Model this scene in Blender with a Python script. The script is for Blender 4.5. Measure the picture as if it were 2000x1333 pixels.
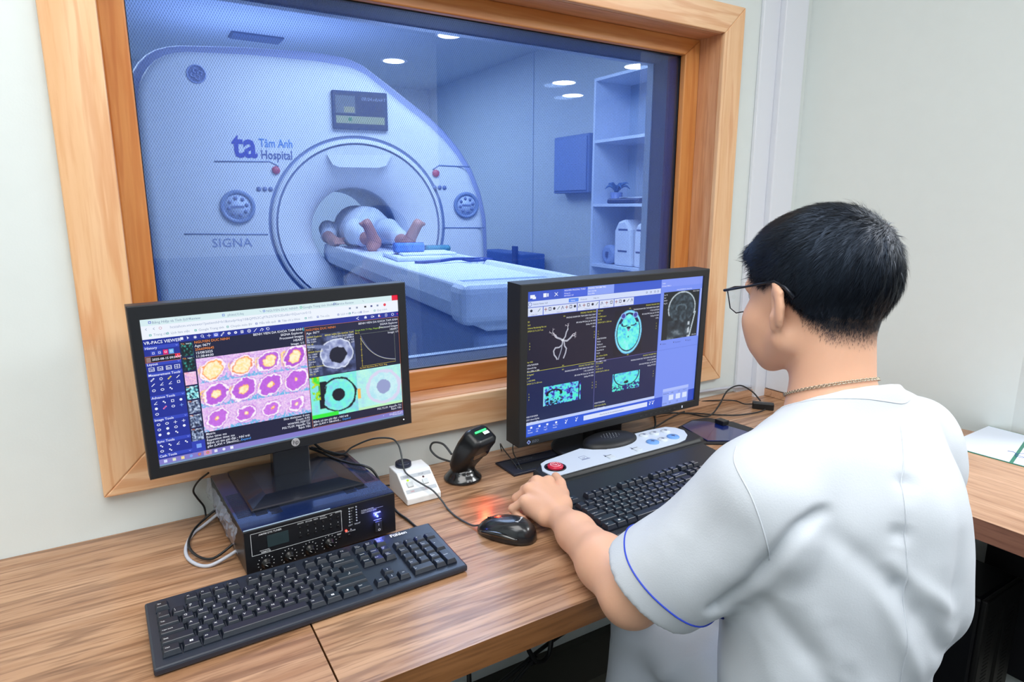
import bpy, bmesh, math, random
import numpy as np
from math import sin, cos, pi, radians, sqrt, atan2
from mathutils import Vector, Matrix, noise
from mathutils.bvhtree import BVHTree
for o in list(bpy.data.objects): bpy.data.objects.remove(o)
random.seed(7); RNG = np.random.default_rng(11)
S = bpy.context.scene; COL = S.collection

# ---------------------------------------------------------------- camera
cam = bpy.data.cameras.new('camera'); camo = bpy.data.objects.new('camera', cam); COL.objects.link(camo)
cam.sensor_width = 36; cam.lens = 1253.5 * 36 / 2000; cam.clip_start = .02
_p, _y, _r = radians(11.739), radians(31.31), radians(.072)
_F = Vector((sin(_y) * cos(_p), cos(_y) * cos(_p), -sin(_p))); _R = Vector((cos(_y), -sin(_y), 0)); _U = _R.cross(_F)
_R2 = _R * cos(_r) + _U * sin(_r); _U2 = -_R * sin(_r) + _U * cos(_r)
M = Matrix((( _R2.x, _U2.x, -_F.x, 0), (_R2.y, _U2.y, -_F.y, 0), (_R2.z, _U2.z, -_F.z, 1.331), (0, 0, 0, 1)))
camo.matrix_world = M; S.camera = camo
S.view_settings.view_transform = 'Standard'; S.view_settings.look = 'None'; S.view_settings.gamma = 1
S.view_settings.use_curve_mapping = False; S.view_settings.exposure = 0.0

# ---------------------------------------------------------------- world and big lights
w = bpy.data.worlds.new('world'); S.world = w; w.use_nodes = True
w.node_tree.nodes['Background'].inputs[0].default_value = (.75, .85, 1, 1); w.node_tree.nodes['Background'].inputs[1].default_value = .25
def area(name, loc, sx, sy, e, col=(1, 1, 1), rot=(0, 0, 0)):
    l = bpy.data.lights.new(name, 'AREA'); l.shape = 'RECTANGLE'; l.size = sx; l.size_y = sy; l.energy = e; l.color = col
    o = bpy.data.objects.new(name, l); o.location = loc; o.rotation_euler = rot; COL.objects.link(o); return o
area('overhead_fill_light', (-.1, .05, 2.66), 1.4, 1.4, 38, (1, .985, .96))  # unseen overhead area lamps, added to light the control room
area('overhead_fill_light', (1.4, -1.0, 2.66), 1.4, 1.0, 30, (.97, .985, 1))
area('overhead_fill_light', (-1.3, -.6, 2.66), 1.0, 1.2, 18, (.93, .97, 1))
area('overhead_fill_light', (3.3, -.5, 2.66), 1.6, 1.2, 100, (.97, .985, 1))
area('scanner_room_fill', (1.4, 2.75, 2.66), 1.8, 1.2, 95, (.84, .92, 1))  # added area lamps that brighten the scanner front and the far wall
area('scanner_room_fill', (1.0, 5.9, 2.66), 3.0, 1.6, 105, (.85, .95, 1))

# ---------------------------------------------------------------- materials
def s2l(c):
    return tuple((x / 12.92 if x <= .04045 else ((x + .055) / 1.055) ** 2.4) for x in [v / 255 for v in c])
MATS = {}
def mat(name, col, rough=.5, metal=0, bump=0, bscale=60, spec=.5, emit=0, var=0, coat=0, sss=0, trans=0):
    if name in MATS: return MATS[name]
    m = bpy.data.materials.new(name); m.use_nodes = True; nt = m.node_tree; b = nt.nodes['Principled BSDF']
    c = (*s2l(col), 1)
    b.inputs['Base Color'].default_value = c; b.inputs['Roughness'].default_value = rough; b.inputs['Metallic'].default_value = metal
    b.inputs['Specular IOR Level'].default_value = spec; b.inputs['Coat Weight'].default_value = coat
    if sss: b.inputs['Subsurface Weight'].default_value = sss; b.inputs['Subsurface Radius'].default_value = (.012, .005, .003); b.inputs['Subsurface Scale'].default_value = 1
    if emit: b.inputs['Emission Color'].default_value = c; b.inputs['Emission Strength'].default_value = emit
    if bump or var:
        tc = nt.nodes.new('ShaderNodeTexCoord'); n = nt.nodes.new('ShaderNodeTexNoise'); n.inputs['Scale'].default_value = bscale; n.inputs['Detail'].default_value = 4
        nt.links.new(tc.outputs['Object'], n.inputs['Vector'])
        if bump:
            bp = nt.nodes.new('ShaderNodeBump'); bp.inputs['Strength'].default_value = bump; bp.inputs['Distance'].default_value = .002
            nt.links.new(n.outputs['Fac'], bp.inputs['Height']); nt.links.new(bp.outputs[0], b.inputs['Normal'])
        if var:
            n2 = nt.nodes.new('ShaderNodeTexNoise'); n2.inputs['Scale'].default_value = bscale * .08; n2.inputs['Detail'].default_value = 3
            nt.links.new(tc.outputs['Object'], n2.inputs['Vector'])
            mx = nt.nodes.new('ShaderNodeMix'); mx.data_type = 'RGBA'; mx.inputs[6].default_value = tuple(x * (1 - var) for x in c[:3]) + (1,); mx.inputs[7].default_value = tuple(min(1, x * (1 + var)) for x in c[:3]) + (1,)
            nt.links.new(n2.outputs['Fac'], mx.inputs[0]); nt.links.new(mx.outputs[2], b.inputs['Base Color'])
    MATS[name] = m; return m
def wood(name, dark, mid, light, axis='x', rough=.4, scale=1.0, cathedral=.5, fine=.35, coat=0):
    m = bpy.data.materials.new(name); m.use_nodes = True; nt = m.node_tree; L = nt.links.new; b = nt.nodes['Principled BSDF']
    b.inputs['Roughness'].default_value = rough; b.inputs['Coat Weight'].default_value = coat; b.inputs['Coat Roughness'].default_value = .25
    tc = nt.nodes.new('ShaderNodeTexCoord'); mp = nt.nodes.new('ShaderNodeMapping'); L(tc.outputs['Object'], mp.inputs[0])
    k = {'x': (.07, 1, 1), 'y': (1, .07, 1), 'z': (1, 1, .07)}[axis]
    mp.inputs['Scale'].default_value = tuple(v * scale for v in k)
    n1 = nt.nodes.new('ShaderNodeTexNoise'); n1.inputs['Scale'].default_value = 9; n1.inputs['Detail'].default_value = 5; n1.inputs['Distortion'].default_value = .25; L(mp.outputs[0], n1.inputs['Vector'])
    # growth rings: sine of a slow stretched noise
    mt = nt.nodes.new('ShaderNodeMath'); mt.operation = 'MULTIPLY'; mt.inputs[1].default_value = 46; L(n1.outputs['Fac'], mt.inputs[0])
    sn = nt.nodes.new('ShaderNodeMath'); sn.operation = 'SINE'; L(mt.outputs[0], sn.inputs[0])
    pw = nt.nodes.new('ShaderNodeMapRange'); pw.inputs['From Min'].default_value = .35; pw.inputs['From Max'].default_value = 1; L(sn.outputs[0], pw.inputs['Value'])
    n2 = nt.nodes.new('ShaderNodeTexNoise'); n2.inputs['Scale'].default_value = 120; n2.inputs['Detail'].default_value = 3; L(mp.outputs[0], n2.inputs['Vector'])
    n3 = nt.nodes.new('ShaderNodeTexNoise'); n3.inputs['Scale'].default_value = 28; n3.inputs['Detail'].default_value = 3; L(mp.outputs[0], n3.inputs['Vector'])
    cr = nt.nodes.new('ShaderNodeValToRGB'); e = cr.color_ramp.elements
    e[0].position = .32; e[0].color = (*s2l(mid), 1); e[1].position = .68; e[1].color = (*s2l(light), 1); L(n3.outputs['Fac'], cr.inputs[0])
    mx = nt.nodes.new('ShaderNodeMix'); mx.data_type = 'RGBA'; mx.inputs[7].default_value = (*s2l(dark), 1); L(cr.outputs[0], mx.inputs[6])
    ml = nt.nodes.new('ShaderNodeMath'); ml.operation = 'MULTIPLY'; ml.inputs[1].default_value = cathedral; L(pw.outputs[0], ml.inputs[0]); L(ml.outputs[0], mx.inputs[0])
    mr2 = nt.nodes.new('ShaderNodeMapRange'); mr2.inputs['From Min'].default_value = .5; mr2.inputs['From Max'].default_value = .75; mr2.inputs['To Max'].default_value = fine; L(n2.outputs['Fac'], mr2.inputs['Value'])
    mx2 = nt.nodes.new('ShaderNodeMix'); mx2.data_type = 'RGBA'; mx2.inputs[7].default_value = (*s2l(dark), 1); L(mx.outputs[2], mx2.inputs[6]); L(mr2.outputs[0], mx2.inputs[0])
    L(mx2.outputs[2], b.inputs['Base Color'])
    bp = nt.nodes.new('ShaderNodeBump'); bp.inputs['Strength'].default_value = .12; bp.inputs['Distance'].default_value = .001; L(n2.outputs['Fac'], bp.inputs['Height']); L(bp.outputs[0], b.inputs['Normal'])
    return m
def emis(name, col, s=1.0):
    m = bpy.data.materials.new(name); m.use_nodes = True; nt = m.node_tree; nt.nodes.clear()
    e = nt.nodes.new('ShaderNodeEmission'); e.inputs[0].default_value = (*s2l(col), 1); e.inputs[1].default_value = s
    o = nt.nodes.new('ShaderNodeOutputMaterial'); nt.links.new(e.outputs[0], o.inputs[0]); return m
def screen_mat():                       # a lit panel: emission from the picture stored on the mesh, a faint gloss in front
    m = bpy.data.materials.new('lit_display'); m.use_nodes = True; nt = m.node_tree; b = nt.nodes['Principled BSDF']
    a = nt.nodes.new('ShaderNodeVertexColor'); a.layer_name = 'Col'
    b.inputs['Base Color'].default_value = (.01, .01, .012, 1); b.inputs['Roughness'].default_value = .35
    nt.links.new(a.outputs[0], b.inputs['Emission Color']); b.inputs['Emission Strength'].default_value = 1.0; return m
def print_mat():                        # flat print: colour stored on the mesh
    m = bpy.data.materials.new('printed_sheet'); m.use_nodes = True; nt = m.node_tree; b = nt.nodes['Principled BSDF']
    a = nt.nodes.new('ShaderNodeVertexColor'); a.layer_name = 'Col'
    nt.links.new(a.outputs[0], b.inputs['Base Color']); b.inputs['Roughness'].default_value = .6; return m

# ---------------------------------------------------------------- mesh builders
_glyph = {}
def text_mesh(s, bold=0.0):
    if (s, bold) in _glyph: return _glyph[(s, bold)]
    cu = bpy.data.curves.new('t', 'FONT'); cu.body = s; cu.size = 1; cu.resolution_u = 2; cu.align_x = 'LEFT'; cu.offset = bold
    ob = bpy.data.objects.new('t', cu); COL.objects.link(ob)
    me = bpy.data.meshes.new_from_object(ob, depsgraph=None) if False else None
    dg = bpy.context.evaluated_depsgraph_get(); ev = ob.evaluated_get(dg); me = ev.to_mesh()
    vs = np.array([v.co[:2] for v in me.vertices]).reshape(-1, 2); fs = [tuple(p.vertices) for p in me.polygons]
    wd = vs[:, 0].max() if len(vs) else 0; ev.to_mesh_clear(); bpy.data.objects.remove(ob); bpy.data.curves.remove(cu)
    _glyph[(s, bold)] = (vs, fs, wd); return _glyph[(s, bold)]
class MB:
    def __init__(s): s.v = []; s.f = []; s.m = []; s.mt = []; s.mi = 0; s.sm = []; s.T = Matrix.Identity(4); s.smooth = False; s.c = []; s.col = None
    def use(s, m):
        if m not in s.mt: s.mt.append(m)
        s.mi = s.mt.index(m); return s
    def xf(s, M): s.T = M; return s
    def add(s, vs, fs, smooth=None):
        n = len(s.v); s.v += [tuple(s.T @ Vector(v)) for v in vs]
        for f in fs:
            s.f.append(tuple(i + n for i in f)); s.m.append(s.mi); s.sm.append(s.smooth if smooth is None else smooth)
            if s.col is not None: s.c += [s.col] * len(f)
        return s
    def box(s, x0, x1, y0, y1, z0, z1):
        return s.add([(x0, y0, z0), (x1, y0, z0), (x1, y1, z0), (x0, y1, z0), (x0, y0, z1), (x1, y0, z1), (x1, y1, z1), (x0, y1, z1)],
                     [(0, 3, 2, 1), (4, 5, 6, 7), (0, 1, 5, 4), (1, 2, 6, 5), (2, 3, 7, 6), (3, 0, 4, 7)])
    def bbox(s, x0, x1, y0, y1, z0, z1, b=.003, seg=2):          # bevelled box
        bm = bmesh.new(); bmesh.ops.create_cube(bm, size=1)
        for v in bm.verts: v.co = Vector(((x0 + x1) / 2 + v.co.x * (x1 - x0), (y0 + y1) / 2 + v.co.y * (y1 - y0), (z0 + z1) / 2 + v.co.z * (z1 - z0)))
        bmesh.ops.bevel(bm, geom=list(bm.edges), offset=b, segments=seg, profile=.5, affect='EDGES')
        bm.verts.index_update(); s.add([v.co for v in bm.verts], [[v.index for v in f.verts] for f in bm.faces], smooth=False); bm.free(); return s
    def prism(s, pts, z0, z1, smooth=False):                      # polygon (x,y) extruded in z
        n = len(pts); s.add([(x, y, z0) for x, y in pts] + [(x, y, z1) for x, y in pts], [tuple(range(n))[::-1], tuple(range(n, 2 * n))], False)
        k = len(s.v) - 2 * n
        for i in range(n):
            j = (i + 1) % n; s.f.append((k + i, k + j, k + n + j, k + n + i)); s.m.append(s.mi); s.sm.append(smooth)
            if s.col is not None: s.c += [s.col] * 4
        return s
    def cprism(s, pts, z0, z1, b):                                # prism with chamfered top edge
        P = [Vector(p) for p in pts]; c = sum(P, Vector((0, 0))) / len(P); n = len(P)
        inner = []
        for i in range(n):
            e1 = (P[i] - P[i - 1]).normalized(); e2 = (P[(i + 1) % n] - P[i]).normalized(); d = Vector((-(e1 + e2).y, (e1 + e2).x))
            d = d.normalized() if d.length > 1e-6 else Vector((-e1.y, e1.x)); 
            inner.append(P[i] + d * b)
        vs = [(p.x, p.y, z0) for p in P] + [(p.x, p.y, z1 - b) for p in P] + [(p.x, p.y, z1) for p in inner]
        fs = [tuple(range(n))[::-1], tuple(range(2 * n, 3 * n))]
        for r in (0, 1):
            for i in range(n): j = (i + 1) % n; fs.append((r * n + i, r * n + j, r * n + n + j, r * n + n + i))
        return s.add(vs, fs)
    def lathe(s, prof, n=32, smooth=True, cap=True):              # profile (r,z) about local z
        vs = []; fs = []
        for r, z in prof: vs += [(r * cos(2 * pi * i / n), r * sin(2 * pi * i / n), z) for i in range(n)]
        for k in range(len(prof) - 1):
            for i in range(n): j = (i + 1) % n; fs.append((k * n + i, k * n + j, (k + 1) * n + j, (k + 1) * n + i))
        s.add(vs, fs, smooth)
        if cap:
            m = len(s.v) - len(vs)
            for ring, rev in ((0, True), (len(prof) - 1, False)):
                idx = [m + ring * n + i for i in range(n)]; s.f.append(tuple(idx[::-1] if rev else idx)); s.m.append(s.mi); s.sm.append(False)
                if s.col is not None: s.c += [s.col] * n
        return s
    def tube(s, pts, r, n=8, closed=False, smooth=True):
        P = [Vector(p) for p in pts]; N = len(P); rr = r if hasattr(r, '__len__') else [r] * N
        vs = []; fs = []; up = None
        for i in range(N):
            if closed: t = P[(i + 1) % N] - P[i - 1]
            else: t = P[min(i + 1, N - 1)] - P[max(i - 1, 0)]
            t = t.normalized() if t.length > 1e-9 else Vector((0, 0, 1))
            if up is None: up = Vector((0, 0, 1)) if abs(t.z) < .9 else Vector((1, 0, 0))
            a = t.cross(up)
            if a.length < 1e-5: a = t.cross(Vector((1, .3, .2)))
            a.normalize(); b = a.cross(t).normalized(); up = b
            vs += [tuple(P[i] + (a * cos(2 * pi * k / n) + b * sin(2 * pi * k / n)) * rr[i]) for k in range(n)]
        for i in range(N if closed else N - 1):
            i2 = (i + 1) % N
            for k in range(n): l = (k + 1) % n; fs.append((i * n + k, i * n + l, i2 * n + l, i2 * n + k))
        if not closed: fs += [tuple(range(n))[::-1], tuple(range((N - 1) * n, N * n))]
        return s.add(vs, fs, smooth)
    def sphere(s, c, r, n=16, m=10):
        r = r if hasattr(r, '__len__') else (r, r, r)
        vs = [(c[0] + r[0] * sin(pi * i / m) * cos(2 * pi * j / n), c[1] + r[1] * sin(pi * i / m) * sin(2 * pi * j / n), c[2] + r[2] * cos(pi * i / m)) for i in range(m + 1) for j in range(n)]
        fs = [(i * n + j, (i + 1) * n + j, (i + 1) * n + (j + 1) % n, i * n + (j + 1) % n) for i in range(m) for j in range(n)]
        return s.add(vs, fs, True)
    def text(s, t, x, y, size, z=0, bold=0.0, align='l', sx=1.0, rot=0):           # flat letters in local xy
        vs, fs, wd = text_mesh(t, bold); ox = {'l': 0, 'c': -wd / 2, 'r': -wd}[align]; cr, sr = cos(rot), sin(rot)
        out = []
        for a, b in vs:
            a = (a + ox) * size * sx; b = b * size; out.append((x + a * cr - b * sr, y + a * sr + b * cr, z))
        return s.add(out, fs, False)
    def build(s, name, parent=None, m=None, bevel=0, mesh_only=False):
        me = bpy.data.meshes.new(name); me.from_pydata(s.v, [], s.f)
        for x in (s.mt or ([m] if m else [])): me.materials.append(x)
        if len(s.mt) > 1: me.polygons.foreach_set('material_index', s.m)
        me.polygons.foreach_set('use_smooth', s.sm)
        if s.c:
            a = me.color_attributes.new('Col', 'FLOAT_COLOR', 'CORNER'); a.data.foreach_set('color', np.array(s.c, dtype=np.float32).ravel())
        me.update()
        if mesh_only: return me
        o = bpy.data.objects.new(name, me); COL.objects.link(o)
        if parent is not None: o.parent = parent
        if bevel:
            b = o.modifiers.new('b', 'BEVEL'); b.width = bevel; b.segments = 2; b.limit_method = 'ANGLE'; b.angle_limit = radians(40)
        return o
def empty(name, label, cat, loc=(0, 0, 0), rz=0, group=None, R=None):
    o = bpy.data.objects.new(name, None); COL.objects.link(o); o.empty_display_size = .05
    if R is not None: o.matrix_world = R
    else: o.location = loc; o.rotation_euler = (0, 0, rz)
    o['label'] = label; o['category'] = cat
    if group: o['group'] = group
    return o
def tag(o, label, cat, group=None):
    o['label'] = label; o['category'] = cat
    if group: o['group'] = group
    return o
def struct(o): o['kind'] = 'structure'; return o
def smooth_path(pts, n=8):
    P = [Vector(p) for p in pts]; out = []
    for i in range(len(P) - 1):
        a = P[max(i - 1, 0)]; b = P[i]; c = P[i + 1]; d = P[min(i + 2, len(P) - 1)]
        for k in range(n):
            t = k / n; out.append(.5 * ((2 * b) + (c - a) * t + (2 * a - 5 * b + 4 * c - d) * t * t + (-a + 3 * b - 3 * c + d) * t ** 3))
    return out + [P[-1]]
def rrect(x0, x1, y0, y1, r, n=5):
    o = []
    for cx, cy, a0 in ((x1 - r, y0 + r, -90), (x1 - r, y1 - r, 0), (x0 + r, y1 - r, 90), (x0 + r, y0 + r, 180)):
        o += [(cx + r * cos(radians(a0 + 90 * k / n)), cy + r * sin(radians(a0 + 90 * k / n))) for k in range(n + 1)]
    return o
TR = Matrix.Translation; 
def RZ(a): return Matrix.Rotation(a, 4, 'Z')
def RX(a): return Matrix.Rotation(a, 4, 'X')
def RY(a): return Matrix.Rotation(a, 4, 'Y')
# ================================================================ setting: control room
paint = mat('cream_wall_paint', (222, 230, 229), .6, bump=.05, bscale=300, var=.02)
white_paint = mat('white_gloss_paint', (226, 231, 240), .35)
ceil_m = mat('ceiling_paint', (235, 236, 236), .8)
floor_m = mat('dark_grey_floor_vinyl', (86, 86, 78), .6, bump=.1, bscale=200, var=.2)
WY = 1.287
OX0, OX1, OZ0, OZ1 = .01, 1.434, .907, 1.786        # timber opening
GX0, GX1, GZ0, GZ1 = .052, 1.378, .957, 1.741       # daylight of the glass
b = MB().use(paint)
for x0, x1, z0, z1 in ((-2.2, OX0, 0, 2.7), (OX1, 5.6, 0, 2.7), (OX0, OX1, 0, OZ0), (OX0, OX1, OZ1, 2.7)): b.box(x0, x1, WY, 1.50, z0, z1)
struct(b.build('wall_front'))
struct(MB().use(paint).box(-2.3, -2.2, -8, 1.5, 0, 2.7).build('wall_left'))
b = MB().use(paint).prism([(1.81, WY), (1.985, .70), (1.985, .54), (2.1, .54), (2.1, WY)], 0, 2.7)
struct(b.build('wall_right'))
struct(MB().use(paint).box(5.6, 5.7, -8, 1.5, 0, 2.7).build('wall_side'))
struct(MB().use(paint).box(-2.3, 5.7, -8.1, -8, 0, 2.7).build('wall_back'))
struct(MB().use(paint).box(-2.3, 2.4, -2.55, -2.4, 0, 2.7).build('wall_behind'))
struct(MB().use(ceil_m).box(-2.3, 5.7, -8, 1.5, 2.7, 2.8).build('ceiling'))
struct(MB().use(floor_m).box(-2.3, 5.7, -8, 1.5, -.05, 0).build('floor'))
struct(MB().use(mat('dark_skirting', (58, 58, 52), .6)).box(-2.2, 1.8, WY - .03, WY, 0, .13).build('baseboard_front'))
# white trunking strip and boxed pipe in the corner
b = MB().use(white_paint).box(1.588, 1.657, WY - .012, WY, 0, 2.7).box(1.657, 1.755, WY - .03, WY, 0, 2.7)
struct(b.build('trim_1', bevel=.003))
b = MB().use(white_paint).box(1.70, 1.815, 1.10, WY - .03, .774, .98)
struct(b.build('trim_2', bevel=.004))

# ================================================================ observation window
wz = dict(dark=(212, 142, 92), mid=(231, 182, 134), light=(244, 204, 162))
WZ = wood('honey_maple_vertical', axis='z', rough=.38, scale=1.2, cathedral=.5, **wz)
WX = wood('honey_maple_horizontal', axis='x', rough=.38, scale=1.2, cathedral=.5, **wz)
win = bpy.data.objects.new('window_1', None); COL.objects.link(win); win.location = (.72, WY, .83); win['kind'] = 'structure'
IW = Matrix.Translation((-.72, -WY, -.83))
def wpart(mb, name, **k): mb_o = mb.build(name, win, **k); mb_o.matrix_parent_inverse = IW.copy(); return mb_o
X0, X1, Z0, Z1 = -.068, 1.508, .828, 1.858
cy0, cy1 = WY - .016, WY
def board(pts, m, name='casing_board'):
    b = MB().use(m); n = len(pts)
    b.add([(x, cy0, z) for x, z in pts] + [(x, cy1, z) for x, z in pts], [tuple(range(n)), tuple(range(n, 2 * n))[::-1]] + [(i, i + n, (i + 1) % n + n, (i + 1) % n) for i in range(n)])
    return wpart(b, name, bevel=.0025)
board([(X0, Z0), (OX0, OZ0), (OX0, OZ1), (X0, Z1)], WZ); board([(X1, Z1), (OX1, OZ1), (OX1, OZ0), (X1, Z0)], WZ)
board([(X0, Z1), (OX0, OZ1), (OX1, OZ1), (X1, Z1)], WX); board([(X1, Z0), (OX1, OZ0), (OX0, OZ0), (X0, Z0)], WX)
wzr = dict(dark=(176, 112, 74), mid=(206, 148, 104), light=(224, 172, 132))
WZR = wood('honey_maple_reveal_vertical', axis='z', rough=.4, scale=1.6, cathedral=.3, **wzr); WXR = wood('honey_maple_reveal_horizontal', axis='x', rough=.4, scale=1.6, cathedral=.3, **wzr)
t = .012
for bx, m in (((OX0, OX0 + .001, OZ0, OZ1), WZR), ((OX1 - .001, OX1, OZ0, OZ1), WZR), ((OX0, OX1, OZ0, OZ0 + .001), WXR), ((OX0, OX1, OZ1 - .001, OZ1), WXR)):
    wpart(MB().use(m).box(bx[0], bx[1], WY - .002, 1.365, bx[2], bx[3]), 'reveal_board')
wo = dict(dark=(186, 100, 40), mid=(206, 132, 66), light=(222, 156, 92))
WZO = wood('amber_stop_vertical', axis='z', rough=.35, cathedral=.4, **wo); WXO = wood('amber_stop_horizontal', axis='x', rough=.35, cathedral=.4, **wo)
def ring(y0, y1, a, c, ms, name, bev):
    (ax0, ax1, az0, az1), (gx0, gx1, gz0, gz1) = a, c
    for pts, m in (([(ax0, az0), (gx0, gz0), (gx0, gz1), (ax0, az1)], ms[0]), ([(ax1, az1), (gx1, gz1), (gx1, gz0), (ax1, az0)], ms[0]), ([(ax0, az1), (gx0, gz1), (gx1, gz1), (ax1, az1)], ms[1]), ([(ax1, az0), (gx1, gz0), (gx0, gz0), (ax0, az0)], ms[1])):
        b = MB().use(m); n = 4
        b.add([(x, y0, z) for x, z in pts] + [(x, y1, z) for x, z in pts], [tuple(range(n)), tuple(range(n, 2 * n))[::-1]] + [(i, i + n, (i + 1) % n + n, (i + 1) % n) for i in range(n)])
        wpart(b, name, bevel=bev)
ring(1.355, 1.374, (OX0 + .001, OX1 - .001, OZ0 + .001, OZ1 - .001), (GX0, GX1, GZ0, GZ1), (WZO, WXO), 'glazing_stop', .003)
gask = mat('black_gasket', (18, 18, 24), .5); dk = mat('dark_shield_frame', (52, 50, 62), .45)
ring(1.374, 1.380, (OX0, OX1, OZ0, OZ1), (GX0 + .002, GX1 - .002, GZ0 + .002, GZ1 - .002), (gask, gask), 'gasket', 0)
ring(1.380, 1.475, (OX0, OX1, OZ0, OZ1), (GX0 + .001, GX1 - .001, GZ0 + .001, GZ1 - .001), (dk, dk), 'shield_reveal', 0)
sil = mat('silver_edge', (190, 200, 215), .3, metal=.6)
ring(1.4755, 1.50, (OX0, OX1, OZ0, OZ1), (GX0 + .004, GX1 - .004, GZ0 + .004, GZ1 - .004), (sil, sil), 'inner_frame', 0)
def glass_mat(name, tint, refl=1.0, ior=1.5):
    m = bpy.data.materials.new(name); m.use_nodes = True; nt = m.node_tree; nt.nodes.clear(); L = nt.links.new
    t = nt.nodes.new('ShaderNodeBsdfTransparent'); t.inputs[0].default_value = (*tint, 1)
    g = nt.nodes.new('ShaderNodeBsdfGlossy'); g.inputs['Roughness'].default_value = 0.0; g.inputs[0].default_value = (.9, .95, 1, 1)
    f = nt.nodes.new('ShaderNodeFresnel'); f.inputs[0].default_value = ior
    mu = nt.nodes.new('ShaderNodeMath'); mu.operation = 'MULTIPLY'; mu.inputs[1].default_value = refl; L(f.outputs[0], mu.inputs[0])
    x = nt.nodes.new('ShaderNodeMixShader'); o = nt.nodes.new('ShaderNodeOutputMaterial')
    L(mu.outputs[0], x.inputs[0]); L(t.outputs[0], x.inputs[1]); L(g.outputs[0], x.inputs[2]); L(x.outputs[0], o.inputs[0]); return m
gl = glass_mat('blue_shielding_glass', (.62, .74, .96), 1.7)
wpart(MB().use(gl).add([(GX0, 1.376, GZ0), (GX1, 1.376, GZ0), (GX1, 1.376, GZ1), (GX0, 1.376, GZ1)], [(0, 1, 2, 3)]), 'glass_pane')
# woven radio-frequency mesh between the panes: holes by a periodic mask
mm = bpy.data.materials.new('shielding_mesh'); mm.use_nodes = True; nt = mm.node_tree; nt.nodes.clear(); L = nt.links.new
tc = nt.nodes.new('ShaderNodeTexCoord'); sp = nt.nodes.new('ShaderNodeSeparateXYZ'); L(tc.outputs['Object'], sp.inputs[0])
def mnode(op, a, b=None):
    n = nt.nodes.new('ShaderNodeMath'); n.operation = op
    for i, v in enumerate((a, b)):
        if v is None: continue
        if isinstance(v, (int, float)): n.inputs[i].default_value = v
        else: L(v, n.inputs[i])
    return n.outputs[0]
K = 2 * pi / .0042
u1 = mnode('MULTIPLY', mnode('ADD', mnode('MULTIPLY', sp.outputs[0], .87), mnode('MULTIPLY', sp.outputs[2], .5)), K)
v1 = mnode('MULTIPLY', mnode('SUBTRACT', mnode('MULTIPLY', sp.outputs[0], .87), mnode('MULTIPLY', sp.outputs[2], .5)), K)
pat = mnode('ADD', mnode('SINE', u1), mnode('SINE', v1))
mr = nt.nodes.new('ShaderNodeMapRange'); mr.inputs['From Min'].default_value = -.7; mr.inputs['From Max'].default_value = 1.3; mr.inputs['To Min'].default_value = .20; mr.inputs['To Max'].default_value = .58; L(pat, mr.inputs['Value'])
df = nt.nodes.new('ShaderNodeBsdfDiffuse'); df.inputs[0].default_value = (.035, .12, .48, 1)
tp = nt.nodes.new('ShaderNodeBsdfTransparent'); mxs = nt.nodes.new('ShaderNodeMixShader'); om = nt.nodes.new('ShaderNodeOutputMaterial')
L(mr.outputs[0], mxs.inputs[0]); L(tp.outputs[0], mxs.inputs[1]); L(df.outputs[0], mxs.inputs[2]); L(mxs.outputs[0], om.inputs[0])
wpart(MB().use(mm).add([(GX0, 1.386, GZ0), (GX1, 1.386, GZ0), (GX1, 1.386, GZ1), (GX0, 1.386, GZ1)], [(0, 1, 2, 3)]), 'shielding_mesh')
gl2 = glass_mat('clear_back_glass', (.9, .95, 1), 1.0)
wpart(MB().use(gl2).add([(GX0, 1.468, GZ0), (GX1, 1.468, GZ0), (GX1, 1.468, GZ1), (GX0, 1.468, GZ1)], [(0, 1, 2, 3)]), 'glass_pane')

# ================================================================ setting: scanner room beyond the glass
sw = mat('scanner_room_wall', (206, 214, 214), .6, var=.02)
struct(MB().use(sw).box(-2.7, 3.5, 7.47, 7.6, -.1, 2.75).build('wall_far'))
b = MB().use(sw).box(3.37, 3.5, 1.5, 7.47, -.1, 2.75); struct(b.build('wall_far_right'))
b = MB().use(mat('panel_joint', (205, 214, 222), .5))
for y in (5.17, 3.45): b.box(3.362, 3.37, y - .008, y + .008, 0, 2.7)
struct(b.build('trim_3'))
struct(MB().use(sw).box(-2.7, -2.6, 1.5, 7.47, -.1, 2.75).build('wall_far_left'))
struct(MB().use(mat('scanner_room_floor', (120, 130, 150), .4)).box(-2.7, 3.5, 1.5, 7.6, -.1, 0).build('floor_far'))
struct(MB().use(mat('scanner_room_ceiling', (196, 206, 212), .8)).box(-2.7, 3.5, 1.5, 7.6, 2.7, 2.8).build('ceiling_far'))
dl_e = emis('lamp_disc', (255, 255, 255), 9)
def downlight(x, y, r, label, e=dl_e, z=2.7):
    t = empty('ceiling_downlight', label, 'downlight', (x, y, z), group=None)
    MB().use(mat('lamp_trim', (235, 236, 238), .4)).lathe([(r * 1.0, -.002), (r * 1.22, -.004), (r * 1.3, -.001), (r * 1.3, 0)], 32).build('trim_ring', t)
    MB().use(e).lathe([(.001, -.0045), (r, -.0045)], 32, cap=False).build('lamp_disc', t)
downlight(2.471, 5.05, .09, 'round ceiling downlight nearer the window glass, above the right shoulder of the scanner')
downlight(2.427, 6.164, .10, 'round ceiling downlight behind the scanner, lower and further left of the two')
for x, y, l in ((4.44, -3.438, 'ceiling downlight mirrored in the glass left of the shelf, upper of the close pair'), (5.02, -4.056, 'ceiling downlight mirrored in the glass left of the shelf, lower of the close pair'), (4.563, -2.372, 'ceiling downlight mirrored in the glass over the top of the white shelf')):
    downlight(x, y, .13, l, emis('lamp_disc_bright', (255, 255, 255), 22))
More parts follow.
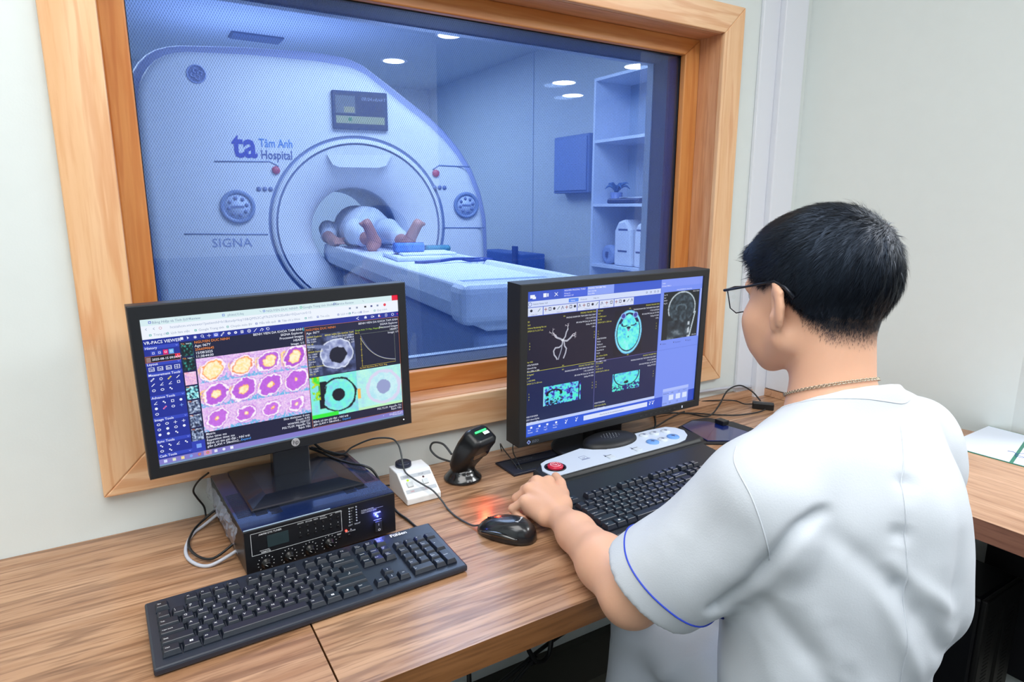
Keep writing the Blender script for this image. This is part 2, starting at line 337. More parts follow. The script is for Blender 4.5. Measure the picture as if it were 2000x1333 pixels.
# ceiling air grille above the scanner
t = empty('air_grille', 'small dark air grille in the ceiling above the scanner', 'air grille', (1.144, 5.92, 2.7))
b = MB().use(mat('grille_dark', (70, 90, 120), .6)).box(-.2, .2, -.1, .1, -.012, 0); b.build('backing', t)
for k in range(5): MB().use(mat('grille_slat', (110, 130, 160), .5)).box(-.19, .19, -.085 + k * .04, -.07 + k * .04, -.02, -.011).build('slat', t)

# ================================================================ scanner
GR = TR((1.359, 4.157, 1.179)) @ RZ(-radians(10))     # local x right, y away, z up from the bore centre
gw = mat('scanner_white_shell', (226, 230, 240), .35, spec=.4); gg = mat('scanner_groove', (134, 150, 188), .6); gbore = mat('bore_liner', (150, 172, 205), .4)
mri = empty('mri_scanner', 'large white ring-shaped scanner with a hospital logo behind the window glass', 'scanner', R=GR @ TR((0, 0, -1.179)))
def poly_r(poly, th, c=(0, 0)):
    d = (cos(th), sin(th)); best = 0
    for i in range(len(poly)):
        (x1, y1), (x2, y2) = poly[i], poly[(i + 1) % len(poly)]
        x1 -= c[0]; x2 -= c[0]; y1 -= c[1]; y2 -= c[1]
        ex, ey = x2 - x1, y2 - y1; den = d[0] * ey - d[1] * ex
        if abs(den) < 1e-9: continue
        t_ = (x1 * ey - y1 * ex) / den; u_ = (x1 * d[1] - y1 * d[0]) / den
        if t_ > 0 and -1e-6 <= u_ <= 1 + 1e-6: best = max(best, t_)
    return best
outl = [(-1.16, -1.179), (-1.19, -.6), (-1.21, .1), (-1.215, .45), (-1.205, .75), (-1.195, .82), (-1.175, .875), (-1.145, .925), (-1.105, .968), (-1.06, 1.0), (-1.0, 1.022), (-.93, 1.034), (-.6, 1.045), (-.2, 1.04), (0, 1.02), (.09, .985), (.18, .92), (.357, .79), (.48, .705), (.594, .607), (.69, .5), (.77, .378), (.83, .23), (.865, .068), (.875, -.2), (.86, -.6), (.83, -1.179)]
NT = 160; TH = [2 * pi * (i + .5) / NT for i in range(NT)]
def ringpts(kind, n, off=0, cz=0, cx=0):
    o = []
    for th in TH:
        r = poly_r(outl, th) + off if kind == 'o' else kind
        x = r * cos(th) + cx; z = r * sin(th) + cz
        if kind == 'o': z = max(z, -1.179)
        o.append((x, n, z))
    return o
def loft(mb, rings, closed_ends=False):
    n = len(rings[0]); vs = [p for r in rings for p in r]
    mb.add(vs, [(k * n + i, k * n + (i + 1) % n, (k + 1) * n + (i + 1) % n, (k + 1) * n + i) for k in range(len(rings) - 1) for i in range(n)], True)
OFZ = TR((0, 0, 1.179))
b = MB().use(gw).xf(OFZ)
loft(b, [ringpts('o', .35), ringpts('o', .06), ringpts('o', .03, -.008), ringpts('o', .01, -.03), ringpts('o', 0, -.06), ringpts(.58, 0, cz=.035, cx=.012), ringpts(.566, .002, cz=.035, cx=.012)])
b.build('front_cover', mri)
b = MB().use(gg).xf(OFZ)
loft(b, [ringpts(.566, .002, cz=.035, cx=.012), ringpts(.56, .02, cz=.035, cx=.012), ringpts(.548, .02, cz=.035, cx=.012)]); loft(b, [ringpts(.525, .004, cz=.03, cx=.015), ringpts(.518, .02, cz=.03, cx=.015), ringpts(.512, .004, cz=.03, cx=.015)])
b.build('ring_groove', mri)
b = MB().use(gw).xf(OFZ)
loft(b, [ringpts(.548, .02, cz=.035, cx=.012), ringpts(.546, -.004, cz=.034, cx=.012), ringpts(.525, -.002, cz=.03, cx=.015)])
b.build('outer_ring', mri)
b = MB().use(gw).xf(OFZ)
loft(b, [ringpts(.512, 0, cz=.03, cx=.015), ringpts(.47, .015, cz=.025, cx=.012), ringpts(.40, .045, cz=.015), ringpts(.34, .09, cz=.005), ringpts(.30, .15), ringpts(.285, .2)])
b.build('bore_funnel', mri)
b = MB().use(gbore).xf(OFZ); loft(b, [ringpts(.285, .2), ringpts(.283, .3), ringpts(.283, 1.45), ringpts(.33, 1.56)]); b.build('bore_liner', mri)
b = MB().use(mat('scanner_rear_shell', (176, 184, 226), .4)).xf(OFZ)
loft(b, [ringpts(.33, 1.56), ringpts('o', 1.56, -.12), ringpts('o', 1.5, .05), ringpts('o', 1.3, .085), ringpts('o', .22, .085), ringpts('o', .17, .06), ringpts('o', .16, -.02)])
b.build('rear_cover', mri)
def gtube(pts, r=.004, y=-.001): return [(x, y, z) for x, z in pts]
for pts in ([(-.83, .42), (-.52, .427), (-.47, .40)], [(-1.03, -.004), (-.56, -.012)], [(.57, .018), (.862, .014)], [(.50, .40), (.545, .43), (.76, .425)]):
    MB().use(gg).xf(OFZ).tube(gtube(pts), .0045, 6).build('panel_seam', mri)
b = MB().use(mat('seam_relief', (186, 196, 222), .5)).xf(OFZ).add([(x, y, z) for y in (.0,) for x, z in ((-.19, .475), (.235, .485), (.16, .415), (.12, .402), (-.09, .40), (-.13, .41))], [(0, 1, 2, 3, 4, 5)][::-1])
b = MB().use(gw).xf(OFZ @ TR((0, -.006, 0)) @ RX(radians(90))).prism([(-.18, .478), (-.15, .418), (-.11, .402), (.14, .404), (.19, .42), (.225, .485)][::1], -.012, .012); b.build('top_handle', mri)
# control dials either side
for cx, cz, r in ((-.721, .156, .100), (.73, .169, .088)):
    Md = OFZ @ TR((cx, -.002, cz)) @ RX(radians(90))
    d = MB().use(mat('dial_ring', (128, 148, 190), .4)).xf(Md).lathe([(r, 0), (r, .014), (r * .93, .018), (r * .78, .018), (r * .75, .008), (r * .75, 0)], 40).build('control_dial', mri)
    f = MB().use(mat('dial_face', (192, 206, 236), .4)).xf(Md).lathe([(r * .75, 0), (r * .75, .01), (.001, .012)], 40, cap=False).build('dial_face', d)
    q = MB().use(mat('dial_button', (118, 132, 176), .5)).xf(Md)
    for k in range(8):
        a = 2 * pi * k / 8 + .2; bx, bz = r * .52 * cos(a), r * .52 * sin(a)
        q.xf(Md @ TR((bx, bz, .010))).lathe([(r * .11, 0), (r * .11, .006), (.001, .007)], 12)
    q.xf(Md @ TR((0, 0, .012))).box(-r * .35, r * .35, -r * .06, r * .06, 0, .004).build('dial_buttons', d)
for cx, cz in ((-.56, .263), (.545, .285)):
    for k in (-1, 0, 1): MB().use(mat('dial_button', (118, 132, 176), .5)).xf(OFZ @ TR((cx + k * .034, -.002, cz)) @ RX(radians(90))).lathe([(.014, 0), (.014, .004), (.001, .005)], 12).build('indicator_button', mri)
for cx, cz in ((-.488, .376), (.521, .377)):
    MB().use(mat('emergency_red', (186, 60, 90), .4)).xf(OFZ @ TR((cx, -.002, cz)) @ RX(radians(90))).lathe([(.024, 0), (.024, .008), (.02, .014), (.001, .015)], 24, cap=False).build('stop_button', mri)
q = MB().use(mat('badge_blue', (150, 166, 215), .4)).xf(OFZ @ TR((-.884, -.002, .905)) @ RX(radians(90)))
q.lathe([(.052, 0), (.052, .004), (.045, .005), (.045, 0)], 32)
for k in range(4):
    a = pi / 2 * k + .4; q.tube(smooth_path([(.006 * cos(a), .006 * sin(a), .003), (.02 * cos(a + .5), .02 * sin(a + .5), .003), (.032 * cos(a - .1), .032 * sin(a - .1), .003), (.024 * cos(a - .7), .024 * sin(a - .7), .003)], 4), .004, 5)
q.build('round_badge', mri)
Ml = OFZ @ TR((-.725, -.003, .43)) @ RX(radians(90))
b = MB().use(mat('logo_blue', (38, 58, 178), .5)).xf(Ml).text('ta', 0, .02, .215, 0, bold=.022, sx=.84); b.use(mat('logo_slate', (62, 84, 150), .5)).text('Hospital', .156, .012, .074, 0, bold=.010, sx=.74)
b.use(mat('logo_sky', (70, 140, 215), .5)).text('Tâm Anh', .151, .082, .070, 0, bold=.008, sx=.74).build('hospital_logo', mri)
MB().use(mat('grey_lettering', (140, 156, 200), .5)).xf(OFZ @ TR((-.885, -.003, -.085)) @ RX(radians(90))).text('SIGNA', 0, 0, .075, 0, sx=1.05).build('model_lettering', mri)
PRN = print_mat(); SCR = screen_mat()
def lin4(c): return (*s2l(c), 1)
Ms = OFZ @ TR((.035, -.004, .748)) @ RX(radians(90))
sc = MB().use(mat('display_bezel', (40, 56, 92), .4)).xf(Ms).bbox(-.172, .172, -.115, .115, 0, .03, .008).build('touch_display', mri)
q = MB().use(SCR).xf(Ms @ TR((0, 0, .031)))
def fr(q, x0, x1, y0, y1, c, z=0): q.col = lin4(c); q.add([(x0, y0, z), (x1, y0, z), (x1, y1, z), (x0, y1, z)], [(0, 1, 2, 3)])
fr(q, -.155, .155, -.1, .1, (34, 52, 96)); fr(q, -.15, -.03, -.02, .085, (120, 136, 150), .001); fr(q, -.15, .15, -.08, -.035, (190, 205, 160), .001)
fr(q, -.075, -.055, -.065, -.045, (30, 160, 90), .002); fr(q, -.1, -.035, -.015, .02, (190, 195, 150), .002)
q.col = lin4((190, 205, 235)); q.text('08:04', .01, .06, .03, .001); q.text('HEART', .08, .06, .026, .001); q.build('screen_image', sc)

# ---- patient table
A0 = GR @ Vector((.05, .35, -.09)); A1 = GR @ Vector((.235, -2.35, -.09))
dv = (A1 - A0); dv.z = 0; TLn = dv.length; ang = atan2(dv.y, dv.x)
TT = TR((A0.x, A0.y, 0)) @ RZ(ang)       # local x along the table towards the window, y left/right, z up
tb = empty('patient_table', 'long white patient table running out of the scanner bore', 'patient table', R=TT)
ZT = 1.085
tw = mat('table_white', (226, 232, 244), .35); ts = mat('table_side_grey', (150, 166, 200), .45); tpad = mat('table_pad', (214, 224, 246), .7)
def tprof(): return [(-.25, .97), (-.26, 1.02), (-.25, ZT), (-.215, ZT + .004), (-.19, ZT - .03), (.19, ZT - .03), (.215, ZT + .004), (.25, ZT), (.26, 1.02), (.25, .97), (.17, .93), (-.17, .93)]
pr = tprof(); n = len(pr); b = MB().use(tw)
b.add([(.02, y, z) for y, z in pr] + [(TLn, y, z) for y, z in pr], [tuple(range(n)), tuple(range(n, 2 * n))[::-1]] + [((i + 1) % n, i, i + n, (i + 1) % n + n) for i in range(n)]).build('cradle', tb, bevel=.008)
MB().use(tpad).bbox(.1, TLn - .28, -.18, .18, ZT - .03, ZT - .012, .006).build('mattress', tb)
b = MB().use(ts); b.bbox(.5, TLn - .02, -.21, .21, .35, .93, .04, 3).build('pedestal', tb)
MB().use(tw).bbox(TLn - .10, TLn + .03, -.27, .27, .955, ZT + .006, .03, 3).build('end_cap', tb)
MB().use(ts).bbox(TLn - .24, TLn - .10, -.17, .17, ZT - .03, ZT - .008, .01).build('end_tray', tb)
b = MB().use(mat('base_dark', (84, 100, 150), .5)); b.bbox(.42, TLn - .12, -.22, .22, .0, .35, .03).build('base', tb)
MB().use(gg).box(.55, TLn - .03, -.2135, -.2115, .60, .612).box(.55, TLn - .03, .2115, .2135, .60, .612).build('side_seam', tb)
# ================================================================ low cabinets added behind the viewpoint to darken the lower reflection in the glass
cab_m = mat('cabinet_slate', (46, 56, 84), .5)
for k in range(5):
    x = -1.77 + k * .82
    t = empty('added_low_cabinet', ['leftmost', 'second', 'middle', 'fourth', 'rightmost'][k] + ' slate low cabinet of the unseen row added to darken the reflection in the glass', 'cabinet', (x, -2.17, 0), group='low cabinets added for the reflection')
    MB().use(cab_m).box(-.40, .40, -.2, .2, 0, .98).build('body', t)
    for sx in (-1, 1):
        d = MB().use(cab_m).box(sx * .2 - .192, sx * .2 + .192, .201, .215, .05, .96).build('door', t, bevel=.003)
        MB().use(sil).box(sx * .03 - .005, sx * .03 + .005, .216, .232, .5, .62).build('handle', d)
# ================================================================ desk
dw = dict(dark=(100, 66, 45), mid=(158, 117, 86), light=(190, 150, 117))
DX = wood('walnut_laminate_along_desk', axis='x', rough=.27, scale=1.6, cathedral=.5, fine=.7, **dw); DY = wood('walnut_laminate_return', axis='y', rough=.33, scale=1.6, cathedral=.25, fine=.5, dark=(136, 92, 66), mid=(180, 138, 108), light=(206, 166, 136))
DE = wood('walnut_edge_band', axis='x', rough=.4, scale=1.6, cathedral=.3, fine=.6, dark=(92, 56, 28), mid=(124, 80, 42), light=(146, 98, 58)); DEY = wood('walnut_edge_band_return', axis='y', rough=.4, scale=1.6, cathedral=.3, fine=.5, dark=(92, 58, 44), mid=(128, 86, 68), light=(148, 104, 84))
def desktop(name, pts, mt, me, label):
    t = empty(name, label, 'desk', (pts[0][0], pts[0][1], 0))
    Lc = TR((-pts[0][0], -pts[0][1], 0))
    MB().use(mt).xf(Lc).prism(pts, .7495, .75).build('top_laminate', t)
    MB().use(me).xf(Lc).prism(pts, .708, .7494).build('edge_board', t); return t, Lc
t, Lc = desktop('desk', [(-1.55, .683), (.1765, .683), (.1765, WY - .001), (-1.55, WY - .001)], DX, DE, 'left section of walnut desk under the keyboard, left of the joint')
MB().use(DE).xf(Lc).box(-1.5, -1.46, .70, 1.25, 0, .708).build('side_panel', t)
t, Lc = desktop('desk', [(.179, .683), (1.35, .683), (1.35, .70), (1.90, .70), (1.80, 1.272), (1.80, WY - .001), (.179, WY - .001)], DX, DE, 'main section of walnut desk under the window, right of the joint')
BX = wood('walnut_splashback', axis='x', rough=.4, scale=1.6, dark=(150, 104, 74), mid=(196, 150, 116), light=(212, 170, 138))
MB().use(BX).xf(Lc).prism([(1.25, WY - .018), (1.70, WY - .018), (1.70, 1.08), (1.712, 1.08), (1.712, WY - .001), (1.25, WY - .001)], .751, .772).build('splashback', t)
t, Lc = desktop('desk_return', [(1.35, -.55), (1.978, -.55), (1.978, .698), (1.35, .698)], DY, DEY, 'walnut side return of the desk at right, with papers on it')
MB().use(DEY).xf(Lc).box(1.37, 1.97, -.53, -.49, 0, .708).build('side_panel', t)
MB().use(mat('modesty_panel_dark', (30, 30, 36), .6)).xf(Lc).box(1.93, 1.95, -.49, .69, .1, .708).build('back_panel', t)

# ================================================================ amplifier
blk = mat('black_satin_plastic', (22, 23, 27), .35); blk2 = mat('black_matt_plastic', (30, 32, 36), .55); amp_top = mat('amplifier_lid_blue_sheen', (14, 34, 78), .22, coat=.8, spec=.8)  # lid: blue reflection of the window put into its base colour
white_ink = mat('white_ink', (225, 228, 232), .5)
MA = TR((.12, 1.005, .75)) @ RZ(.06)
amp = empty('amplifier', 'black mixing amplifier under the left monitor, with dials and blue power light', 'amplifier', R=MA)
AW, AD, A0z, A1z = .256, .270, .008, .082
MB().use(blk).box(0, AW, .004, AD, A0z, A1z - .001).build('chassis', amp, bevel=.002)
lid = MB().use(amp_top).box(.0, AW, .0045, AD, A1z - .0012, A1z).build('lid', amp)
for k in range(4): MB().use(blk2).xf(TR(((.02, AW - .02)[k % 2], (.03, AD - .03)[k // 2], 0))).lathe([(.011, 0), (.012, .009)], 16).build('foot', amp)
vent = mat('vent_slot', (4, 5, 8), .8)
def slots(x0, x1, y0, y1, n):
    b = MB().use(vent)
    for k in range(n): y = y0 + (y1 - y0) * k / (n - 1); b.box(x0, x1, y - .0008, y + .0008, A1z - .0003, A1z + .00025)
    o = b.build('vent_slots', amp); o['kind'] = 'stuff'
slots(.004, .026, .055, .155, 26); slots(.031, .050, .048, .068, 7); slots(.054, .072, .040, .062, 7)
slots(.232, .250, .075, .215, 34); slots(.207, .226, .05, .092, 11); slots(.184, .203, .045, .078, 9)
MB().use(mat('pale_lid_edge', (165, 185, 205), .35)).box(.001, .14, .0035, .0055, A1z - .0016, A1z + .0008).build('lid_edge', amp)
fp = MB().use(blk).box(0, AW, 0, .004, A0z, A1z).build('front_panel', amp, bevel=.001)
MF = TR((0, -.0003, 0)) @ RX(radians(90))     # local (x, z, out)
def line(q, x0, y0, x1, y1, w=.0006):
    d = Vector((x1 - x0, y1 - y0)).normalized(); nx, ny = -d.y * w / 2, d.x * w / 2
    q.add([(x0 + nx, y0 + ny, 0), (x0 - nx, y0 - ny, 0), (x1 - nx, y1 - ny, 0), (x1 + nx, y1 + ny, 0)], [(0, 1, 2, 3)])
q = MB().use(white_ink).xf(MF)
fx0, fx1, fz0, fz1 = .010, .157, .0385, .076
for a in ((fx0, fz0, fx1, fz0), (fx1, fz0, fx1, fz1), (fx1, fz1, fx0, fz1), (fx0, fz1, fx0, fz0)): line(q, *a)
q.text('AM/FM DTS TUNER', .022, .0705, .0042, 0, bold=.01); q.text('REMOTE', .024, .0395, .0038, 0, bold=.01); line(q, .022, .0440, .037, .0440)
for s_, x in (('AM/FM', .083), ('BT/USB', .0965), ('MEM', .110)): q.text(s_, x, .0715, .0034, 0)
q.text('AUTO/', .1205, .0735, .0030, 0); q.text('MANUAL', .1205, .0700, .0030, 0); q.text('UP', .1375, .0715, .0034, 0); q.text('DOWN', .147, .0735, .0034, 0)
for i in range(6): q.text('%d' % (i + 1), .086 + i * .0128, .0555, .0032, 0)
for k, (x, z) in enumerate(((.030, .021), (.0665, .0215), (.1005, .0225), (.1335, .024))):
    for j in range(11):
        a = radians(225 - j * 27); q.xf(MF @ TR((x + .0125 * cos(a), z + .0125 * sin(a), 0)) @ RZ(a)).box(-.0009, .0009, -.0004, .0004, 0, .0001)
    q.xf(MF)
q.text('TEST', .1475, .0325, .0036, 0); q.text('AUX TUNER', .1625, .0325, .0033, 0)
q.text('LEFT', .1685, .0430, .0036, 0); q.text('RIGHT', .1795, .0430, .0036, 0); q.text('POWER', .2145, .0525, .0040, 0, bold=.01)
q.text('HI-PASS AMPLIFIER', .1925, .0640, .0028, 0); line(q, .1925, .0628, .2330, .0628, .0003); q.text('PUBLIC ADDRESS SERIES', .1925, .0595, .0026, 0); line(q, .2145, .0405, .2290, .0405, .0005)
for i in range(6): q.text(('PEAK', '+3', '0', '-3', '-6', '-9')[i], .1735, .0745 - i * .0051, .0026, 0)
q.build('panel_lettering', amp)
MB().use(mat('lcd_grey', (44, 58, 62), .2)).xf(MF).box(.0345, .068, .0465, .0670, -.001, .0004).build('tuner_display', amp)
pb = mat('small_black_button', (14, 14, 16), .3)
for r in range(2):
    for i in range(6): MB().use(pb).xf(MF @ TR((.0865 + i * .0128, (.0655, .0500)[r], 0))).lathe([(.0020, 0), (.0020, .0018), (.0014, .0022)], 12).build('button', amp)
for x in (.1515, .1685): MB().use(pb).xf(MF @ TR((x, .0275, 0))).lathe([(.0024, 0), (.0024, .002), (.0014, .0024)], 12).build('button', amp)
for x, z in ((.030, .021), (.0665, .0215), (.1005, .0225), (.1335, .024)):
    kn = MB().use(pb).xf(MF @ TR((x, z, 0))).lathe([(.0085, 0), (.0082, .003), (.0062, .004), (.0056, .011), (.0048, .0118)], 24).build('volume_knob', amp)
    MB().use(mat('knob_pointer', (215, 218, 220), .3)).xf(MF @ TR((x, z, .0118)) @ RZ(.9)).box(-.0003, .0003, 0, .0045, 0, .0003).build('pointer', kn)
ledg = mat('grey_led', (170, 178, 188), .3)
for c_, x in enumerate((.1710, .1835)):
    for i in range(6): MB().use(ledg).xf(MF @ TR((x, .0755 - i * .0051, 0))).lathe([(.0014, 0), (.0012, .0012), (.0003, .0016)], 10).build('level_lamp', amp)
MB().use(emis('blue_led', (70, 90, 255), 14)).xf(MF @ TR((.2215, .0470, 0))).lathe([(.0019, 0), (.0016, .0016), (.0004, .0022)], 16).build('power_lamp', amp)
MB().use(emis('red_led', (255, 50, 40), 9)).xf(MF @ TR((.1640, .0365, 0))).lathe([(.0018, 0), (.0015, .0014), (.0003, .002)], 14).build('signal_lamp', amp)
MB().use(ledg).xf(MF @ TR((.1725, .0365, 0))).lathe([(.0012, 0), (.001, .001), (.0003, .0014)], 10).build('signal_lamp', amp)
l = bpy.data.lights.new('power_lamp_light', 'POINT'); l.energy = .05; l.color = (.12, .15, 1); l.shadow_soft_size = .002; lo = bpy.data.objects.new('power_lamp_light', l); COL.objects.link(lo); lo.location = MA @ Vector((.2215, -.006, .047))
sw_ = MB().use(blk2).xf(MF).bbox(.2155, .2285, .0185, .0385, 0, .004, .001).build('rocker_switch', amp)
MB().use(white_ink).xf(MF @ TR((0, 0, .0042))).text('I', .2212, .0305, .006).text('O', .2202, .0205, .006, bold=.02).build('switch_marks', sw_)
# rumpled clear plastic bag end hanging from the left side of the amplifier
fm = mat('crinkled_clear_film', (170, 185, 215), .12, spec=1.0, coat=1.0)
nt = fm.node_tree; b_ = nt.nodes['Principled BSDF']; b_.inputs['Alpha'].default_value = .38
vs, fs = [], []
for i in range(40):
    for j in range(10):
        y = .015 + i * .0064; z = A1z + .001 - j * .0048; nx = noise.noise(Vector((y * 60, z * 90, 3))) * .006
        vs.append((-.004 - .004 * sin(j * .35) - abs(nx) - .001 * j * .3, y + noise.noise(Vector((y * 40, z * 50, 9))) * .003, z))
for i in range(39):
    for j in range(9): fs.append((i * 10 + j, i * 10 + j + 1, (i + 1) * 10 + j + 1, (i + 1) * 10 + j))
b = MB().use(fm); b.add(vs, fs, False); b.build('plastic_film', amp)

# ================================================================ screen helper
class Screen:
    def __init__(s, W, H, wpx, hpx): s.W, s.H, s.wp, s.hp = W, H, wpx, hpx; s.q = MB().use(SCR); s.z = 0
    def P(s, x, y): return (x / s.wp - .5) * s.W, (.5 - y / s.hp) * s.H
    def rect(s, x0, y0, x1, y1, c, z=1):
        a = s.P(x0, y1); b = s.P(x1, y0); s.q.col = lin4(c); s.q.add([(a[0], a[1], z * 1e-4), (b[0], a[1], z * 1e-4), (b[0], b[1], z * 1e-4), (a[0], b[1], z * 1e-4)], [(0, 1, 2, 3)])
    def frame(s, x0, y0, x1, y1, c, w=2, z=2):
        s.rect(x0, y0, x1, y0 + w, c, z); s.rect(x0, y1 - w, x1, y1, c, z); s.rect(x0, y0, x0 + w, y1, c, z); s.rect(x1 - w, y0, x1, y1, c, z)
    def poly(s, pts, c, z=2):
        P = [s.P(*p) for p in pts]; a = sum(P[i][0] * P[(i + 1) % len(P)][1] - P[(i + 1) % len(P)][0] * P[i][1] for i in range(len(P)))
        if a < 0: P = P[::-1]
        s.q.col = lin4(c); s.q.add([(x, y, z * 1e-4) for x, y in P], [tuple(range(len(P)))])
    def line(s, pts, c, w=3, z=3):
        for (x0, y0), (x1, y1) in zip(pts, pts[1:]):
            d = Vector((x1 - x0, y1 - y0)); 
            if d.length < 1e-6: continue
            d.normalize(); nx, ny = -d.y * w / 2, d.x * w / 2; ex, ey = d.x * w * .25, d.y * w * .25
            s.poly([(x0 + nx - ex, y0 + ny - ey), (x0 - nx - ex, y0 - ny - ey), (x1 - nx + ex, y1 - ny + ey), (x1 + nx + ex, y1 + ny + ey)], c, z)
    def ell(s, x, y, rx, ry, c, w=0, z=3, n=20):
        if w: P = [(x + rx * cos(2 * pi * k / n), y + ry * sin(2 * pi * k / n)) for k in range(n + 1)]; s.line(P, c, w, z)
        else: s.poly([(x + rx * cos(2 * pi * k / n), y + ry * sin(2 * pi * k / n)) for k in range(n)], c, z)
    def text(s, t, x, y, h, c, z=4, al='l', bold=.0, sx=1.0):           # y = baseline
        a = s.P(x, y); s.q.col = lin4(c); s.q.text(t, a[0], a[1], h * 1.38 / s.hp * s.H, z * 1e-4, bold, al, sx)
    def image(s, x0, y0, x1, y1, A, z=2):                                # A: (h, w, 3) 0..255, stored per vertex
        h, w_ = A.shape[:2]; L = np.clip(A / 255., 0, 1); L = np.where(L <= .04045, L / 12.92, ((L + .055) / 1.055) ** 2.4)
        xs = np.linspace(x0, x1, w_ + 1); ys = np.linspace(y0, y1, h + 1); q = s.q; n = len(q.v)
        for yy in ys:
            for xx in xs: p = s.P(xx, yy); q.v.append((p[0], p[1], z * 1e-4))
        Lp = np.pad(L, ((1, 1), (1, 1), (0, 0)), mode='edge'); Vc = (Lp[:-1, :-1] + Lp[1:, :-1] + Lp[:-1, 1:] + Lp[1:, 1:]) / 4; Vc = np.concatenate([Vc, np.ones(Vc.shape[:2] + (1,))], 2)
        W1 = w_ + 1
        for j in range(h):
            for i in range(w_):
                q.f.append((n + j * W1 + i, n + (j + 1) * W1 + i, n + (j + 1) * W1 + i + 1, n + j * W1 + i + 1)); q.m.append(0); q.sm.append(False)
                q.c += [tuple(Vc[j, i]), tuple(Vc[j + 1, i]), tuple(Vc[j + 1, i + 1]), tuple(Vc[j, i + 1])]
# --- procedural scan pictures
def fbm(h, w_, sc, seed, oct=4):
    r = np.random.default_rng(seed); out = np.zeros((h, w_)); amp_ = 1; tot = 0
    for o in range(oct):
        gh, gw_ = int(sc * 2 ** o * h / max(h, w_)) + 3, int(sc * 2 ** o * w_ / max(h, w_)) + 3; g = r.random((gh, gw_))
        y = np.linspace(0, gh - 1.001, h); x = np.linspace(0, gw_ - 1.001, w_); yi, xi = y.astype(int), x.astype(int); fy, fx = (y - yi)[:, None], (x - xi)[None]
        fy = fy * fy * (3 - 2 * fy); fx = fx * fx * (3 - 2 * fx)
        v = g[yi][:, xi] * (1 - fy) * (1 - fx) + g[yi + 1][:, xi] * fy * (1 - fx) + g[yi][:, xi + 1] * (1 - fy) * fx + g[yi + 1][:, xi + 1] * fy * fx
        out += v * amp_; tot += amp_; amp_ *= .55
    return out / tot
def grad(v, stops):
    ps = [p for p, _ in stops]; return np.stack([np.interp(v, ps, [c[k] for _, c in stops]) for k in range(3)], -1)
def heart_tile(seed, h, w_, ring, cx=.5, cy=.52, R=.32, core=.55, rv=.5):
    y, x = np.mgrid[0:h, 0:w_] / np.array([h, w_])[:, None, None]; nz = fbm(h, w_, 5, seed, 4); nz2 = fbm(h, w_, 16, seed + 50, 3); fine = np.random.default_rng(seed + 9).random((h, w_))
    R = R * 1.22; d = np.sqrt(((x - cx) * 1.02 + (y - cy) * .25) ** 2 + ((y - cy)) ** 2) + (nz - .5) * .2 + (nz2 - .5) * .05
    A = grad(np.clip(nz2 * .55 + fine * .45, 0, 1), [(0, (110, 150, 215)), (.3, (196, 130, 226)), (.5, (246, 226, 250)), (.66, (214, 150, 232)), (.8, (255, 240, 246)), (1, (236, 150, 190))])
    sm = grad(nz, [(.3, (236, 216, 250)), (.45, (255, 250, 255)), (.55, (222, 160, 236)), (.7, (250, 238, 252))]); A = A * .72 + sm * .28
    lo = (y > .90 - .10 * x + .5 * (nz - .5)) & (nz2 > .42); A[lo] = (110, 185, 232)
    rvm = (np.sqrt(((x - cx + R * .95) * 1.3) ** 2 + ((y - cy - .02) * .9) ** 2) + (nz - .5) * .15) < R * rv; A[rvm] = grad(nz2[rvm], [(.3, (255, 196, 110)), (.6, (250, 226, 170))])
    A[(d < R + .10) & (d > R + .075)] = (196, 130, 220); A[(d < R + .055)] = (255, 244, 252); m = d < R; A[m] = np.array(ring) + (nz2[m] - .5)[:, None] * 26
    m = d < R * core + .025; A[m] = (255, 168, 84); m = d < R * core; A[m] = grad(nz2[m], [(.3, (255, 226, 150)), (.6, (255, 246, 214))])
    return A
# ================================================================ left monitor
MH = TR((.235, 1.150, 1.041)) @ RZ(.051) @ RX(radians(90) - .010 * 0) @ RZ(.017)     # local x right, y up, z towards the viewer
hpm = empty('monitor', 'wide black monitor standing on the amplifier, its display full of pink heart pictures', 'monitor', R=TR((.235, 1.19, .832)) @ RZ(.051))
IH = hpm.matrix_world.inverted()
def hpart(mb, name, parent=None, **k): mb.T = mb.T; o = mb.build(name, parent or hpm, **k); return o
LH = IH @ MH
SWH, SHH = .434, .244
ow, oh = .466, .286
bez = mat('monitor_bezel', (26, 29, 34), .42)
def frame_mesh(m, T, ow, oh, oy, sw_, sh_, depth, chamf=.002):
    b = MB().use(m).xf(T); o0, o1 = (-ow / 2, oy - oh / 2), (ow / 2, oy + oh / 2); i0, i1 = (-sw_ / 2, -sh_ / 2), (sw_ / 2, sh_ / 2)
    def rc(a, c, z): return [(a[0], a[1], z), (c[0], a[1], z), (c[0], c[1], z), (a[0], c[1], z)]
    rs = [rc(i0, i1, -.0045), rc(i0, i1, .0), rc((i0[0] - .001, i0[1] - .001), (i1[0] + .001, i1[1] + .001), .0012), rc((o0[0] + chamf, o0[1] + chamf), (o1[0] - chamf, o1[1] - chamf), .0012), rc(o0, o1, -.001), rc(o0, o1, -depth), rc((o0[0] + .02, o0[1] + .02), (o1[0] - .02, o1[1] - .02), -depth - .008)]
    vs = [p for r in rs for p in r]; fs = [(k * 4 + i, k * 4 + (i + 1) % 4, (k + 1) * 4 + (i + 1) % 4, (k + 1) * 4 + i) for k in range(len(rs) - 1) for i in range(4)] + [(27, 26, 25, 24)[::-1][::-1]]
    return b.add(vs, [f[::-1] for f in fs])
frame_mesh(bez, LH, ow, oh, .002, SWH, SHH, .030).build('housing', hpm)
sc = Screen(SWH, SHH, 1600, 900); R_ = sc.rect; T_ = sc.text
NV = (26, 44, 150); NV2 = (48, 70, 190); BKc = (20, 24, 58); W_ = (235, 240, 255); OR = (240, 140, 60)
R_(0, 0, 1600, 900, BKc, 0)
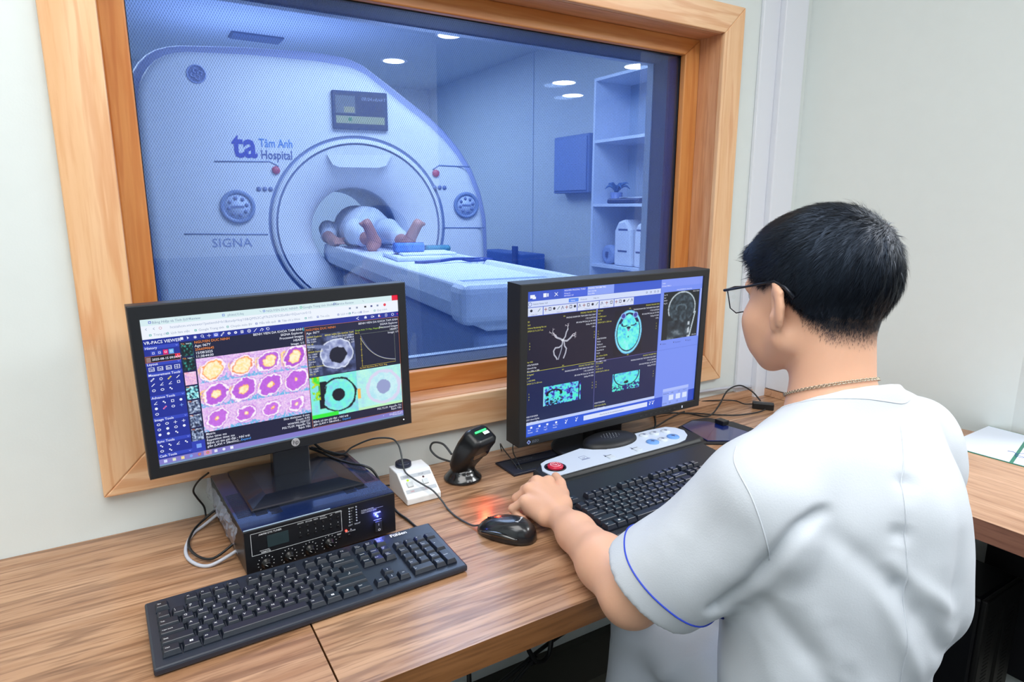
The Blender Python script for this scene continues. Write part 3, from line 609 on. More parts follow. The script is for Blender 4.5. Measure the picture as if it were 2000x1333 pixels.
R_(0, 0, 1600, 40, (214, 236, 240)); R_(0, 40, 1600, 119, (236, 242, 252)); R_(1556, 0, 1600, 38, (232, 24, 60), 2)
GT = (120, 140, 170)
for x, s_ in ((60, 'Bảng Hiệp và Tính lịch Review'), (470, 'phieu(1).kq'), (700, 'NGUYEN DUC NINH'), (930, 'Google Trang tính Sheets Ca'), (1150, 'Service Review')): T_(s_, x, 30, 15, GT, 2); sc.line([(x + 190, 16), (x + 200, 26)], GT, 2)
for x, c in ((42, (70, 70, 200)), (440, (90, 120, 210)), (680, (90, 120, 210)), (912, (40, 180, 150)), (1135, (60, 80, 170))): sc.frame(x, 14, x + 14, 28, c, 3, 2)
T_('hcstahcm.vn/viewer/?patientId=b1&study=kq/10&QM%3CqP7k2%7D%2Ea4&t=0Qua=ctr0:15', 150, 68, 16, (150, 165, 195), 2)
for x in (22, 62): sc.line([(x + 8, 54), (x, 60), (x + 8, 66)], GT, 2)
sc.ell(100, 60, 7, 7, (200, 130, 150), 2)
for x, s_ in ((60, 'Trang chủ'), (150, 'Lịch làm việc'), (300, 'Google Trang tính'), (480, 'Chuyên môn BV'), (650, 'Mẫu kết quả'), (790, 'Tạp chí y khoa'), (960, 'HIS'), (1040, 'Tra cứu'), (1180, 'Lịch trực'), (1260, 'Đào tạo'), (1340, 'Dose'), (1440, 'Quy trình')): T_(s_, x, 102, 14, (140, 155, 185), 2); sc.frame(x - 22, 90, x - 10, 102, (60, 170, 160) if x % 3 == 0 else (90, 110, 190), 3, 2)
for x, c in ((1240, (130, 145, 175)), (1290, (150, 160, 185)), (1350, (30, 30, 40)), (1395, (70, 80, 140)), (1440, (130, 145, 175))): sc.rect(x, 56, x + 14, 68, c, 2)
sc.ell(1500, 62, 10, 10, (225, 60, 80))
R_(0, 119, 1600, 156, NV); R_(0, 156, 187, 858, NV); R_(0, 119, 187, 156, NV)
T_('VR-PACS VIEWER', 5, 149, 19, W_, bold=.012, sx=.96)
R_(196, 128, 212, 144, W_, 2)
tx = 232
for k in range(14):
    x = tx + k * 38
    if k == 0: sc.poly([(x, 126), (x + 12, 138), (x + 6, 139), (x + 2, 146)], W_)
    elif k == 1:
        for a in range(4): sc.line([(x + 7 - 9 * cos(a * pi / 4), 137 - 9 * sin(a * pi / 4)), (x + 7 + 9 * cos(a * pi / 4), 137 + 9 * sin(a * pi / 4))], W_, 2.5)
    elif k == 2: sc.ell(x + 8, 135, 7, 7, W_, 2.5); sc.line([(x + 13, 140), (x + 18, 146)], W_, 3)
    elif k == 3: sc.line([(x - 2, 137), (x + 18, 137)], W_, 2.5); sc.line([(x + 8, 127), (x + 8, 147)], W_, 2.5)
    elif k == 4: R_(x - 6, 124, x + 24, 150, (70, 92, 214), 1.5); sc.ell(x + 9, 135, 9, 5, W_, 2.5); sc.ell(x + 9, 141, 9, 4, W_, 2)
    elif k == 5: sc.line([(x, 146), (x + 16, 128)], W_, 7); sc.line([(x + 3, 143), (x + 13, 131)], NV, 3, 4)
    elif k in (6, 7): sc.ell(x + 8, 137, 9, 8, W_); R_(x + 4, 135, x + 12, 139, NV, 4)
    elif k == 8: sc.frame(x, 128, x + 16, 146, W_, 2.5); R_(x + 3, 133, x + 13, 136, W_, 3); R_(x + 3, 139, x + 13, 142, W_, 3)
    elif k == 9: sc.ell(x + 12, 137, 9, 9, W_, 3); sc.ell(x + 12, 137, 3, 3, W_)
    elif k == 10: sc.line([(x + 2, 146), (x + 20, 127)], W_, 3)
    elif k == 11: sc.line([(x + 2, 145), (x + 12, 130), (x + 22, 136), (x + 14, 146)], W_, 3)
    elif k == 12: sc.ell(x + 12, 137, 8, 8, W_, 2.5); sc.line([(x + 2, 130), (x + 6, 138)], W_, 3)
for k, x in enumerate((1290, 1345, 1395, 1448, 1500, 1550)):
    if k == 0: sc.line([(x + 12, 129), (x, 137), (x + 12, 145)], W_, 2.5); sc.ell(x, 137, 3, 3, W_); sc.ell(x + 12, 129, 3, 3, W_); sc.ell(x + 12, 145, 3, 3, W_)
    elif k == 1: R_(x, 132, x + 18, 144, W_, 3); R_(x + 4, 127, x + 14, 131, W_, 3)
    elif k == 2: sc.frame(x, 130, x + 14, 144, W_, 2.5); sc.poly([(x + 15, 137), (x + 22, 131), (x + 22, 143)], W_)
    elif k == 3: R_(x, 128, x + 11, 144, W_, 3); R_(x + 9, 137, x + 17, 145, (220, 70, 110), 4)
    elif k == 4: sc.frame(x, 127, x + 14, 146, W_, 2.5)
    else: sc.ell(x + 6, 137, 9, 8, W_, 2.5)
R_(1588, 132, 1596, 141, (210, 30, 110), 3)
def head(y, s_): R_(0, y - 22, 187, y, NV2, 1.5); T_(s_, 6, y - 2, 15, W_, bold=.01); sc.line([(168, y - 14), (173, y - 8), (178, y - 14)], (150, 170, 255), 2)
head(181, 'History'); head(278, 'Layout'); head(343, 'Measurement Tools'); head(482, 'Advance Tools'); head(619, 'Image Tools'); head(755, 'Sync Tools'); head(848, 'Cath Tools')
for x, c in ((34, NV2), (66, NV2), (98, (226, 30, 110)), (128, (100, 180, 236))): R_(x, 190, x + 26, 218, c, 2); sc.frame(x + 7, 198, x + 19, 210, W_, 2, 3)
R_(2, 222, 184, 258, (10, 12, 30), 2); sc.frame(1, 221, 186, 260, (200, 110, 60), 2, 3); R_(6, 226, 30, 256, (150, 120, 120), 3); T_('2025-08-15 09:04:47', 36, 248, 13.5, W_, bold=.01); R_(158, 222, 184, 246, (226, 30, 70), 4); T_('1', 167, 241, 15, W_, 5)
for k, s_ in enumerate(('1x1', '1x2', '2x1', '')):
    x = 12 + k * 45; sc.frame(x, 288, x + 30, 312, W_, 2.5, 2)
    if s_: T_(s_, x + 3, 306, 13, W_, bold=.015)
    else: sc.line([(x + 15, 288), (x + 15, 312)], W_, 2); sc.line([(x, 300), (x + 30, 300)], W_, 2)
def icon(x, y, k, c=W_):
    k %= 9
    if k == 0: sc.line([(x - 8, y + 7), (x + 8, y - 7)], c, 7); sc.line([(x - 5, y + 4), (x + 5, y - 4)], NV, 2.5, 4)
    elif k == 1: sc.ell(x, y, 8, 8, c, 2.8, n=5)
    elif k == 2: sc.line([(x - 8, y + 7), (x + 8, y - 7)], c, 4)
    elif k == 3: sc.line([(x + 8, y - 8), (x - 8, y + 7), (x + 8, y + 7)], c, 2.8)
    elif k == 4: sc.frame(x - 8, y - 8, x + 8, y + 8, c, 3)
    elif k == 5: sc.ell(x, y, 8, 6, c, 3)
    elif k == 6: sc.ell(x, y, 8, 8, c)
    elif k == 7: sc.line([(x - 9, y), (x + 9, y)], c, 2.8); sc.line([(x, y - 9), (x, y + 9)], c, 2.8)
    elif k == 8: R_(x - 7, y - 8, x + 1, y, c, 3); R_(x + 1, y, x + 8, y + 8, c, 3)
for i, (y, ks) in enumerate(((362, (0, 1, 0, 2)), (394, (2, 3, 3, 4)), (428, (5, 5, 8)), (506, (3, 8, 4, 6)), (540, (6, 0, 5, 7)), (574, (5,)), (640, (5, 5, 7, 7)), (672, (5, 6, 5, 6)), (704, (6, 6, 8)), (776, (8, 8, 3, 8)), (808, (5, 8)))):
    for j, k in enumerate(ks):
        c = W_ if (i, j) not in ((0, 2), (4, 1), (4, 3)) else ((240, 220, 70), (250, 130, 180), (140, 180, 250))[0 if i == 0 else j // 2 + 1 if j == 3 else 1]
        icon(24 + j * 45, y, k, c)
R_(190, 156, 262, 858, (20, 26, 78), .8)
for k in range(7):
    y = 162 + k * 90
    A = fbm(24, 22, 7, 100 + k, 3)
    if k < 2: A = grad(A, [(.35, (8, 10, 22)), (.62, (20, 60, 60)), (.8, (70, 200, 190))])
    elif k == 2: A = grad(np.random.default_rng(5).random((24, 22)), [(0, (190, 130, 220)), (.5, (250, 215, 240)), (1, (250, 190, 200))])
    elif k == 3: A = grad(A, [(.35, (20, 30, 60)), (.5, (120, 230, 240)), (.7, (210, 250, 250))])
    else: A = grad(A, [(.3, (16, 22, 50)), (.5, (90, 110, 150)), (.7, (200, 215, 240))])
    sc.image(194, y + 4, 258, y + 84, A); T_('T%dL' % (k + 1), 196, y + 12, 9, (255, 150, 70)); T_('heart', 222, y + 12, 9, W_)
R_(187, 785, 262, 858, (42, 62, 180), 2.5); R_(212, 806, 240, 832, (120, 160, 240), 3)
for k, s_ in enumerate(('NGUYEN DUC NINH', 'Age: 067Y', '2566090645', '15/08/2025', '11:38:44:00')): T_(s_, 268, 176 + k * 22, 15.5, OR if k in (0, 2) else W_, bold=.006)
for k, s_ in enumerate(('BENH VIEN DA KHOA TAM ANH', 'SIGNA Explorer', 'Processed Images', 'HEART', 'Image: 1/1')): T_(s_, 918, 172 + k * 23, 15.5, W_, al='r', bold=.006)
R_(916, 156, 928, 178, (20, 130, 150), 2)
specs = [(.5, .52, .30, .86, .55, (255, 150, 90)), (.55, .5, .30, .84, .55, (240, 140, 110)), (.52, .48, .30, .62, .6, (186, 100, 220)), (.52, .45, .33, .58, .75, (180, 86, 214)),
         (.55, .5, .32, .36, .6, (188, 98, 222)), (.52, .48, .34, .34, .5, (188, 98, 222)), (.5, .48, .33, .26, .35, (190, 100, 224)), (.5, .45, .33, .2, .3, (190, 100, 224)),
         (.5, .5, .27, .16, .2, (196, 110, 226)), (.5, .5, .24, .14, .2, (196, 110, 226)), (.45, .5, .22, .2, .2, (202, 118, 230)), (.45, .5, .2, .18, .2, (204, 126, 232))]
for k, (cx, cy, R0, core, rv, rc) in enumerate(specs):
    i, j = k % 4, k // 4; x0 = 266 + i * 166; y0 = 271 + j * 157
    sc.image(x0, y0, x0 + 166, y0 + 157, heart_tile(20 + k, 50, 53, rc, cx, cy, R0, core, rv))
for k, s_ in enumerate(('Metric', 'Echo time: ms', 'Repetition time: ms', 'Bệnh cơ tim phì đại - Nhĩ trái', 'giãn (LAVI = 58ml/m2...')): T_(s_, 272, 762 + k * 20, 15, W_, bold=.006)
T_('Expand', 470, 842, 15, (80, 160, 250), bold=.006)
for k, s_ in enumerate(('Slice thickness: 0 mm', 'Zoom: 0.92', 'WW/WL:250/127', 'P02.T5.09. Nguyễn Thị', 'Rạch Yến')): T_(s_, 916, 762 + k * 20, 14.5, W_, al='r', bold=.006)
sc.frame(931, 156, 1598, 856, (200, 120, 80), 2, 5)
T_('NGUYEN DUC NINH', 938, 184, 15.5, OR, 7); T_('Age: 067Y', 938, 206, 15.5, W_, 7)
h, w_ = 90, 104; y, x = np.mgrid[0:h, 0:w_] / np.array([h, w_])[:, None, None]; nz = fbm(h, w_, 7, 77, 4)
d = np.sqrt(((x - .60) * 1.05) ** 2 + (y - .52) ** 2) + (nz - .5) * .06
A = grad(nz, [(.25, (24, 30, 60)), (.5, (48, 58, 98)), (.75, (96, 108, 156))]); m = (d < .36) & (d > .0); A[m] = grad(nz[m], [(.3, (120, 130, 180)), (.7, (196, 206, 238))]); m = (d < .37) & (d > .345); A[m] = (220, 228, 248)
m = np.sqrt(((x - .63) * 1.1) ** 2 + (y - .55) ** 2) + (nz - .5) * .09 < .20; A[m] = (16, 20, 44)
m = (np.abs(y - .28 - (x - .15) * .2) < .04) & (x < .45); A[m] = (120, 132, 176)
sc.image(936, 212, 1264, 500, A, 3)
for k in range(16): T_(('SIGNA Explorer', 'Ex: 11820', 'TR: 4.2/Fr', 'FA: 35', 'Cardiac', 'ET: 1')[k % 6], 940, 232 + k * 17, 11, W_ if k % 3 else (230, 220, 90), 6)
for k in range(5): T_(('BENH VIEN DA KHOA TAM', 'NGUYEN DUC NINH', 'Axl: 20.8/180.0', 'Tray #: 4.0', 'L31')[k], 1260, 232 + k * 17, 12, (230, 220, 90) if k == 0 else W_, 6, al='r')
h, w_ = 84, 104; y, x = np.mgrid[0:h, 0:w_] / np.array([h, w_])[:, None, None]; nz = fbm(h, w_, 7, 91, 5); fine = np.random.default_rng(4).random((h, w_))
d = np.sqrt(((x - .58) * 1.1) ** 2 + (y - .50) ** 2) + (nz - .5) * .08
A = grad(nz * .7 + fine * .3, [(.25, (150, 200, 235)), (.5, (120, 240, 230)), (.75, (150, 250, 200))]); A[(d < .43) & (d > .36 + .05 * nz)] = (10, 14, 34); m = (x < .34 + .1 * (nz - .5) * 3) & (x > .17) & (y > .12) & (y < .78); A[m & (nz > .40)] = (10, 14, 34)
m = (x < .2) & (y < .55) & (nz > .5); A[m] = grad(nz[m], [(.5, (90, 220, 40)), (.6, (230, 220, 30)), (.7, (60, 230, 60))]); m = d < .33; A[m] = grad(nz[m] * .8 + fine[m] * .2, [(.3, (150, 190, 235)), (.5, (110, 238, 232)), (.7, (130, 245, 215))])
A[d < .155 + .05 * (nz - .5)] = (10, 14, 34); m = (y > .90) & (x < .55); A[m] = (50, 235, 60); sc.image(934, 505, 1262, 796, A, 3)
A2 = grad(nz * .6 + fine * .4, [(.2, (170, 210, 235)), (.5, (170, 240, 235)), (.8, (200, 250, 225))]); m = d < .44; A2[m] = (214, 214, 240); m = (d < .36); A2[m] = grad(nz[m] * .7 + fine[m] * .3, [(.3, (170, 225, 240)), (.6, (205, 240, 245))]); m = d < .18; A2[m] = (150, 160, 205)
m = (x < .06) & (y > .45) & (y < .7); A2[m] = (245, 190, 90); m = (y > .93); A2[m] = (190, 240, 190); sc.image(1262, 505, 1597, 796, A2, 3)
R_(1266, 214, 1594, 500, (16, 20, 48), 3); YL = (210, 190, 60)
sc.line([(1310, 480), (1310, 260)], YL, 2, 5); sc.line([(1310, 480), (1560, 480)], YL, 2, 5)
for k in range(6): sc.line([(1304, 480 - k * 40), (1316, 480 - k * 40)], YL, 2, 5)
sc.line([(1305, 250), (1560, 250), (1560, 480)], (130, 140, 130), 1.6, 5)
sc.line([(1310 + 250 * t / 20, 480 - 200 * math.exp(-t / 20 * 2.6)) for t in range(21)], (220, 222, 190), 2.5, 6); sc.line([(1310 + 250 * t / 20, 474 - 215 * math.exp(-t / 20 * 2.8)) for t in range(21)], (120, 130, 190), 2, 6)
T_('Graph ROI: T1 Map, Mapping Min', 1272, 226, 11, (170, 210, 60), 6); T_('Ex: 2', 1272, 244, 11, (230, 220, 90), 6); T_('Sorted: Absolute Slice Time: Avg', 1290, 496, 11, (230, 200, 90), 6)
for k, s_ in enumerate(('BENH VIEN DA KHOA TAM ANH', 'SIGNA Explorer', 'Processed Images', 'HEART', 'Image: 1/1')): T_(s_, 1590, 182 + k * 22, 14.5, W_, 7, al='r')
T_('Bệnh cơ tim phì đại - Nhĩ trái', 938, 822, 14.5, W_, bold=.006); T_('giãn (LAVI = 58ml/m2...', 938, 842, 14.5, W_, bold=.006); T_('Expand', 1140, 842, 14.5, (80, 160, 250))
T_('P02.T5.09. Nguyễn Thị', 1586, 820, 14.5, W_, al='r'); T_('Rạch Yến', 1586, 840, 14.5, W_, al='r')
R_(0, 858, 1600, 890, (128, 122, 200), 2); R_(0, 890, 1600, 900, (120, 150, 190), 2)
for k, c in enumerate(((210, 220, 250), (220, 225, 200), (240, 220, 150), (120, 160, 240), (220, 90, 80), (230, 100, 90), (220, 225, 240), (220, 225, 245), (235, 240, 250))):
    x = 26 + k * 47; 
    if k == 5: R_(x - 14, 858, x + 32, 890, (190, 150, 200), 2.5)
    (sc.ell(x + 9, 874, 9, 9, c) if k in (3, 4, 5, 7) else R_(x, 865, x + 18, 883, c, 3))
    if k in (4, 5): sc.ell(x + 9, 874, 4, 4, (90, 200, 160), z=4)
T_('ENG', 1490, 879, 13, W_); T_('9:22 AM', 1545, 871, 10.5, W_, al='c'); T_('15/08/2025', 1545, 885, 10.5, W_, al='c'); sc.frame(1578, 867, 1592, 881, W_, 2, 4); T_('^', 1440, 880, 13, W_)
sc.q.T = Matrix.Identity(4)
pic = sc.q; pic.v = [tuple(LH @ Vector((x, y, z - .0035))) for x, y, z in pic.v]; pic.build('display', hpm)
# maker's roundel on the chin
Mc = LH @ TR((.001, .002 - oh / 2 + .0125, .0014))
rd = MB().use(mat('silver_roundel', (205, 208, 214), .3, metal=.5)).xf(Mc).lathe([(.0075, 0), (.0075, .0006), (.0070, .0008)], 32).build('maker_roundel', hpm)
MB().use(mat('roundel_dark', (30, 32, 40), .4)).xf(Mc @ TR((0, 0, .0010))).text('hp', 0, -.0030, .0118, 0, bold=.0, align='c', sx=.9).build('roundel_letters', rd)
MB().use(emis('standby_white', (240, 245, 255), 3)).xf(LH @ TR((ow / 2 - .018, .002 - oh / 2 + .012, .0014))).lathe([(.0011, 0), (.0009, .0006)], 12).build('standby_lamp', hpm)
# neck and foot
st = mat('stand_black', (20, 25, 36), .26, spec=.7, coat=.3)
b = MB().use(st); b.add([(-.034, -.012, .008), (.034, -.012, .008), (.030, .030, .008), (-.030, .030, .008), (-.034, -.016, .15), (.034, -.016, .15), (.03, .012, .15), (-.03, .012, .15)], [(0, 3, 2, 1), (4, 5, 6, 7), (0, 1, 5, 4), (1, 2, 6, 5), (2, 3, 7, 6), (3, 0, 4, 7)]); b.build('neck', hpm, bevel=.003)
b = MB().use(st); rs = []
for (sx, y0, y1, z) in ((.098, -.118, .078, 0), (.098, -.118, .078, .004), (.095, -.115, .076, .0055), (.066, -.080, .062, .0115)): rs.append([(-sx, y0, z), (sx, y0, z), (sx, y1, z), (-sx, y1, z)])
b.add([p for r in rs for p in r], [(0, 3, 2, 1), (12, 13, 14, 15)] + [(k * 4 + i, k * 4 + (i + 1) % 4, k * 4 + 4 + (i + 1) % 4, k * 4 + 4 + i) for k in range(3) for i in range(4)]); b.build('foot_plate', hpm)

# ================================================================ right monitor
ME = TR((.977, 1.118, 1.001)) @ RX(radians(90) + .034) @ RZ(.012)
ezm = empty('monitor', 'taller black monitor at right showing turquoise brain scans', 'monitor', R=TR((.985, 1.165, .7505)))
LE = ezm.matrix_world.inverted() @ ME
SWE, SHE = .518, .324
frame_mesh(mat('monitor_bezel_matt', (30, 32, 34), .6), LE, .5565, .3600, -.0015, SWE, SHE, .052).build('housing', ezm)
sc = Screen(SWE, SHE, 1600, 1000); R_ = sc.rect
def T_(t, x, y, h, c, z=4, al='l', bold=.0, sx=1.0): sc.text(t, x, y, h * .84, c, z, al, bold, sx * .92)
BL = (60, 96, 214); LB = (116, 142, 240); BK = (14, 16, 44); DB = (16, 30, 78); YE = (215, 215, 90)
R_(0, 0, 1600, 1000, (60, 92, 205), 0); R_(1171, 0, 1600, 1000, LB, 1); R_(1171, 0, 1600, 60, (128, 150, 244), 1.5)
for x in (8, 100, 190): R_(x, 8, x + 78, 58, (58, 88, 200), 2)
R_(22, 24, 58, 46, W_, 3); R_(40, 36, 66, 52, W_, 3); R_(124, 20, 150, 46, W_, 3); R_(155, 22, 165, 44, W_, 3); sc.line([(214, 22), (240, 44)], W_, 4); sc.line([(238, 22), (214, 46)], W_, 4)
R_(285, 2, 480, 60, (70, 100, 220), 2); R_(486, 0, 720, 64, (136, 160, 244), 2)
T_('NGUYEN PHUONG THAO', 292, 20, 14, W_); T_('Không tên', 292, 38, 11, W_); T_('08/14/2025 1:07', 292, 54, 11, W_); T_('PHUNG THI KIM THU', 492, 20, 15, W_, bold=.01); T_('20211302786', 492, 40, 12, W_); T_('Brain MRA', 492, 57, 12, W_)
R_(0, 66, 1168, 104, (206, 218, 248), 2); sc.ell(22, 85, 12, 12, (60, 80, 170), 3); T_('Volume Viewer 16.0', 44, 90, 13, (60, 74, 120)); R_(330, 72, 412, 98, (90, 140, 240), 3); T_('Home', 348, 91, 13, W_); T_('Protocols', 430, 91, 13, (90, 104, 150)); T_('Help me', 540, 91, 13, (90, 104, 150))
for x in (1030, 1070, 1110, 1140): sc.ell(x, 85, 6, 6, (80, 90, 130), 2.5)
for x0, x1, n_ in ((2, 122, 2), (128, 400, 8), (406, 590, 5), (596, 722, 3), (728, 908, 5)):
    R_(x0, 108, x1, 162, (214, 222, 244), 2)
    for k in range(n_):
        cx = x0 + (x1 - x0) * (k + .5) / n_; j = (k * 7 + x0) % 5; c = ((40, 48, 90), (70, 80, 130), (30, 34, 60), (140, 60, 60), (60, 110, 110))[j]
        if j == 0: sc.frame(cx - 10, 117, cx + 10, 139, c, 4, 3)
        elif j == 1: sc.line([(cx - 10, 139), (cx, 118), (cx + 8, 136)], c, 4)
        elif j == 2: sc.ell(cx, 128, 10, 9, c)
        elif j == 3: sc.line([(cx - 11, 128), (cx + 11, 128)], c, 4); sc.line([(cx, 117), (cx, 140)], c, 4)
        else: sc.line([(cx - 8, 137), (cx + 10, 119)], c, 4)
    T_('Display Tools', (x0 + x1) / 2 - 30, 157, 8, (90, 100, 140))
R_(0, 166, 1168, 542, BK, 2); R_(0, 542, 1168, 918, DB, 2)
R_(0, 540, 575, 543, (190, 190, 70), 4); R_(575, 543, 1168, 545, (120, 110, 190), 4); R_(570, 166, 580, 540, (128, 140, 225), 4); R_(576, 540, 579, 918, (110, 112, 180), 4)
def blk_text(x, y, lines, al, h=13, yel=(0,)):
    for k, s_ in enumerate(lines): T_(s_, x, y + k * 21, h, YE if k in yel else W_, 5, al=al)
pt = ('PHUNG THI KIM THU', 'PHONG KHAM DK TAM ANH CAU GIAY', 'F 32 1L2475/24', '09:14:36 PM Dob: Jul 18 1993', 'ExSep 09 2025', '1.00 s')
blk_text(4, 205, ('3D', 'Se:3', 'Volume Rendering No cut', 'DFOV 21.7 x 21.7 cm'), 'l', yel=(0, 1, 2, 3)); blk_text(566, 185, pt, 'r'); blk_text(4, 478, ('No VOI', 'HTD/TSP/SPDR', '3.0mm/0.3/sp', 'W = 578 L = 298'), 'l', yel=(0,))
blk_text(586, 185, ('O Axial', 'Se:3', 'I: 17.82 mm I', 'Im: 80', 'DFOV 20.7 x 20.0 cm'), 'l', yel=(0, 1, 2, 3, 4)); blk_text(1162, 185, pt, 'r'); blk_text(586, 385, ('M3D/TSP/SPDR', 'TR:24', 'TE:Min 61', 'EC 1/1 31.2kHz', 'Head/Vol.10', 'FA:20', 'Slic: 1.0mm /ZipNp', 'GV/40/0.5x0.5', 'W = 488 L = 252'), 'l', 12, yel=(6,))
blk_text(4, 565, ('O Sagittal', 'Se:3', 'L: 4.65 RMS', 'DFOV 21.7 x 22.6 cm'), 'l', yel=(0, 1, 2, 3)); blk_text(566, 562, pt[:5], 'r'); blk_text(4, 862, ('M3D/TOF/SPDR', 'S3D/1.0mm/ZipNp', 'W = 834 L = 502'), 'l', yel=())
blk_text(586, 565, ('O Coronal', 'Se:3', 'P: 20 mm S', 'DFOV 20.7 x 20.0 cm'), 'l', yel=(0, 1, 2, 3)); blk_text(1162, 565, pt[:5], 'r'); blk_text(586, 862, ('M3D/TOF/SPDR', 'S3D/1.0mm/ZipNp', 'W = 819 L = 451'), 'l', yel=(1,))
for x, y in ((20, 350), (556, 330), (590, 330), (1140, 330), (20, 700), (556, 700), (590, 700), (1140, 700)):
    for k, s_ in enumerate('SAP'): T_(s_, x, y + k * 20, 12, YE, 5)
for x, y in ((290, 192), (290, 536), (290, 565), (870, 192), (870, 536), (290, 908), (870, 908)): T_('RPL', x, y, 10, YE, 5)
# vessel tree
rng = random.Random(3)
def branch(x, y, a, L_, w, dep):
    P = [(x, y)]
    for k in range(6): a += rng.uniform(-.38, .38); x += cos(a) * L_ / 6; y += sin(a) * L_ / 6; P.append((x, y))
    sc.line(P, (196 + 10 * (dep % 2), 200, 212), w, 5 + dep * .1)
    if dep < 3:
        for s_ in (-1, 1): branch(x, y, a + s_ * rng.uniform(.3, .8), L_ * rng.uniform(.6, .85), max(2, w * .62), dep + 1)
ww = (176, 180, 196)
sc.line([(290, 355), (270, 342), (240, 330), (228, 312)], ww, 12, 5); sc.line([(290, 355), (310, 330), (318, 300), (330, 280)], ww, 10, 5); sc.line([(288, 355), (325, 362), (352, 345), (368, 330)], ww, 12, 5)
branch(228, 312, -2.2, 26, 5, 1); branch(240, 330, -2.9, 24, 4, 1); branch(330, 280, -1.5, 20, 4, 1); branch(330, 282, -1.2, 20, 4, 2); branch(368, 330, -1.0, 20, 5, 1); branch(366, 332, .2, 18, 5, 1)
sc.line([(290, 355), (285, 385), (262, 400), (230, 400), (216, 420), (222, 448), (240, 470), (246, 482)], ww, 10, 5); sc.line([(285, 375), (282, 410), (272, 440), (262, 465), (256, 484)], (150, 156, 176), 8, 5); sc.line([(300, 360), (306, 395), (322, 415), (316, 445), (300, 480)], ww, 10, 5)
sc.ell(290, 353, 12, 9, (210, 214, 224), z=5.5)
def brain(h, w_, seed, kind):
    y, x = np.mgrid[0:h, 0:w_] / np.array([h, w_])[:, None, None]; nz = fbm(h, w_, 9, seed, 5); n2 = fbm(h, w_, 24, seed + 3, 3); A = np.zeros((h, w_, 3)) + (10, 12, 34)
    if kind == 'ax':
        d = np.sqrt(((x - .5) / .47) ** 2 + ((y - .5) / .49) ** 2)
        A[d < 1] = (110, 190, 240); A[d < .95] = (140, 230, 245); A[d < .89] = (16, 20, 80); nar = d + (y < .3) * (np.abs(x - .5) * .5)
        m = nar < .83; A[m] = grad(nz[m] * .6 + n2[m] * .4, [(.2, (60, 130, 230)), (.4, (80, 220, 240)), (.55, (110, 246, 226)), (.75, (150, 240, 250))])
        for cx in (.3, .72): dd = np.sqrt(((x - cx) / .09) ** 2 + ((y - .13) / .07) ** 2); A[(dd < 1) & (dd > .7)] = (140, 180, 240); A[dd < .7] = (60, 60, 160)
        for cx, cy, rx, ry in ((.5, .40, .07, .03), (.36, .36, .10, .014), (.64, .36, .1, .014), (.5, .44, .04, .03), (.5, .6, .02, .02), (.27, .32, .03, .03), (.75, .33, .03, .02)):
            dd = ((x - cx) / rx) ** 2 + ((y - cy + (x - cx) ** 2 * 2) / ry) ** 2 + (n2 - .5) * 1.2; A[dd < 1] = (16, 18, 70)
        dd = ((x - .5) / .035) ** 2 + ((y - .455) / .025) ** 2; A[dd < 1] = (150, 140, 200)
    else:
        v = nz * .5 + n2 * .5; A = grad(v, [(.25, (12, 14, 50)), (.38, (60, 40, 190)), (.46, (90, 190, 240)), (.56, (90, 240, 226)), (.66, (60, 240, 190)), (.8, (150, 210, 250))])
        if kind == 'sg':
            d = np.sqrt(((x - .28) / .2) ** 2 + ((y - .42) / .22) ** 2); A[(d < 1.1) & (d > .75) & (y < .5)] = (10, 12, 34); A[(n2 < .45) & (y > .6) & (x < .5)] = (12, 14, 44); A[(x < .03)] = (140, 220, 240); A[(x > .93) & (x < .96)] = (12, 14, 44)
        else:
            m = (y < .62); A[m] = grad(nz[m], [(.3, (70, 170, 235)), (.5, (100, 240, 220)), (.7, (90, 230, 245))]); d = np.sqrt(((x - .5) / .09) ** 2 + ((y - .55) / .09) ** 2) + (n2 - .5); A[d < 1] = (12, 16, 40); d = np.sqrt(((x - .5) / .46) ** 2 + ((y - .1) / .66) ** 2); A[(d > .95) & (d < 1.03)] = (14, 18, 60)
            A[(y > .68) & (n2 < .5)] = (30, 20, 110)
    return A
sc.image(738, 196, 1006, 526, brain(120, 92, 5, 'ax'), 3); sc.image(140, 664, 458, 802, brain(64, 136, 8, 'sg'), 3); sc.image(745, 664, 1006, 798, brain(60, 108, 12, 'co'), 3)
# side picture: grey profile slice
h, w_ = 100, 96; y, x = np.mgrid[0:h, 0:w_] / np.array([h, w_])[:, None, None]; nz = fbm(h, w_, 6, 31, 4); n2 = fbm(h, w_, 15, 33, 3); A = np.zeros((h, w_, 3)) + (16, 24, 30)
d = np.sqrt(((x - .52) / .37) ** 2 + ((y - .36) / .34) ** 2); A[(d < 1.04) & (d > .97) & ((y < .5))] = (190, 205, 215); m = (d < .93); A[m] = grad(n2[m], [(.3, (24, 34, 42)), (.7, (66, 84, 96))])
m = (y > .6) & (x > .15) & (x < .8); A[m] = grad(nz[m], [(.3, (16, 22, 30)), (.6, (50, 64, 74)), (.75, (110, 124, 134))]); m = (np.abs(x - .9 + (y - .5) * .25) < .015) & (y > .45); A[m] = (190, 205, 215); m = (np.abs(x - .74) < .03) & (y > .66) & (n2 > .45); A[m] = (190, 200, 210)
m = np.abs(np.sqrt(((x - .5) / .14) ** 2 + ((y - .36) / .08) ** 2) - 1) < .13; A[m & (y < .4)] = (84, 102, 114)
sc.image(1202, 100, 1576, 466, A, 3); sc.frame(1590, 96, 1596, 470, W_, 2, 3); T_('Axials', 1180, 36, 12, W_); T_('IM Scano MARS, 3', 1180, 56, 11, W_); T_('SIGNA EXPERIENCE S, Group Auto', 1330, 92, 10, W_)
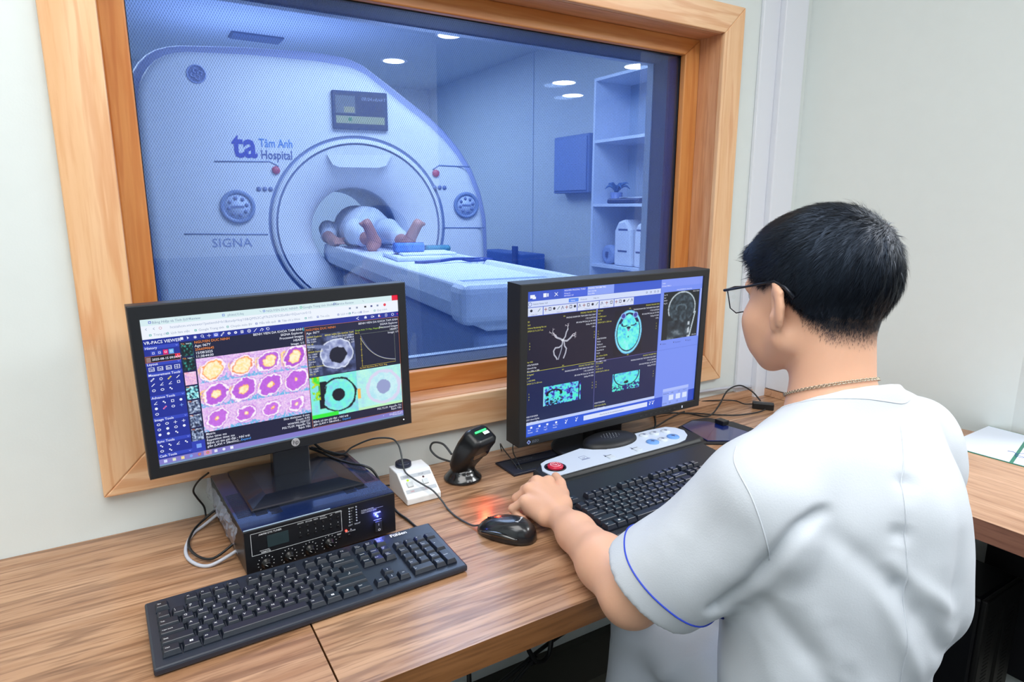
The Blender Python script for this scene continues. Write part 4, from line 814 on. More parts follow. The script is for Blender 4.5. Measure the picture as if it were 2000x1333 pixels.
blk_text(1206, 125, ('Im: 75', 'Se:1', 'DFOV', 'Img 12'), 'l', 12, yel=()); T_('MUC1 TSE S1', 1570, 116, 11, W_, 5, al='r'); T_('L54.12 Rn', 1570, 458, 11, W_, 5, al='r')
for x, s_ in ((1215, 'Volume'), (1350, 'Parameters'), (1480, 'Reports')): T_(s_, x, 500, 12, (50, 64, 140)); sc.poly([(x - 20, 490), (x - 8, 490), (x - 14, 500)], (40, 50, 110))
R_(1180, 540, 1592, 543, (96, 120, 220), 3)
R_(1257, 860, 1532, 1000, (140, 164, 246), 3); R_(1257, 860, 1532, 884, (170, 188, 250), 4); R_(1532, 905, 1600, 1000, (38, 72, 190), 3); R_(1171, 918, 1257, 1000, (44, 78, 200), 3)
for x, s_ in ((1325, ''), (1400, ''), (1470, '')): R_(x, 918, x + 48, 960, (214, 226, 252), 5)
for x, s_ in ((1330, '2:1'), (1405, '1:3')): T_(s_, x, 985, 16, (40, 54, 120), 5)
T_('Setting Tab', 1262, 905, 12, (50, 60, 120), 5); T_('ACTIVE', 1262, 985, 12, (50, 60, 120), 5); T_('A 84', 1345, 905, 12, (50, 60, 120), 5); T_('S 01', 1420, 905, 12, (50, 60, 120), 5); T_('WorkT 3', 1474, 900, 10, (50, 60, 120), 5)
R_(0, 898, 1171, 918, (190, 206, 250), 4.2); R_(0, 918, 1171, 1000, (40, 86, 214), 4); R_(492, 934, 1100, 970, (214, 224, 250), 5); T_('Place the text for the automated post-proc', 640, 957, 12, (40, 44, 90), 6)
for k, (x, a, c) in enumerate(((18, 'Start', 'Scanner'), (85, 'Adm', 'MR'), (150, 'Auto', 'Img F'), (225, 'Save Scr', 'results'))): T_(a, x, 958, 12, W_, 6); T_(c, x, 976, 12, W_, 6); R_(x + 20, 930, x + 36, 944, W_, 6)
for x in (330, 420, 1120, 1150): sc.line([(x, 934), (x + 12, 948), (x + 20, 932)], W_, 3.5, 6); R_(x, 950, x + 10, 962, W_, 6)
pic = sc.q; pic.v = [tuple(LE @ Vector((x, y, z - .0035))) for x, y, z in pic.v]; pic.build('display', ezm)
b = MB().use(mat('logo_diamond', (150, 170, 230), .3)).xf(LE @ TR((-SWE / 2 + .006, -SHE / 2 - .0105, .0014)))
b.add([(0, -.0055, 0), (.0055, 0, 0), (0, .0055, 0), (-.0055, 0, 0)], [(0, 1, 2, 3)]); b.use(mat('logo_navy', (24, 34, 110), .4)).add([(0, -.0028, .0002), (.0028, 0, .0002), (0, .0028, .0002), (-.0028, 0, .0002)], [(0, 1, 2, 3)]).use(mat('logo_grey', (120, 130, 150), .4)).text('EIZO', .009, -.0028, .0080, .0001).build('maker_mark', ezm)
b = MB().use(mat('osd_marks', (120, 124, 130), .4)).xf(LE @ TR((0, -SHE / 2 - .0105, .0014)))
for k in range(8): MB().use(mat('osd_button', (46, 48, 52), .4)).xf(LE @ TR((.075 + k * .016, -SHE / 2 - .0105, .0013))).box(-.004, .004, -.0012, .0012, 0, .0006).build('menu_button', ezm)
MB().use(emis('standby_blue', (210, 225, 255), 2)).xf(LE @ TR((.215, -SHE / 2 - .0105, .0013))).box(-.0008, .0008, -.003, .003, 0, .0006).build('standby_lamp', ezm)
MB().use(blk).xf(TR((-.035, .008, 0))).lathe([(.103, 0), (.106, .004), (.102, .009), (.094, .010)], 48).build('round_foot', ezm)
MB().use(blk).bbox(-.045, .045, -.005, .045, .010, .26, .006).build('column', ezm)
MB().use(mat('chrome_strip', (190, 200, 225), .2, metal=.9)).xf(TR((-.085, -.045, .0102)) @ RZ(.9)).box(-.035, .035, -.007, .007, 0, .001).build('bright_strip', ezm)
# ================================================================ keyboards
key_m = mat('key_black_blue_sheen', (22, 30, 44), .36, spec=.7); kb_m = mat('keyboard_case', (27, 36, 52), .42, spec=.7)  # cool reflected sheen put into the key and case base colours
_kc = {}
def key_mesh(w_, h, zt, m, taper=.0022, lean=.0008):
    k = (round(w_, 4), round(h, 4), zt, m.name)
    if k not in _kc:
        b = MB().use(m); a = []
        for z, t_ in ((0, 0), (zt * .25, .0002), (zt - .0006, taper), (zt, taper + .0006)):
            a += [(-w_ / 2 + t_, -h / 2 + t_ + (lean if z > zt * .5 else 0) - .0002, z), (w_ / 2 - t_, -h / 2 + t_ + (lean if z > zt * .5 else 0) - .0002, z), (w_ / 2 - t_, h / 2 - t_ * .6, z), (-w_ / 2 + t_, h / 2 - t_ * .6, z)]
        b.add(a, [(0, 3, 2, 1), (12, 13, 14, 15)] + [(r * 4 + i, r * 4 + (i + 1) % 4, r * 4 + 4 + (i + 1) % 4, r * 4 + 4 + i) for r in range(3) for i in range(4)])
        _kc[k] = b.build('key', mesh_only=True)
    return _kc[k]
_lc = {}
def legend_mesh(s_, w_, h, z, style):
    k = (s_, round(w_, 4), style)
    if k not in _lc:
        b = MB().use(white_ink); L_ = s_.split('|'); x0 = -w_ / 2 + .0036
        if style == 'iso':
            if s_ == 'WIN':
                for i in (0, 1):
                    for j in (0, 1): b.box(-.0022 + i * .0023, -.0002 + i * .0023, -.0006 + j * .0020, .0011 + j * .0020, z, z + .00005)
            elif s_ == 'MENU': b.box(-.0022, .0002, -.0012, .0028, z, z + .00005)
            elif s_ == 'ENT': b.box(.0006, .0013, -.0012, .0040, z, z + .00005).box(-.0020, .0013, -.0012, -.0005, z, z + .00005)
            elif s_ in '^v<>' and s_:
                a = {'^': pi / 2, 'v': -pi / 2, '<': pi, '>': 0}[s_]; b.xf(TR((0, .001, 0)) @ RZ(a)).box(-.002, .002, -.0004, .0004, z, z + .00005).xf(Matrix.Identity(4))
            elif len(L_) == 1 and len(s_) == 1: b.text(s_, x0 + .0004, .0006, .0054, z + .0001, bold=.012)
            elif len(L_) == 1: b.text(s_, x0, .0006, .0034 if len(s_) < 6 else .0031, z + .0001, bold=.012)
            else:
                sz = .0036 if max(map(len, L_)) < 3 else .0028
                for i, t_ in enumerate(L_): b.text(t_, x0, .0026 - i * .0036, sz, z + .0001, bold=.012)
        _lc[k] = b.build('legend', mesh_only=True) if b.v else None
    return _lc[k]
def add_key(parent, s_, cx, cy, w_, h, zb, zt, tilt=0):
    me = key_mesh(w_, h, zt, key_m); o = bpy.data.objects.new('key', me); COL.objects.link(o); o.parent = parent; o.location = (cx, cy, zb)
    if s_:
        lm = legend_mesh(s_, w_, h, zt, 'iso')
        if lm: lo_ = bpy.data.objects.new('legend', lm); COL.objects.link(lo_); lo_.parent = o
MAIN = [[('~|`', 1), ('!|1', 1), ('@|2', 1), ('#|3', 1), ('$|4', 1), ('%|5', 1), ('^|6', 1), ('&|7', 1), ('*|8', 1), ('(|9', 1), (')|0', 1), ('_|-', 1), ('+|=', 1), ('<--Backspace', 2)],
        [('Tab', 1.5)] + [(c, 1) for c in 'QWERTYUIOP'] + [('{|[', 1), ('}|]', 1), ('||\\', 1.5)],
        [('Caps Lock', 1.75)] + [(c, 1) for c in 'ASDFGHJKL'] + [(':|;', 1), ('"|\'', 1), ('ENT', 2.25)],
        [('Shift', 2.25)] + [(c, 1) for c in 'ZXCVBNM'] + [('<|,', 1), ('>|.', 1), ('?|/', 1), ('Shift', 2.75)],
        [('Ctrl', 1.25), ('WIN', 1.25), ('Alt', 1.25), ('', 6.25), ('Alt', 1.25), ('WIN', 1.25), ('MENU', 1.25), ('Ctrl', 1.25)]]
def layout(parent, u, x0, y0, zb, zt, fgap, zslope, split=True):
    def K(s_, ux, row, uw=1, uh=1, yo=0):
        cx = x0 + (ux + uw / 2) * u; cy = y0 + row * u + yo + (uh - 1) * u / 2; add_key(parent, s_, cx, cy, uw * u - .0012, uh * u - .0012, zb + (cy - y0) * zslope, zt)
    for r, row in enumerate(MAIN[::-1]):
        ux = 0
        for s_, w_ in row: K(s_, ux, r, w_); ux += w_
    for s_, ux in [('Esc', 0)] + [('F%d' % (i + 1), 2 + i + (i // 4) * .5) for i in range(12)] + [('Print|Screen', 15.3), ('Scroll|Lock', 16.3), ('Pause|Break', 17.3)]: K(s_, ux, 5, yo=fgap)
    for i, s_ in enumerate(('Insert', 'Home', 'Page|Up')): K(s_, 15.3 + i, 4)
    for i, s_ in enumerate(('Delete', 'End', 'Page|Down')): K(s_, 15.3 + i, 3)
    K('^', 16.3, 1); K('<', 15.3, 0); K('v', 16.3, 0); K('>', 17.3, 0)
    for i, s_ in enumerate(('Num|Lock', '/', '*', '-')): K(s_, 18.6 + i, 4)
    for r, row in enumerate((('7|Home', '8|', '9|PgUp'), ('4|', '5', '6|'), ('1|End', '2|', '3|PgDn'))):
        for i, s_ in enumerate(row): K(s_, 18.6 + i, 3 - r)
    K('+', 21.6, 2, 1, 2); K('Enter', 21.6, 0, 1, 2); K('0|Ins', 18.6, 0, 2); K('.|Del', 20.6, 0)
MK = TR((-.018, .833, .75)) @ RZ(.027)
kb = empty('keyboard', 'black keyboard with white letters in front of the amplifier, across the desk joint', 'keyboard', R=MK)
KW, KD = .449, .147
def wedge(m, x0, x1, y0, y1, zf, zb_, parent, name, bev=.003, zbot=.002):
    b = MB().use(m).add([(x0, y0, zbot), (x1, y0, zbot), (x1, y1, zbot), (x0, y1, zbot), (x0, y0, zf), (x1, y0, zf), (x1, y1, zb_), (x0, y1, zb_)], [(0, 3, 2, 1), (4, 5, 6, 7), (0, 1, 5, 4), (1, 2, 6, 5), (2, 3, 7, 6), (3, 0, 4, 7)])
    return b.build(name, parent, bevel=bev)
wedge(kb_m, 0, KW, 0, KD, .0125, .0235, kb, 'case')
for k in range(4): MB().use(blk2).box((.03, KW - .05)[k % 2], (.05, KW - .03)[k % 2], (.01, KD - .02)[k // 2], (.018, KD - .012)[k // 2], 0, .003).build('rubber_foot', kb)
layout(kb, .01885, .0115, .0235, .0135, .0082, .0045, .075)
b = MB().use(white_ink).xf(RX(.0747)).text('Fühlen', .386, .1340, .0115, .0133, bold=.03, align='c').text('①  Num', .345, .1405, .0035, .0133).text('A', .385, .1430, .0035, .0133).text('↧', .41, .1430, .0035, .0133).build('maker_lettering', kb)
b = MB().use(mat('green_sticker', (20, 150, 80), .5)).xf(RX(.0747)).box(.335, .357, .1215, .1305, .0125, .0132).use(mat('orange_sticker', (235, 140, 50), .5)).box(.348, .357, .1285, .1306, .0130, .01325).build('seal_sticker', kb)
# ---- operator console: keyboard tray with button bar
MO = TR((.672, .779, .75)) @ RZ(.020)
cn = empty('operator_keyboard', 'black console keyboard with a pale button bar and red round button, under the right monitor', 'keyboard', R=MO)
OW = .462
b = MB().use(mat('console_case', (28, 33, 42), .42)); b.add([(0.004, 0, .004), (OW, 0, .004), (OW, .215, .004), (.012, .215, .004), (0, .0, .018), (OW, 0, .018), (OW, .215, .036), (0, .215, .036), (.004, .004, .0215), (OW - .004, .004, .0215), (OW - .004, .215, .040), (.004, .215, .040)],
    [(0, 3, 2, 1), (8, 9, 10, 11), (0, 1, 5, 4), (1, 2, 6, 5), (2, 3, 7, 6), (3, 0, 4, 7), (4, 5, 9, 8), (5, 6, 10, 9), (6, 7, 11, 10), (7, 4, 8, 11)]); b.build('case', cn, bevel=.0015)
for k in range(4): MB().use(blk2).xf(TR(((.03, OW - .03)[k % 2], (.02, .19)[k // 2], 0))).lathe([(.008, 0), (.008, .006)], 12).build('rubber_foot', cn)
layout(cn, .0190, .010, .0265, .0240, .0090, .0060, .088)
bm_ = mat('console_bar_black', (24, 26, 28), .5)
bar = [(.016, .222), (.034, .208), (.10, .206), (.46, .206), (.478, .214), (.486, .245), (.480, .290), (.455, .318), (.372, .322), (.330, .350), (.282, .360), (.235, .350), (.195, .318), (.12, .306), (.05, .290), (.022, .268)]
b = MB().use(bm_).cprism(bar, .0125, .047, .006); b.build('button_bar', cn, bevel=.002)
MB().use(bm_).box(.02, .47, .198, .207, .020, .040).build('front_lip', cn, bevel=.002)
loc = cn.matrix_world.inverted()
def w2l(x, y, z=.7985): p = loc @ Vector((x, y, z)); return p.x, p.y
pan = [(.713, 1.053), (.717, 1.062), (.736, 1.071), (.79, 1.080), (.843, 1.090), (.863, 1.069), (.89, 1.055), (.933, 1.053), (.973, 1.067), (.990, 1.086), (1.012, 1.099), (1.06, 1.101), (1.113, 1.097), (1.130, 1.080), (1.134, 1.055), (1.117, 1.028), (1.091, 1.009), (1.062, 1.002), (1.001, 1.0), (.937, .999), (.886, .997), (.808, .996), (.717, .993), (.702, 1.003), (.700, 1.030)]
pl_ = [w2l(*p) for p in pan][::-1]
MB().use(mat('console_panel_pale', (206, 218, 236), .35)).prism(pl_, .0465, .0492).build('pale_panel', cn, bevel=.0008)
ex, ey = w2l(.932, 1.092)
MB().use(mat('speaker_black', (20, 22, 26), .5)).xf(TR((ex, ey, .047)) @ Matrix.Diagonal((1, .60, 1, 1))).lathe([(.074, 0), (.072, .007), (.060, .0125), (.033, .0155), (.001, .016)], 40, cap=False).build('speaker_hump', cn)
b = MB().use(mat('speaker_dots', (170, 178, 186), .5))
for i in range(-6, 7):
    for j in range(-4, 5):
        x_, y_ = i * .0085 + (j % 2) * .0042, j * .0068
        if (x_ / .060) ** 2 + (y_ / .036) ** 2 < 1: b.xf(TR((ex + x_, ey + y_, .047 + .0160 * (1 - (x_ / .076) ** 2 - (y_ / .046) ** 2) ** .5))).lathe([(.0009, 0), (.0009, .0006)], 6)
o = b.build('speaker_grille_dots', cn); o['kind'] = 'stuff'
rx_, ry_ = w2l(.733, 1.030)
MB().use(mat('button_well', (26, 24, 30), .3)).xf(TR((rx_, ry_, .0486))).lathe([(.0235, 0), (.0230, .0020), (.0200, .0022), (.019, .0006)], 40).build('button_well', cn)
rb = MB().use(mat('alarm_red', (200, 24, 62), .28, coat=.4)).xf(TR((rx_, ry_, .0495))).lathe([(.0168, 0), (.0168, .0036), (.0150, .0056), (.001, .0062)], 40, cap=False).build('red_button', cn)
b = MB().use(mat('pink_ink', (250, 190, 205), .4)).xf(TR((rx_, ry_, .0558)) @ RZ(.3))
b.tube([(.0112 * cos(2 * pi * k / 28), .0112 * sin(2 * pi * k / 28), -.0004) for k in range(28)], .0007, 5, closed=True)
tri = [(-.009, .006, .0002), (.0095, .0055, .0002), (.0005, -.0105, .0002)]; b.tube(tri, .0007, 5, closed=True).tube([(-.003, .0055, .0003), (0, -.004, .0003), (.0035, .0055, .0003)], .0006, 5).build('warning_mark', rb)
wk, bk = mat('button_white', (206, 216, 226), .25), mat('button_blue', (110, 160, 228), .25)
for x, y, m_, r in ((1.023, 1.076, wk, .0115), (1.055, 1.074, wk, .0115), (1.088, 1.071, wk, .0115), (1.010, 1.033, bk, .0150), (1.042, 1.033, wk, .0115), (1.076, 1.034, bk, .0150)):
    lx, ly = w2l(x, y); q_ = MB().use(m_).xf(TR((lx, ly, .0490))).lathe([(r, 0), (r, .0022), (r * .85, .0036), (.001, .0040)], 28, cap=False).build('round_button', cn)
    MB().use(mat('button_mark', (86, 100, 150), .5)).xf(TR((lx, ly, .0532))).box(-r * .35, r * .35, -r * .08, r * .08, 0, .0002).box(-r * .08, r * .08, -r * .35, r * .35, 0, .0002).build('button_mark', q_)
for x, y in ((.869, 1.014), (.949, 1.018)):
    lx, ly = w2l(x, y); MB().use(wk).bbox(lx - .0085, lx + .0085, ly - .0085, ly + .0065, .049, .0512, .0008).build('square_button', cn); MB().use(blk).box(lx - .0095, lx + .009, ly + .0066, ly + .0100, .0489, .0500).build('button_clip', cn)
    MB().use(mat('button_mark', (86, 100, 150), .5)).box(lx - .009, lx - .003, ly + .014, ly + .0148, .0492, .0494).box(lx - .0065, lx - .0057, ly + .0115, ly + .0175, .0492, .0494).build('button_symbol', cn)
lx, ly = w2l(.815, 1.041); b = MB().use(mat('button_mark', (86, 100, 150), .5)).xf(TR((lx, ly, .0493)))
b.tube([(-.009, -.006, 0), (.009, -.006, 0), (.008, .008, 0), (-.008, .008, 0)], .0004, 4, closed=True).tube([(-.011, -.009, 0), (.011, -.009, 0)], .0008, 4).tube([(-.004, 0, 0), (0, -.003, 0), (.004, .002, 0)], .0005, 4).build('screen_symbol', cn)

# ================================================================ mouse
d_ = Vector((.513 - .576, .96 - .868)).normalized(); ma = atan2(d_.y, d_.x)
MOUSE0 = TR((.5455, .915, .75)) @ RZ(ma)
mo = empty('computer_mouse', 'black wired computer mouse on the desk beside the hand', 'mouse', R=TR((.5455, .915, .75)) @ RZ(ma))
def lens_shape(L_, Wd, H_, flat=.15, n=28, m_=14):
    vs = []; fs = []
    for i in range(m_ + 1):
        a = i / m_ * pi / 2 * .98
        for j in range(n):
            t_ = 2 * pi * j / n; cx = cos(t_); cy = sin(t_); e = .82
            X = math.copysign(abs(cx) ** e, cx) * L_ / 2; Y = math.copysign(abs(cy) ** e, cy) * Wd / 2 * (1 - .10 * cx) * (1 - .06 * abs(cx))
            k = cos(a) ** .62 if i else 1; zz = sin(a) ** .9
            hgt = H_ * (1 - .22 * (X * k / (L_ / 2)) - .12 * (X * k / (L_ / 2)) ** 2)
            vs.append((X * k, Y * k, .002 + hgt * zz))
    for i in range(m_):
        for j in range(n): fs.append((i * n + j, i * n + (j + 1) % n, (i + 1) * n + (j + 1) % n, (i + 1) * n + j))
    fs.append(tuple(range(n))[::-1]); fs.append(tuple(range(m_ * n, (m_ + 1) * n))); return vs, fs
ms = mat('mouse_shell', (26, 29, 34), .25, coat=.3)
vs, fs = lens_shape(.114, .062, .034); MB().use(ms).add(vs, fs, True).build('shell', mo)
b = MB().use(mat('mouse_side_gloss', (10, 11, 14), .12, coat=1)); 
for s_ in (-1, 1):
    P = [(-.035 + .075 * t_ / 12, s_ * (.0306 - .0035 * (abs(t_ - 5) / 7) ** 2), .012 + .004 * sin(t_ / 12 * pi)) for t_ in range(13)]; b2 = MB().use(mat('mouse_side_gloss', (10, 11, 14), .12, coat=1)).tube(P, [.002 + .003 * sin(pi * k / 12) for k in range(13)], 8).build('side_grip', mo)
MB().use(mat('wheel_rubber', (12, 12, 14), .6)).xf(TR((.030, 0, .0225)) @ RX(pi / 2)).lathe([(.0075, -.003), (.0085, 0), (.0075, .003)], 20).build('scroll_wheel', mo)
MB().use(vent).box(.018, .038, -.0004, .0004, .014, .0290).build('button_split', mo)
MB().use(white_ink).xf(TR((-.028, 0, .0372)) @ RZ(-pi / 2) @ RX(-.06)).text('Fühlen', 0, 0, .0085, 0, bold=.02, align='c').build('maker_lettering', mo)
cab = mat('black_cable', (20, 22, 25), .4); cabg = mat('grey_cable', (60, 66, 70), .4); cabw = mat('white_cable', (190, 194, 205), .4)
def cable(name, pts, r, m_, label, n=8, group=None, cat='cable'):
    base = Vector(pts[0]); P = smooth_path([Vector(p) - base for p in pts], n); o = MB().use(m_).tube(P, r, 8).build(name); o.location = base; tag(o, label, cat, group); return o
mouse_front = MOUSE0 @ Vector((.052, 0, .010))
cable('mouse_cable', [tuple(mouse_front), (.5065, .976, .7535), (.498, 1.02, .7525), (.498, 1.06, .7525), (.497, 1.085, .760), (.487, 1.104, .776), (.474, 1.122, .785), (.461, 1.140, .794), (.4515, 1.158, .803), (.4515, 1.172, .815), (.455, 1.19, .835), (.452, 1.20, .852), (.440, 1.21, .862), (.405, 1.22, .864), (.365, 1.225, .853), (.345, 1.226, .842), (.315, 1.240, .850), (.29, 1.255, .858)], .0018, cabg, 'thin dark mouse cable looping over the white intercom box')
cable('keyboard_cable', [(.4165, .984, .766), (.416, 1.02, .7535), (.413, 1.06, .753), (.405, 1.10, .757), (.393, 1.125, .790), (.380, 1.140, .826), (.365, 1.152, .838), (.345, 1.178, .8385), (.325, 1.215, .840), (.305, 1.243, .848), (.275, 1.258, .862)], .0024, cab, 'black keyboard cable crossing the right of the amplifier lid')
cable('monitor_cable', [(.255, 1.215, .96), (.275, 1.232, .90), (.30, 1.238, .862), (.33, 1.236, .840), (.352, 1.232, .8355), (.385, 1.255, .80), (.40, 1.275, .757)], .0024, cab, 'black cable dropping from the left monitor behind the amplifier')
cable('amplifier_cable', [(.118, 1.235, .775), (.082, 1.228, .756), (.059, 1.204, .7535), (.044, 1.150, .7535), (.050, 1.104, .7535), (.074, 1.077, .7535), (.117, 1.082, .765)], .0030, cabw, 'pale grey cable looped on the desk left of the amplifier')
cable('amplifier_cable', [(.118, 1.240, .785), (.084, 1.236, .764), (.062, 1.212, .7565), (.050, 1.160, .757), (.060, 1.112, .757), (.082, 1.092, .757), (.117, 1.094, .775)], .0022, cab, 'thin black cable inside the pale loop left of the amplifier')
cable('wall_wire', [(.100, 1.255, .845), (.083, 1.272, .826), (.073, 1.278, .807), (.078, 1.280, .79), (.088, 1.278, .77), (.089, 1.272, .753)], .0018, cab, 'thin black wire against the wall behind the left of the amplifier')

# ================================================================ intercom box
MI = TR((.436, 1.115, .75)) @ RZ(.011)
ib = empty('intercom_box', 'white sloping intercom box with two square buttons and a round black grille', 'intercom', R=MI)
wp = mat('intercom_white', (232, 236, 238), .35)
pr = [(0, .001), (0, .014), (.052, .0505), (.096, .0515), (.096, .001)]
b = MB().use(wp).add([(0, y, z) for y, z in pr] + [(.074, y, z) for y, z in pr], [(0, 1, 2, 3, 4)[::1], (5, 6, 7, 8, 9)[::-1]] + [(i, i + 5, (i + 1) % 5 + 5, (i + 1) % 5) for i in range(5)]); b.build('housing', ib, bevel=.002)
MB().use(blk).box(.002, .072, .003, .094, 0, .0012).build('base', ib)
MSl = TR((0, 0, .014)) @ RX(atan2(.0365, .052)); gb = mat('grey_label_band', (182, 188, 194), .5)
for y in (.0465, .0120): MB().use(gb).xf(MSl).box(.004, .070, y, y + .0085, .0001, .0004).build('label_band', ib)
for k, x in enumerate((.0175, .051)):
    MB().use(mat('intercom_button', (206, 212, 214), .35)).xf(MSl).bbox(x - .0062, x + .0062, .0255, .0375, 0, .0035, .001).build('square_button', ib)
MB().use(emis('green_lamp', (170, 240, 40), 1.6)).xf(MSl @ TR((.0165, .0425, 0))).lathe([(.0026, 0), (.0022, .0012), (.0005, .0015)], 14).build('status_lamp', ib)
MB().use(mat('maroon_lamp', (70, 20, 26), .3)).xf(MSl @ TR((.051, .0432, 0))).lathe([(.0024, 0), (.0021, .001), (.0005, .0013)], 14).build('status_lamp', ib)
b = MB().use(mat('label_ink', (90, 100, 110), .5)).xf(MSl).text('TALK', .009, .0490, .0050, .0006).text('STOP', .042, .0490, .0050, .0006).use(mat('label_red', (190, 80, 90), .5)).text('ON', .013, .0140, .0050, .0006).text('OFF', .045, .0140, .0050, .0006).build('button_lettering', ib)
gm = mat('grille_navy', (30, 36, 58), .4)
dsk = MB().use(gm).xf(TR((.027, .082, .0512))).lathe([(.0165, 0), (.0170, .002), (.0165, .0085), (.0150, .0095)], 36).build('round_grille', ib)
for k, r in enumerate((.0045, .0085, .0125)):
    MB().use(gm).xf(TR((.027, .082, .0610))).tube([(r * cos(a_), r * sin(a_), 0) for a_ in [2 * pi * i / 24 for i in range(24)]], .0009, 6, closed=True).build('grille_ring', dsk)
MB().use(mat('grille_hollow', (8, 9, 14), .8)).xf(TR((.027, .082, .0608))).lathe([(.0142, 0), (.0142, .0003)], 30).build('grille_recess', dsk)
cable('intercom_cable', [(.44, 1.215, .756), (.41, 1.235, .753), (.385, 1.27, .753)], .0018, cab, 'short black cable behind the white intercom box')

# ================================================================ presentation scanner
MS_ = TR((.592, 1.180, .75)) @ RZ(.36)
bs = empty('barcode_scanner', 'black barcode scanner on a round foot with a green light on top', 'barcode scanner', R=MS_)
gb_ = mat('scanner_gloss_black', (16, 18, 22), .22, coat=.6)
MB().use(gb_).lathe([(.041, 0), (.0420, .003), (.0405, .007), (.033, .014), (.0275, .021), (.026, .027), (.018, .029)], 48).build('round_foot', bs)
def sect(w_, d1, d2, r, n=6): return rrect(-w_ / 2, w_ / 2, -d1, d2, r, n)
def place_sec(sec, y, z, tilt): return [(x, y + yy * cos(tilt), z + yy * sin(tilt)) for x, yy in sec]
ss = [(.052, .020, .020, .018, .000, .022, .0), (.062, .025, .022, .020, -.001, .036, .10), (.068, .029, .021, .017, -.014, .062, .34), (.071, .031, .019, .013, -.030, .088, .48), (.071, .032, .017, .012, -.042, .106, .54), (.066, .030, .016, .012, -.048, .1155, .56), (.050, .022, .011, .009, -.051, .1200, .56)]
rings_ = [place_sec(sect(w_, d1, d2, r), y, z, t_) for w_, d1, d2, r, y, z, t_ in ss]
b = MB().use(mat('scanner_black', (20, 22, 26), .34)); loft(b, rings_); n = len(rings_[0]); k = len(b.v); b.f.append(tuple(range(k - n, k))); b.m.append(0); b.sm.append(False); b.build('body', bs)
def on_top(x, y): return (x, -.0560 + y * cos(.56), .1185 + y * sin(.56))
b = MB().use(emis('scan_green', (70, 255, 130), 2.2)).tube([on_top(-.016, .004), on_top(.016, .004)], .0022, 8).build('status_light', bs)
b = MB().use(mat('white_sticker', (225, 228, 230), .5)); b.add([on_top(.002, -.0075), on_top(.019, -.0075), on_top(.019, .0005), on_top(.002, .0005)], [(0, 1, 2, 3)]); b.use(mat('label_ink', (90, 100, 110), .5)).xf(TR(on_top(.004, -.005)) @ RX(.56)).text('0 1 2', 0, 0, .004, .0003).build('paper_sticker', bs)
Mfw = TR((0, -.0545, .0700)) @ RX(pi / 2 + .46)
MB().use(mat('scan_window', (34, 20, 22), .08, coat=1)).xf(Mfw).prism(rrect(-.024, .024, -.010, .018, .006), -.004, .0006).build('scan_window', bs)
MB().use(blk2).xf(Mfw).prism(rrect(-.0275, .0275, -.0135, .022, .008), -.006, .0001).build('window_surround', bs)
MB().use(mat('dim_lettering', (120, 124, 130), .5)).xf(TR((0, -.0330, .042)) @ RX(pi / 2 + .40)).text('Zebex', 0, 0, .0065, .0006, align='c').build('maker_lettering', bs)
l = bpy.data.lights.new('scan_light', 'SPOT'); l.energy = .5; l.color = (1, .08, .03); l.spot_size = radians(66); l.spot_blend = .9; l.shadow_soft_size = .006
lo = bpy.data.objects.new('scan_light', l); COL.objects.link(lo); lp = MS_ @ Vector((0, -.066, .072)); lo.location = lp; lo.rotation_euler = (Vector((.565, 1.02, .75)) - lp).to_track_quat('-Z', 'Y').to_euler()
cable('scanner_cable', [(.578, 1.205, .80), (.572, 1.235, .815), (.560, 1.262, .812), (.556, 1.268, .795), (.566, 1.25, .780), (.582, 1.215, .778)], .0024, cabg, 'grey cable looped behind the barcode scanner')

# ================================================================ desk grommet with wires
gr = empty('cable_grommet', 'rectangular black cable outlet set in the desk under the right monitor', 'cable outlet', R=TR((.692, 1.128, .7502)))
gm_ = mat('grommet_black', (24, 28, 44), .3)
b = MB().use(gm_)
for x0, x1, y0, y1 in ((0, .235, .050, .083), (0, .235, 0, .012), (0, .03, .012, .050), (.20, .235, .012, .050)): b.box(x0, x1, y0, y1, 0, .0035)
b.build('plate', gr); MB().use(vent).box(.03, .20, .012, .050, 0, .0004).build('opening', gr)
b = MB().use(gm_).tube([(.002, .002, .0035), (.233, .002, .0035), (.233, .081, .0035), (.002, .081, .0035)], .0015, 6, closed=True).build('rim', gr)
b = MB().use(mat('dim_lettering', (120, 124, 130), .5)).text('VOX', .062, .060, .014, .0037).add([(.043, .070, .0037), (.058, .066, .0037), (.058, .062, .0037)], [(0, 2, 1)]).build('maker_lettering', gr)
for k, P in enumerate(([(.742, 1.268, .753), (.735, 1.262, .775), (.728, 1.235, .772), (.722, 1.19, .764), (.718, 1.158, .756), (.720, 1.15, .746)], [(.800, 1.262, .80), (.775, 1.262, .775), (.748, 1.225, .766), (.732, 1.18, .762), (.726, 1.158, .756), (.729, 1.15, .746)])):
    cable('grommet_wire', P, .0014, cab, ('thin black wire arching from the wall into the desk outlet', 'thin black wire from the back of the right monitor into the desk outlet')[k])

# ================================================================ glossy pad, hub and cables right of the screen
b = MB().use(blk2); pp = [(1.235, 1.170), (1.205, 1.045), (1.30, .985), (1.40, 1.02), (1.395, 1.12), (1.362, 1.185), (1.31, 1.192)]
pd = empty('mouse_pad', 'dark glossy blue-black mouse pad beside the right end of the console', 'mouse pad', (1.29, 1.10, .7502)); Lp_ = TR((-1.29, -1.10, 0))
b.xf(Lp_).prism(pp, 0, .005).build('base', pd, bevel=.001)
MB().use(mat('pad_glossy_blue', (14, 32, 92), .18, coat=.6)).xf(Lp_).prism([(1.244, 1.166), (1.216, 1.052), (1.30, 1.0), (1.36, 1.03), (1.350, 1.10), (1.332, 1.155), (1.30, 1.182)], .005, .0075).build('glossy_top', pd, bevel=.001)
MB().use(blk).xf(Lp_).box(1.335, 1.358, 1.105, 1.135, .0075, .020).build('clip', pd, bevel=.002)
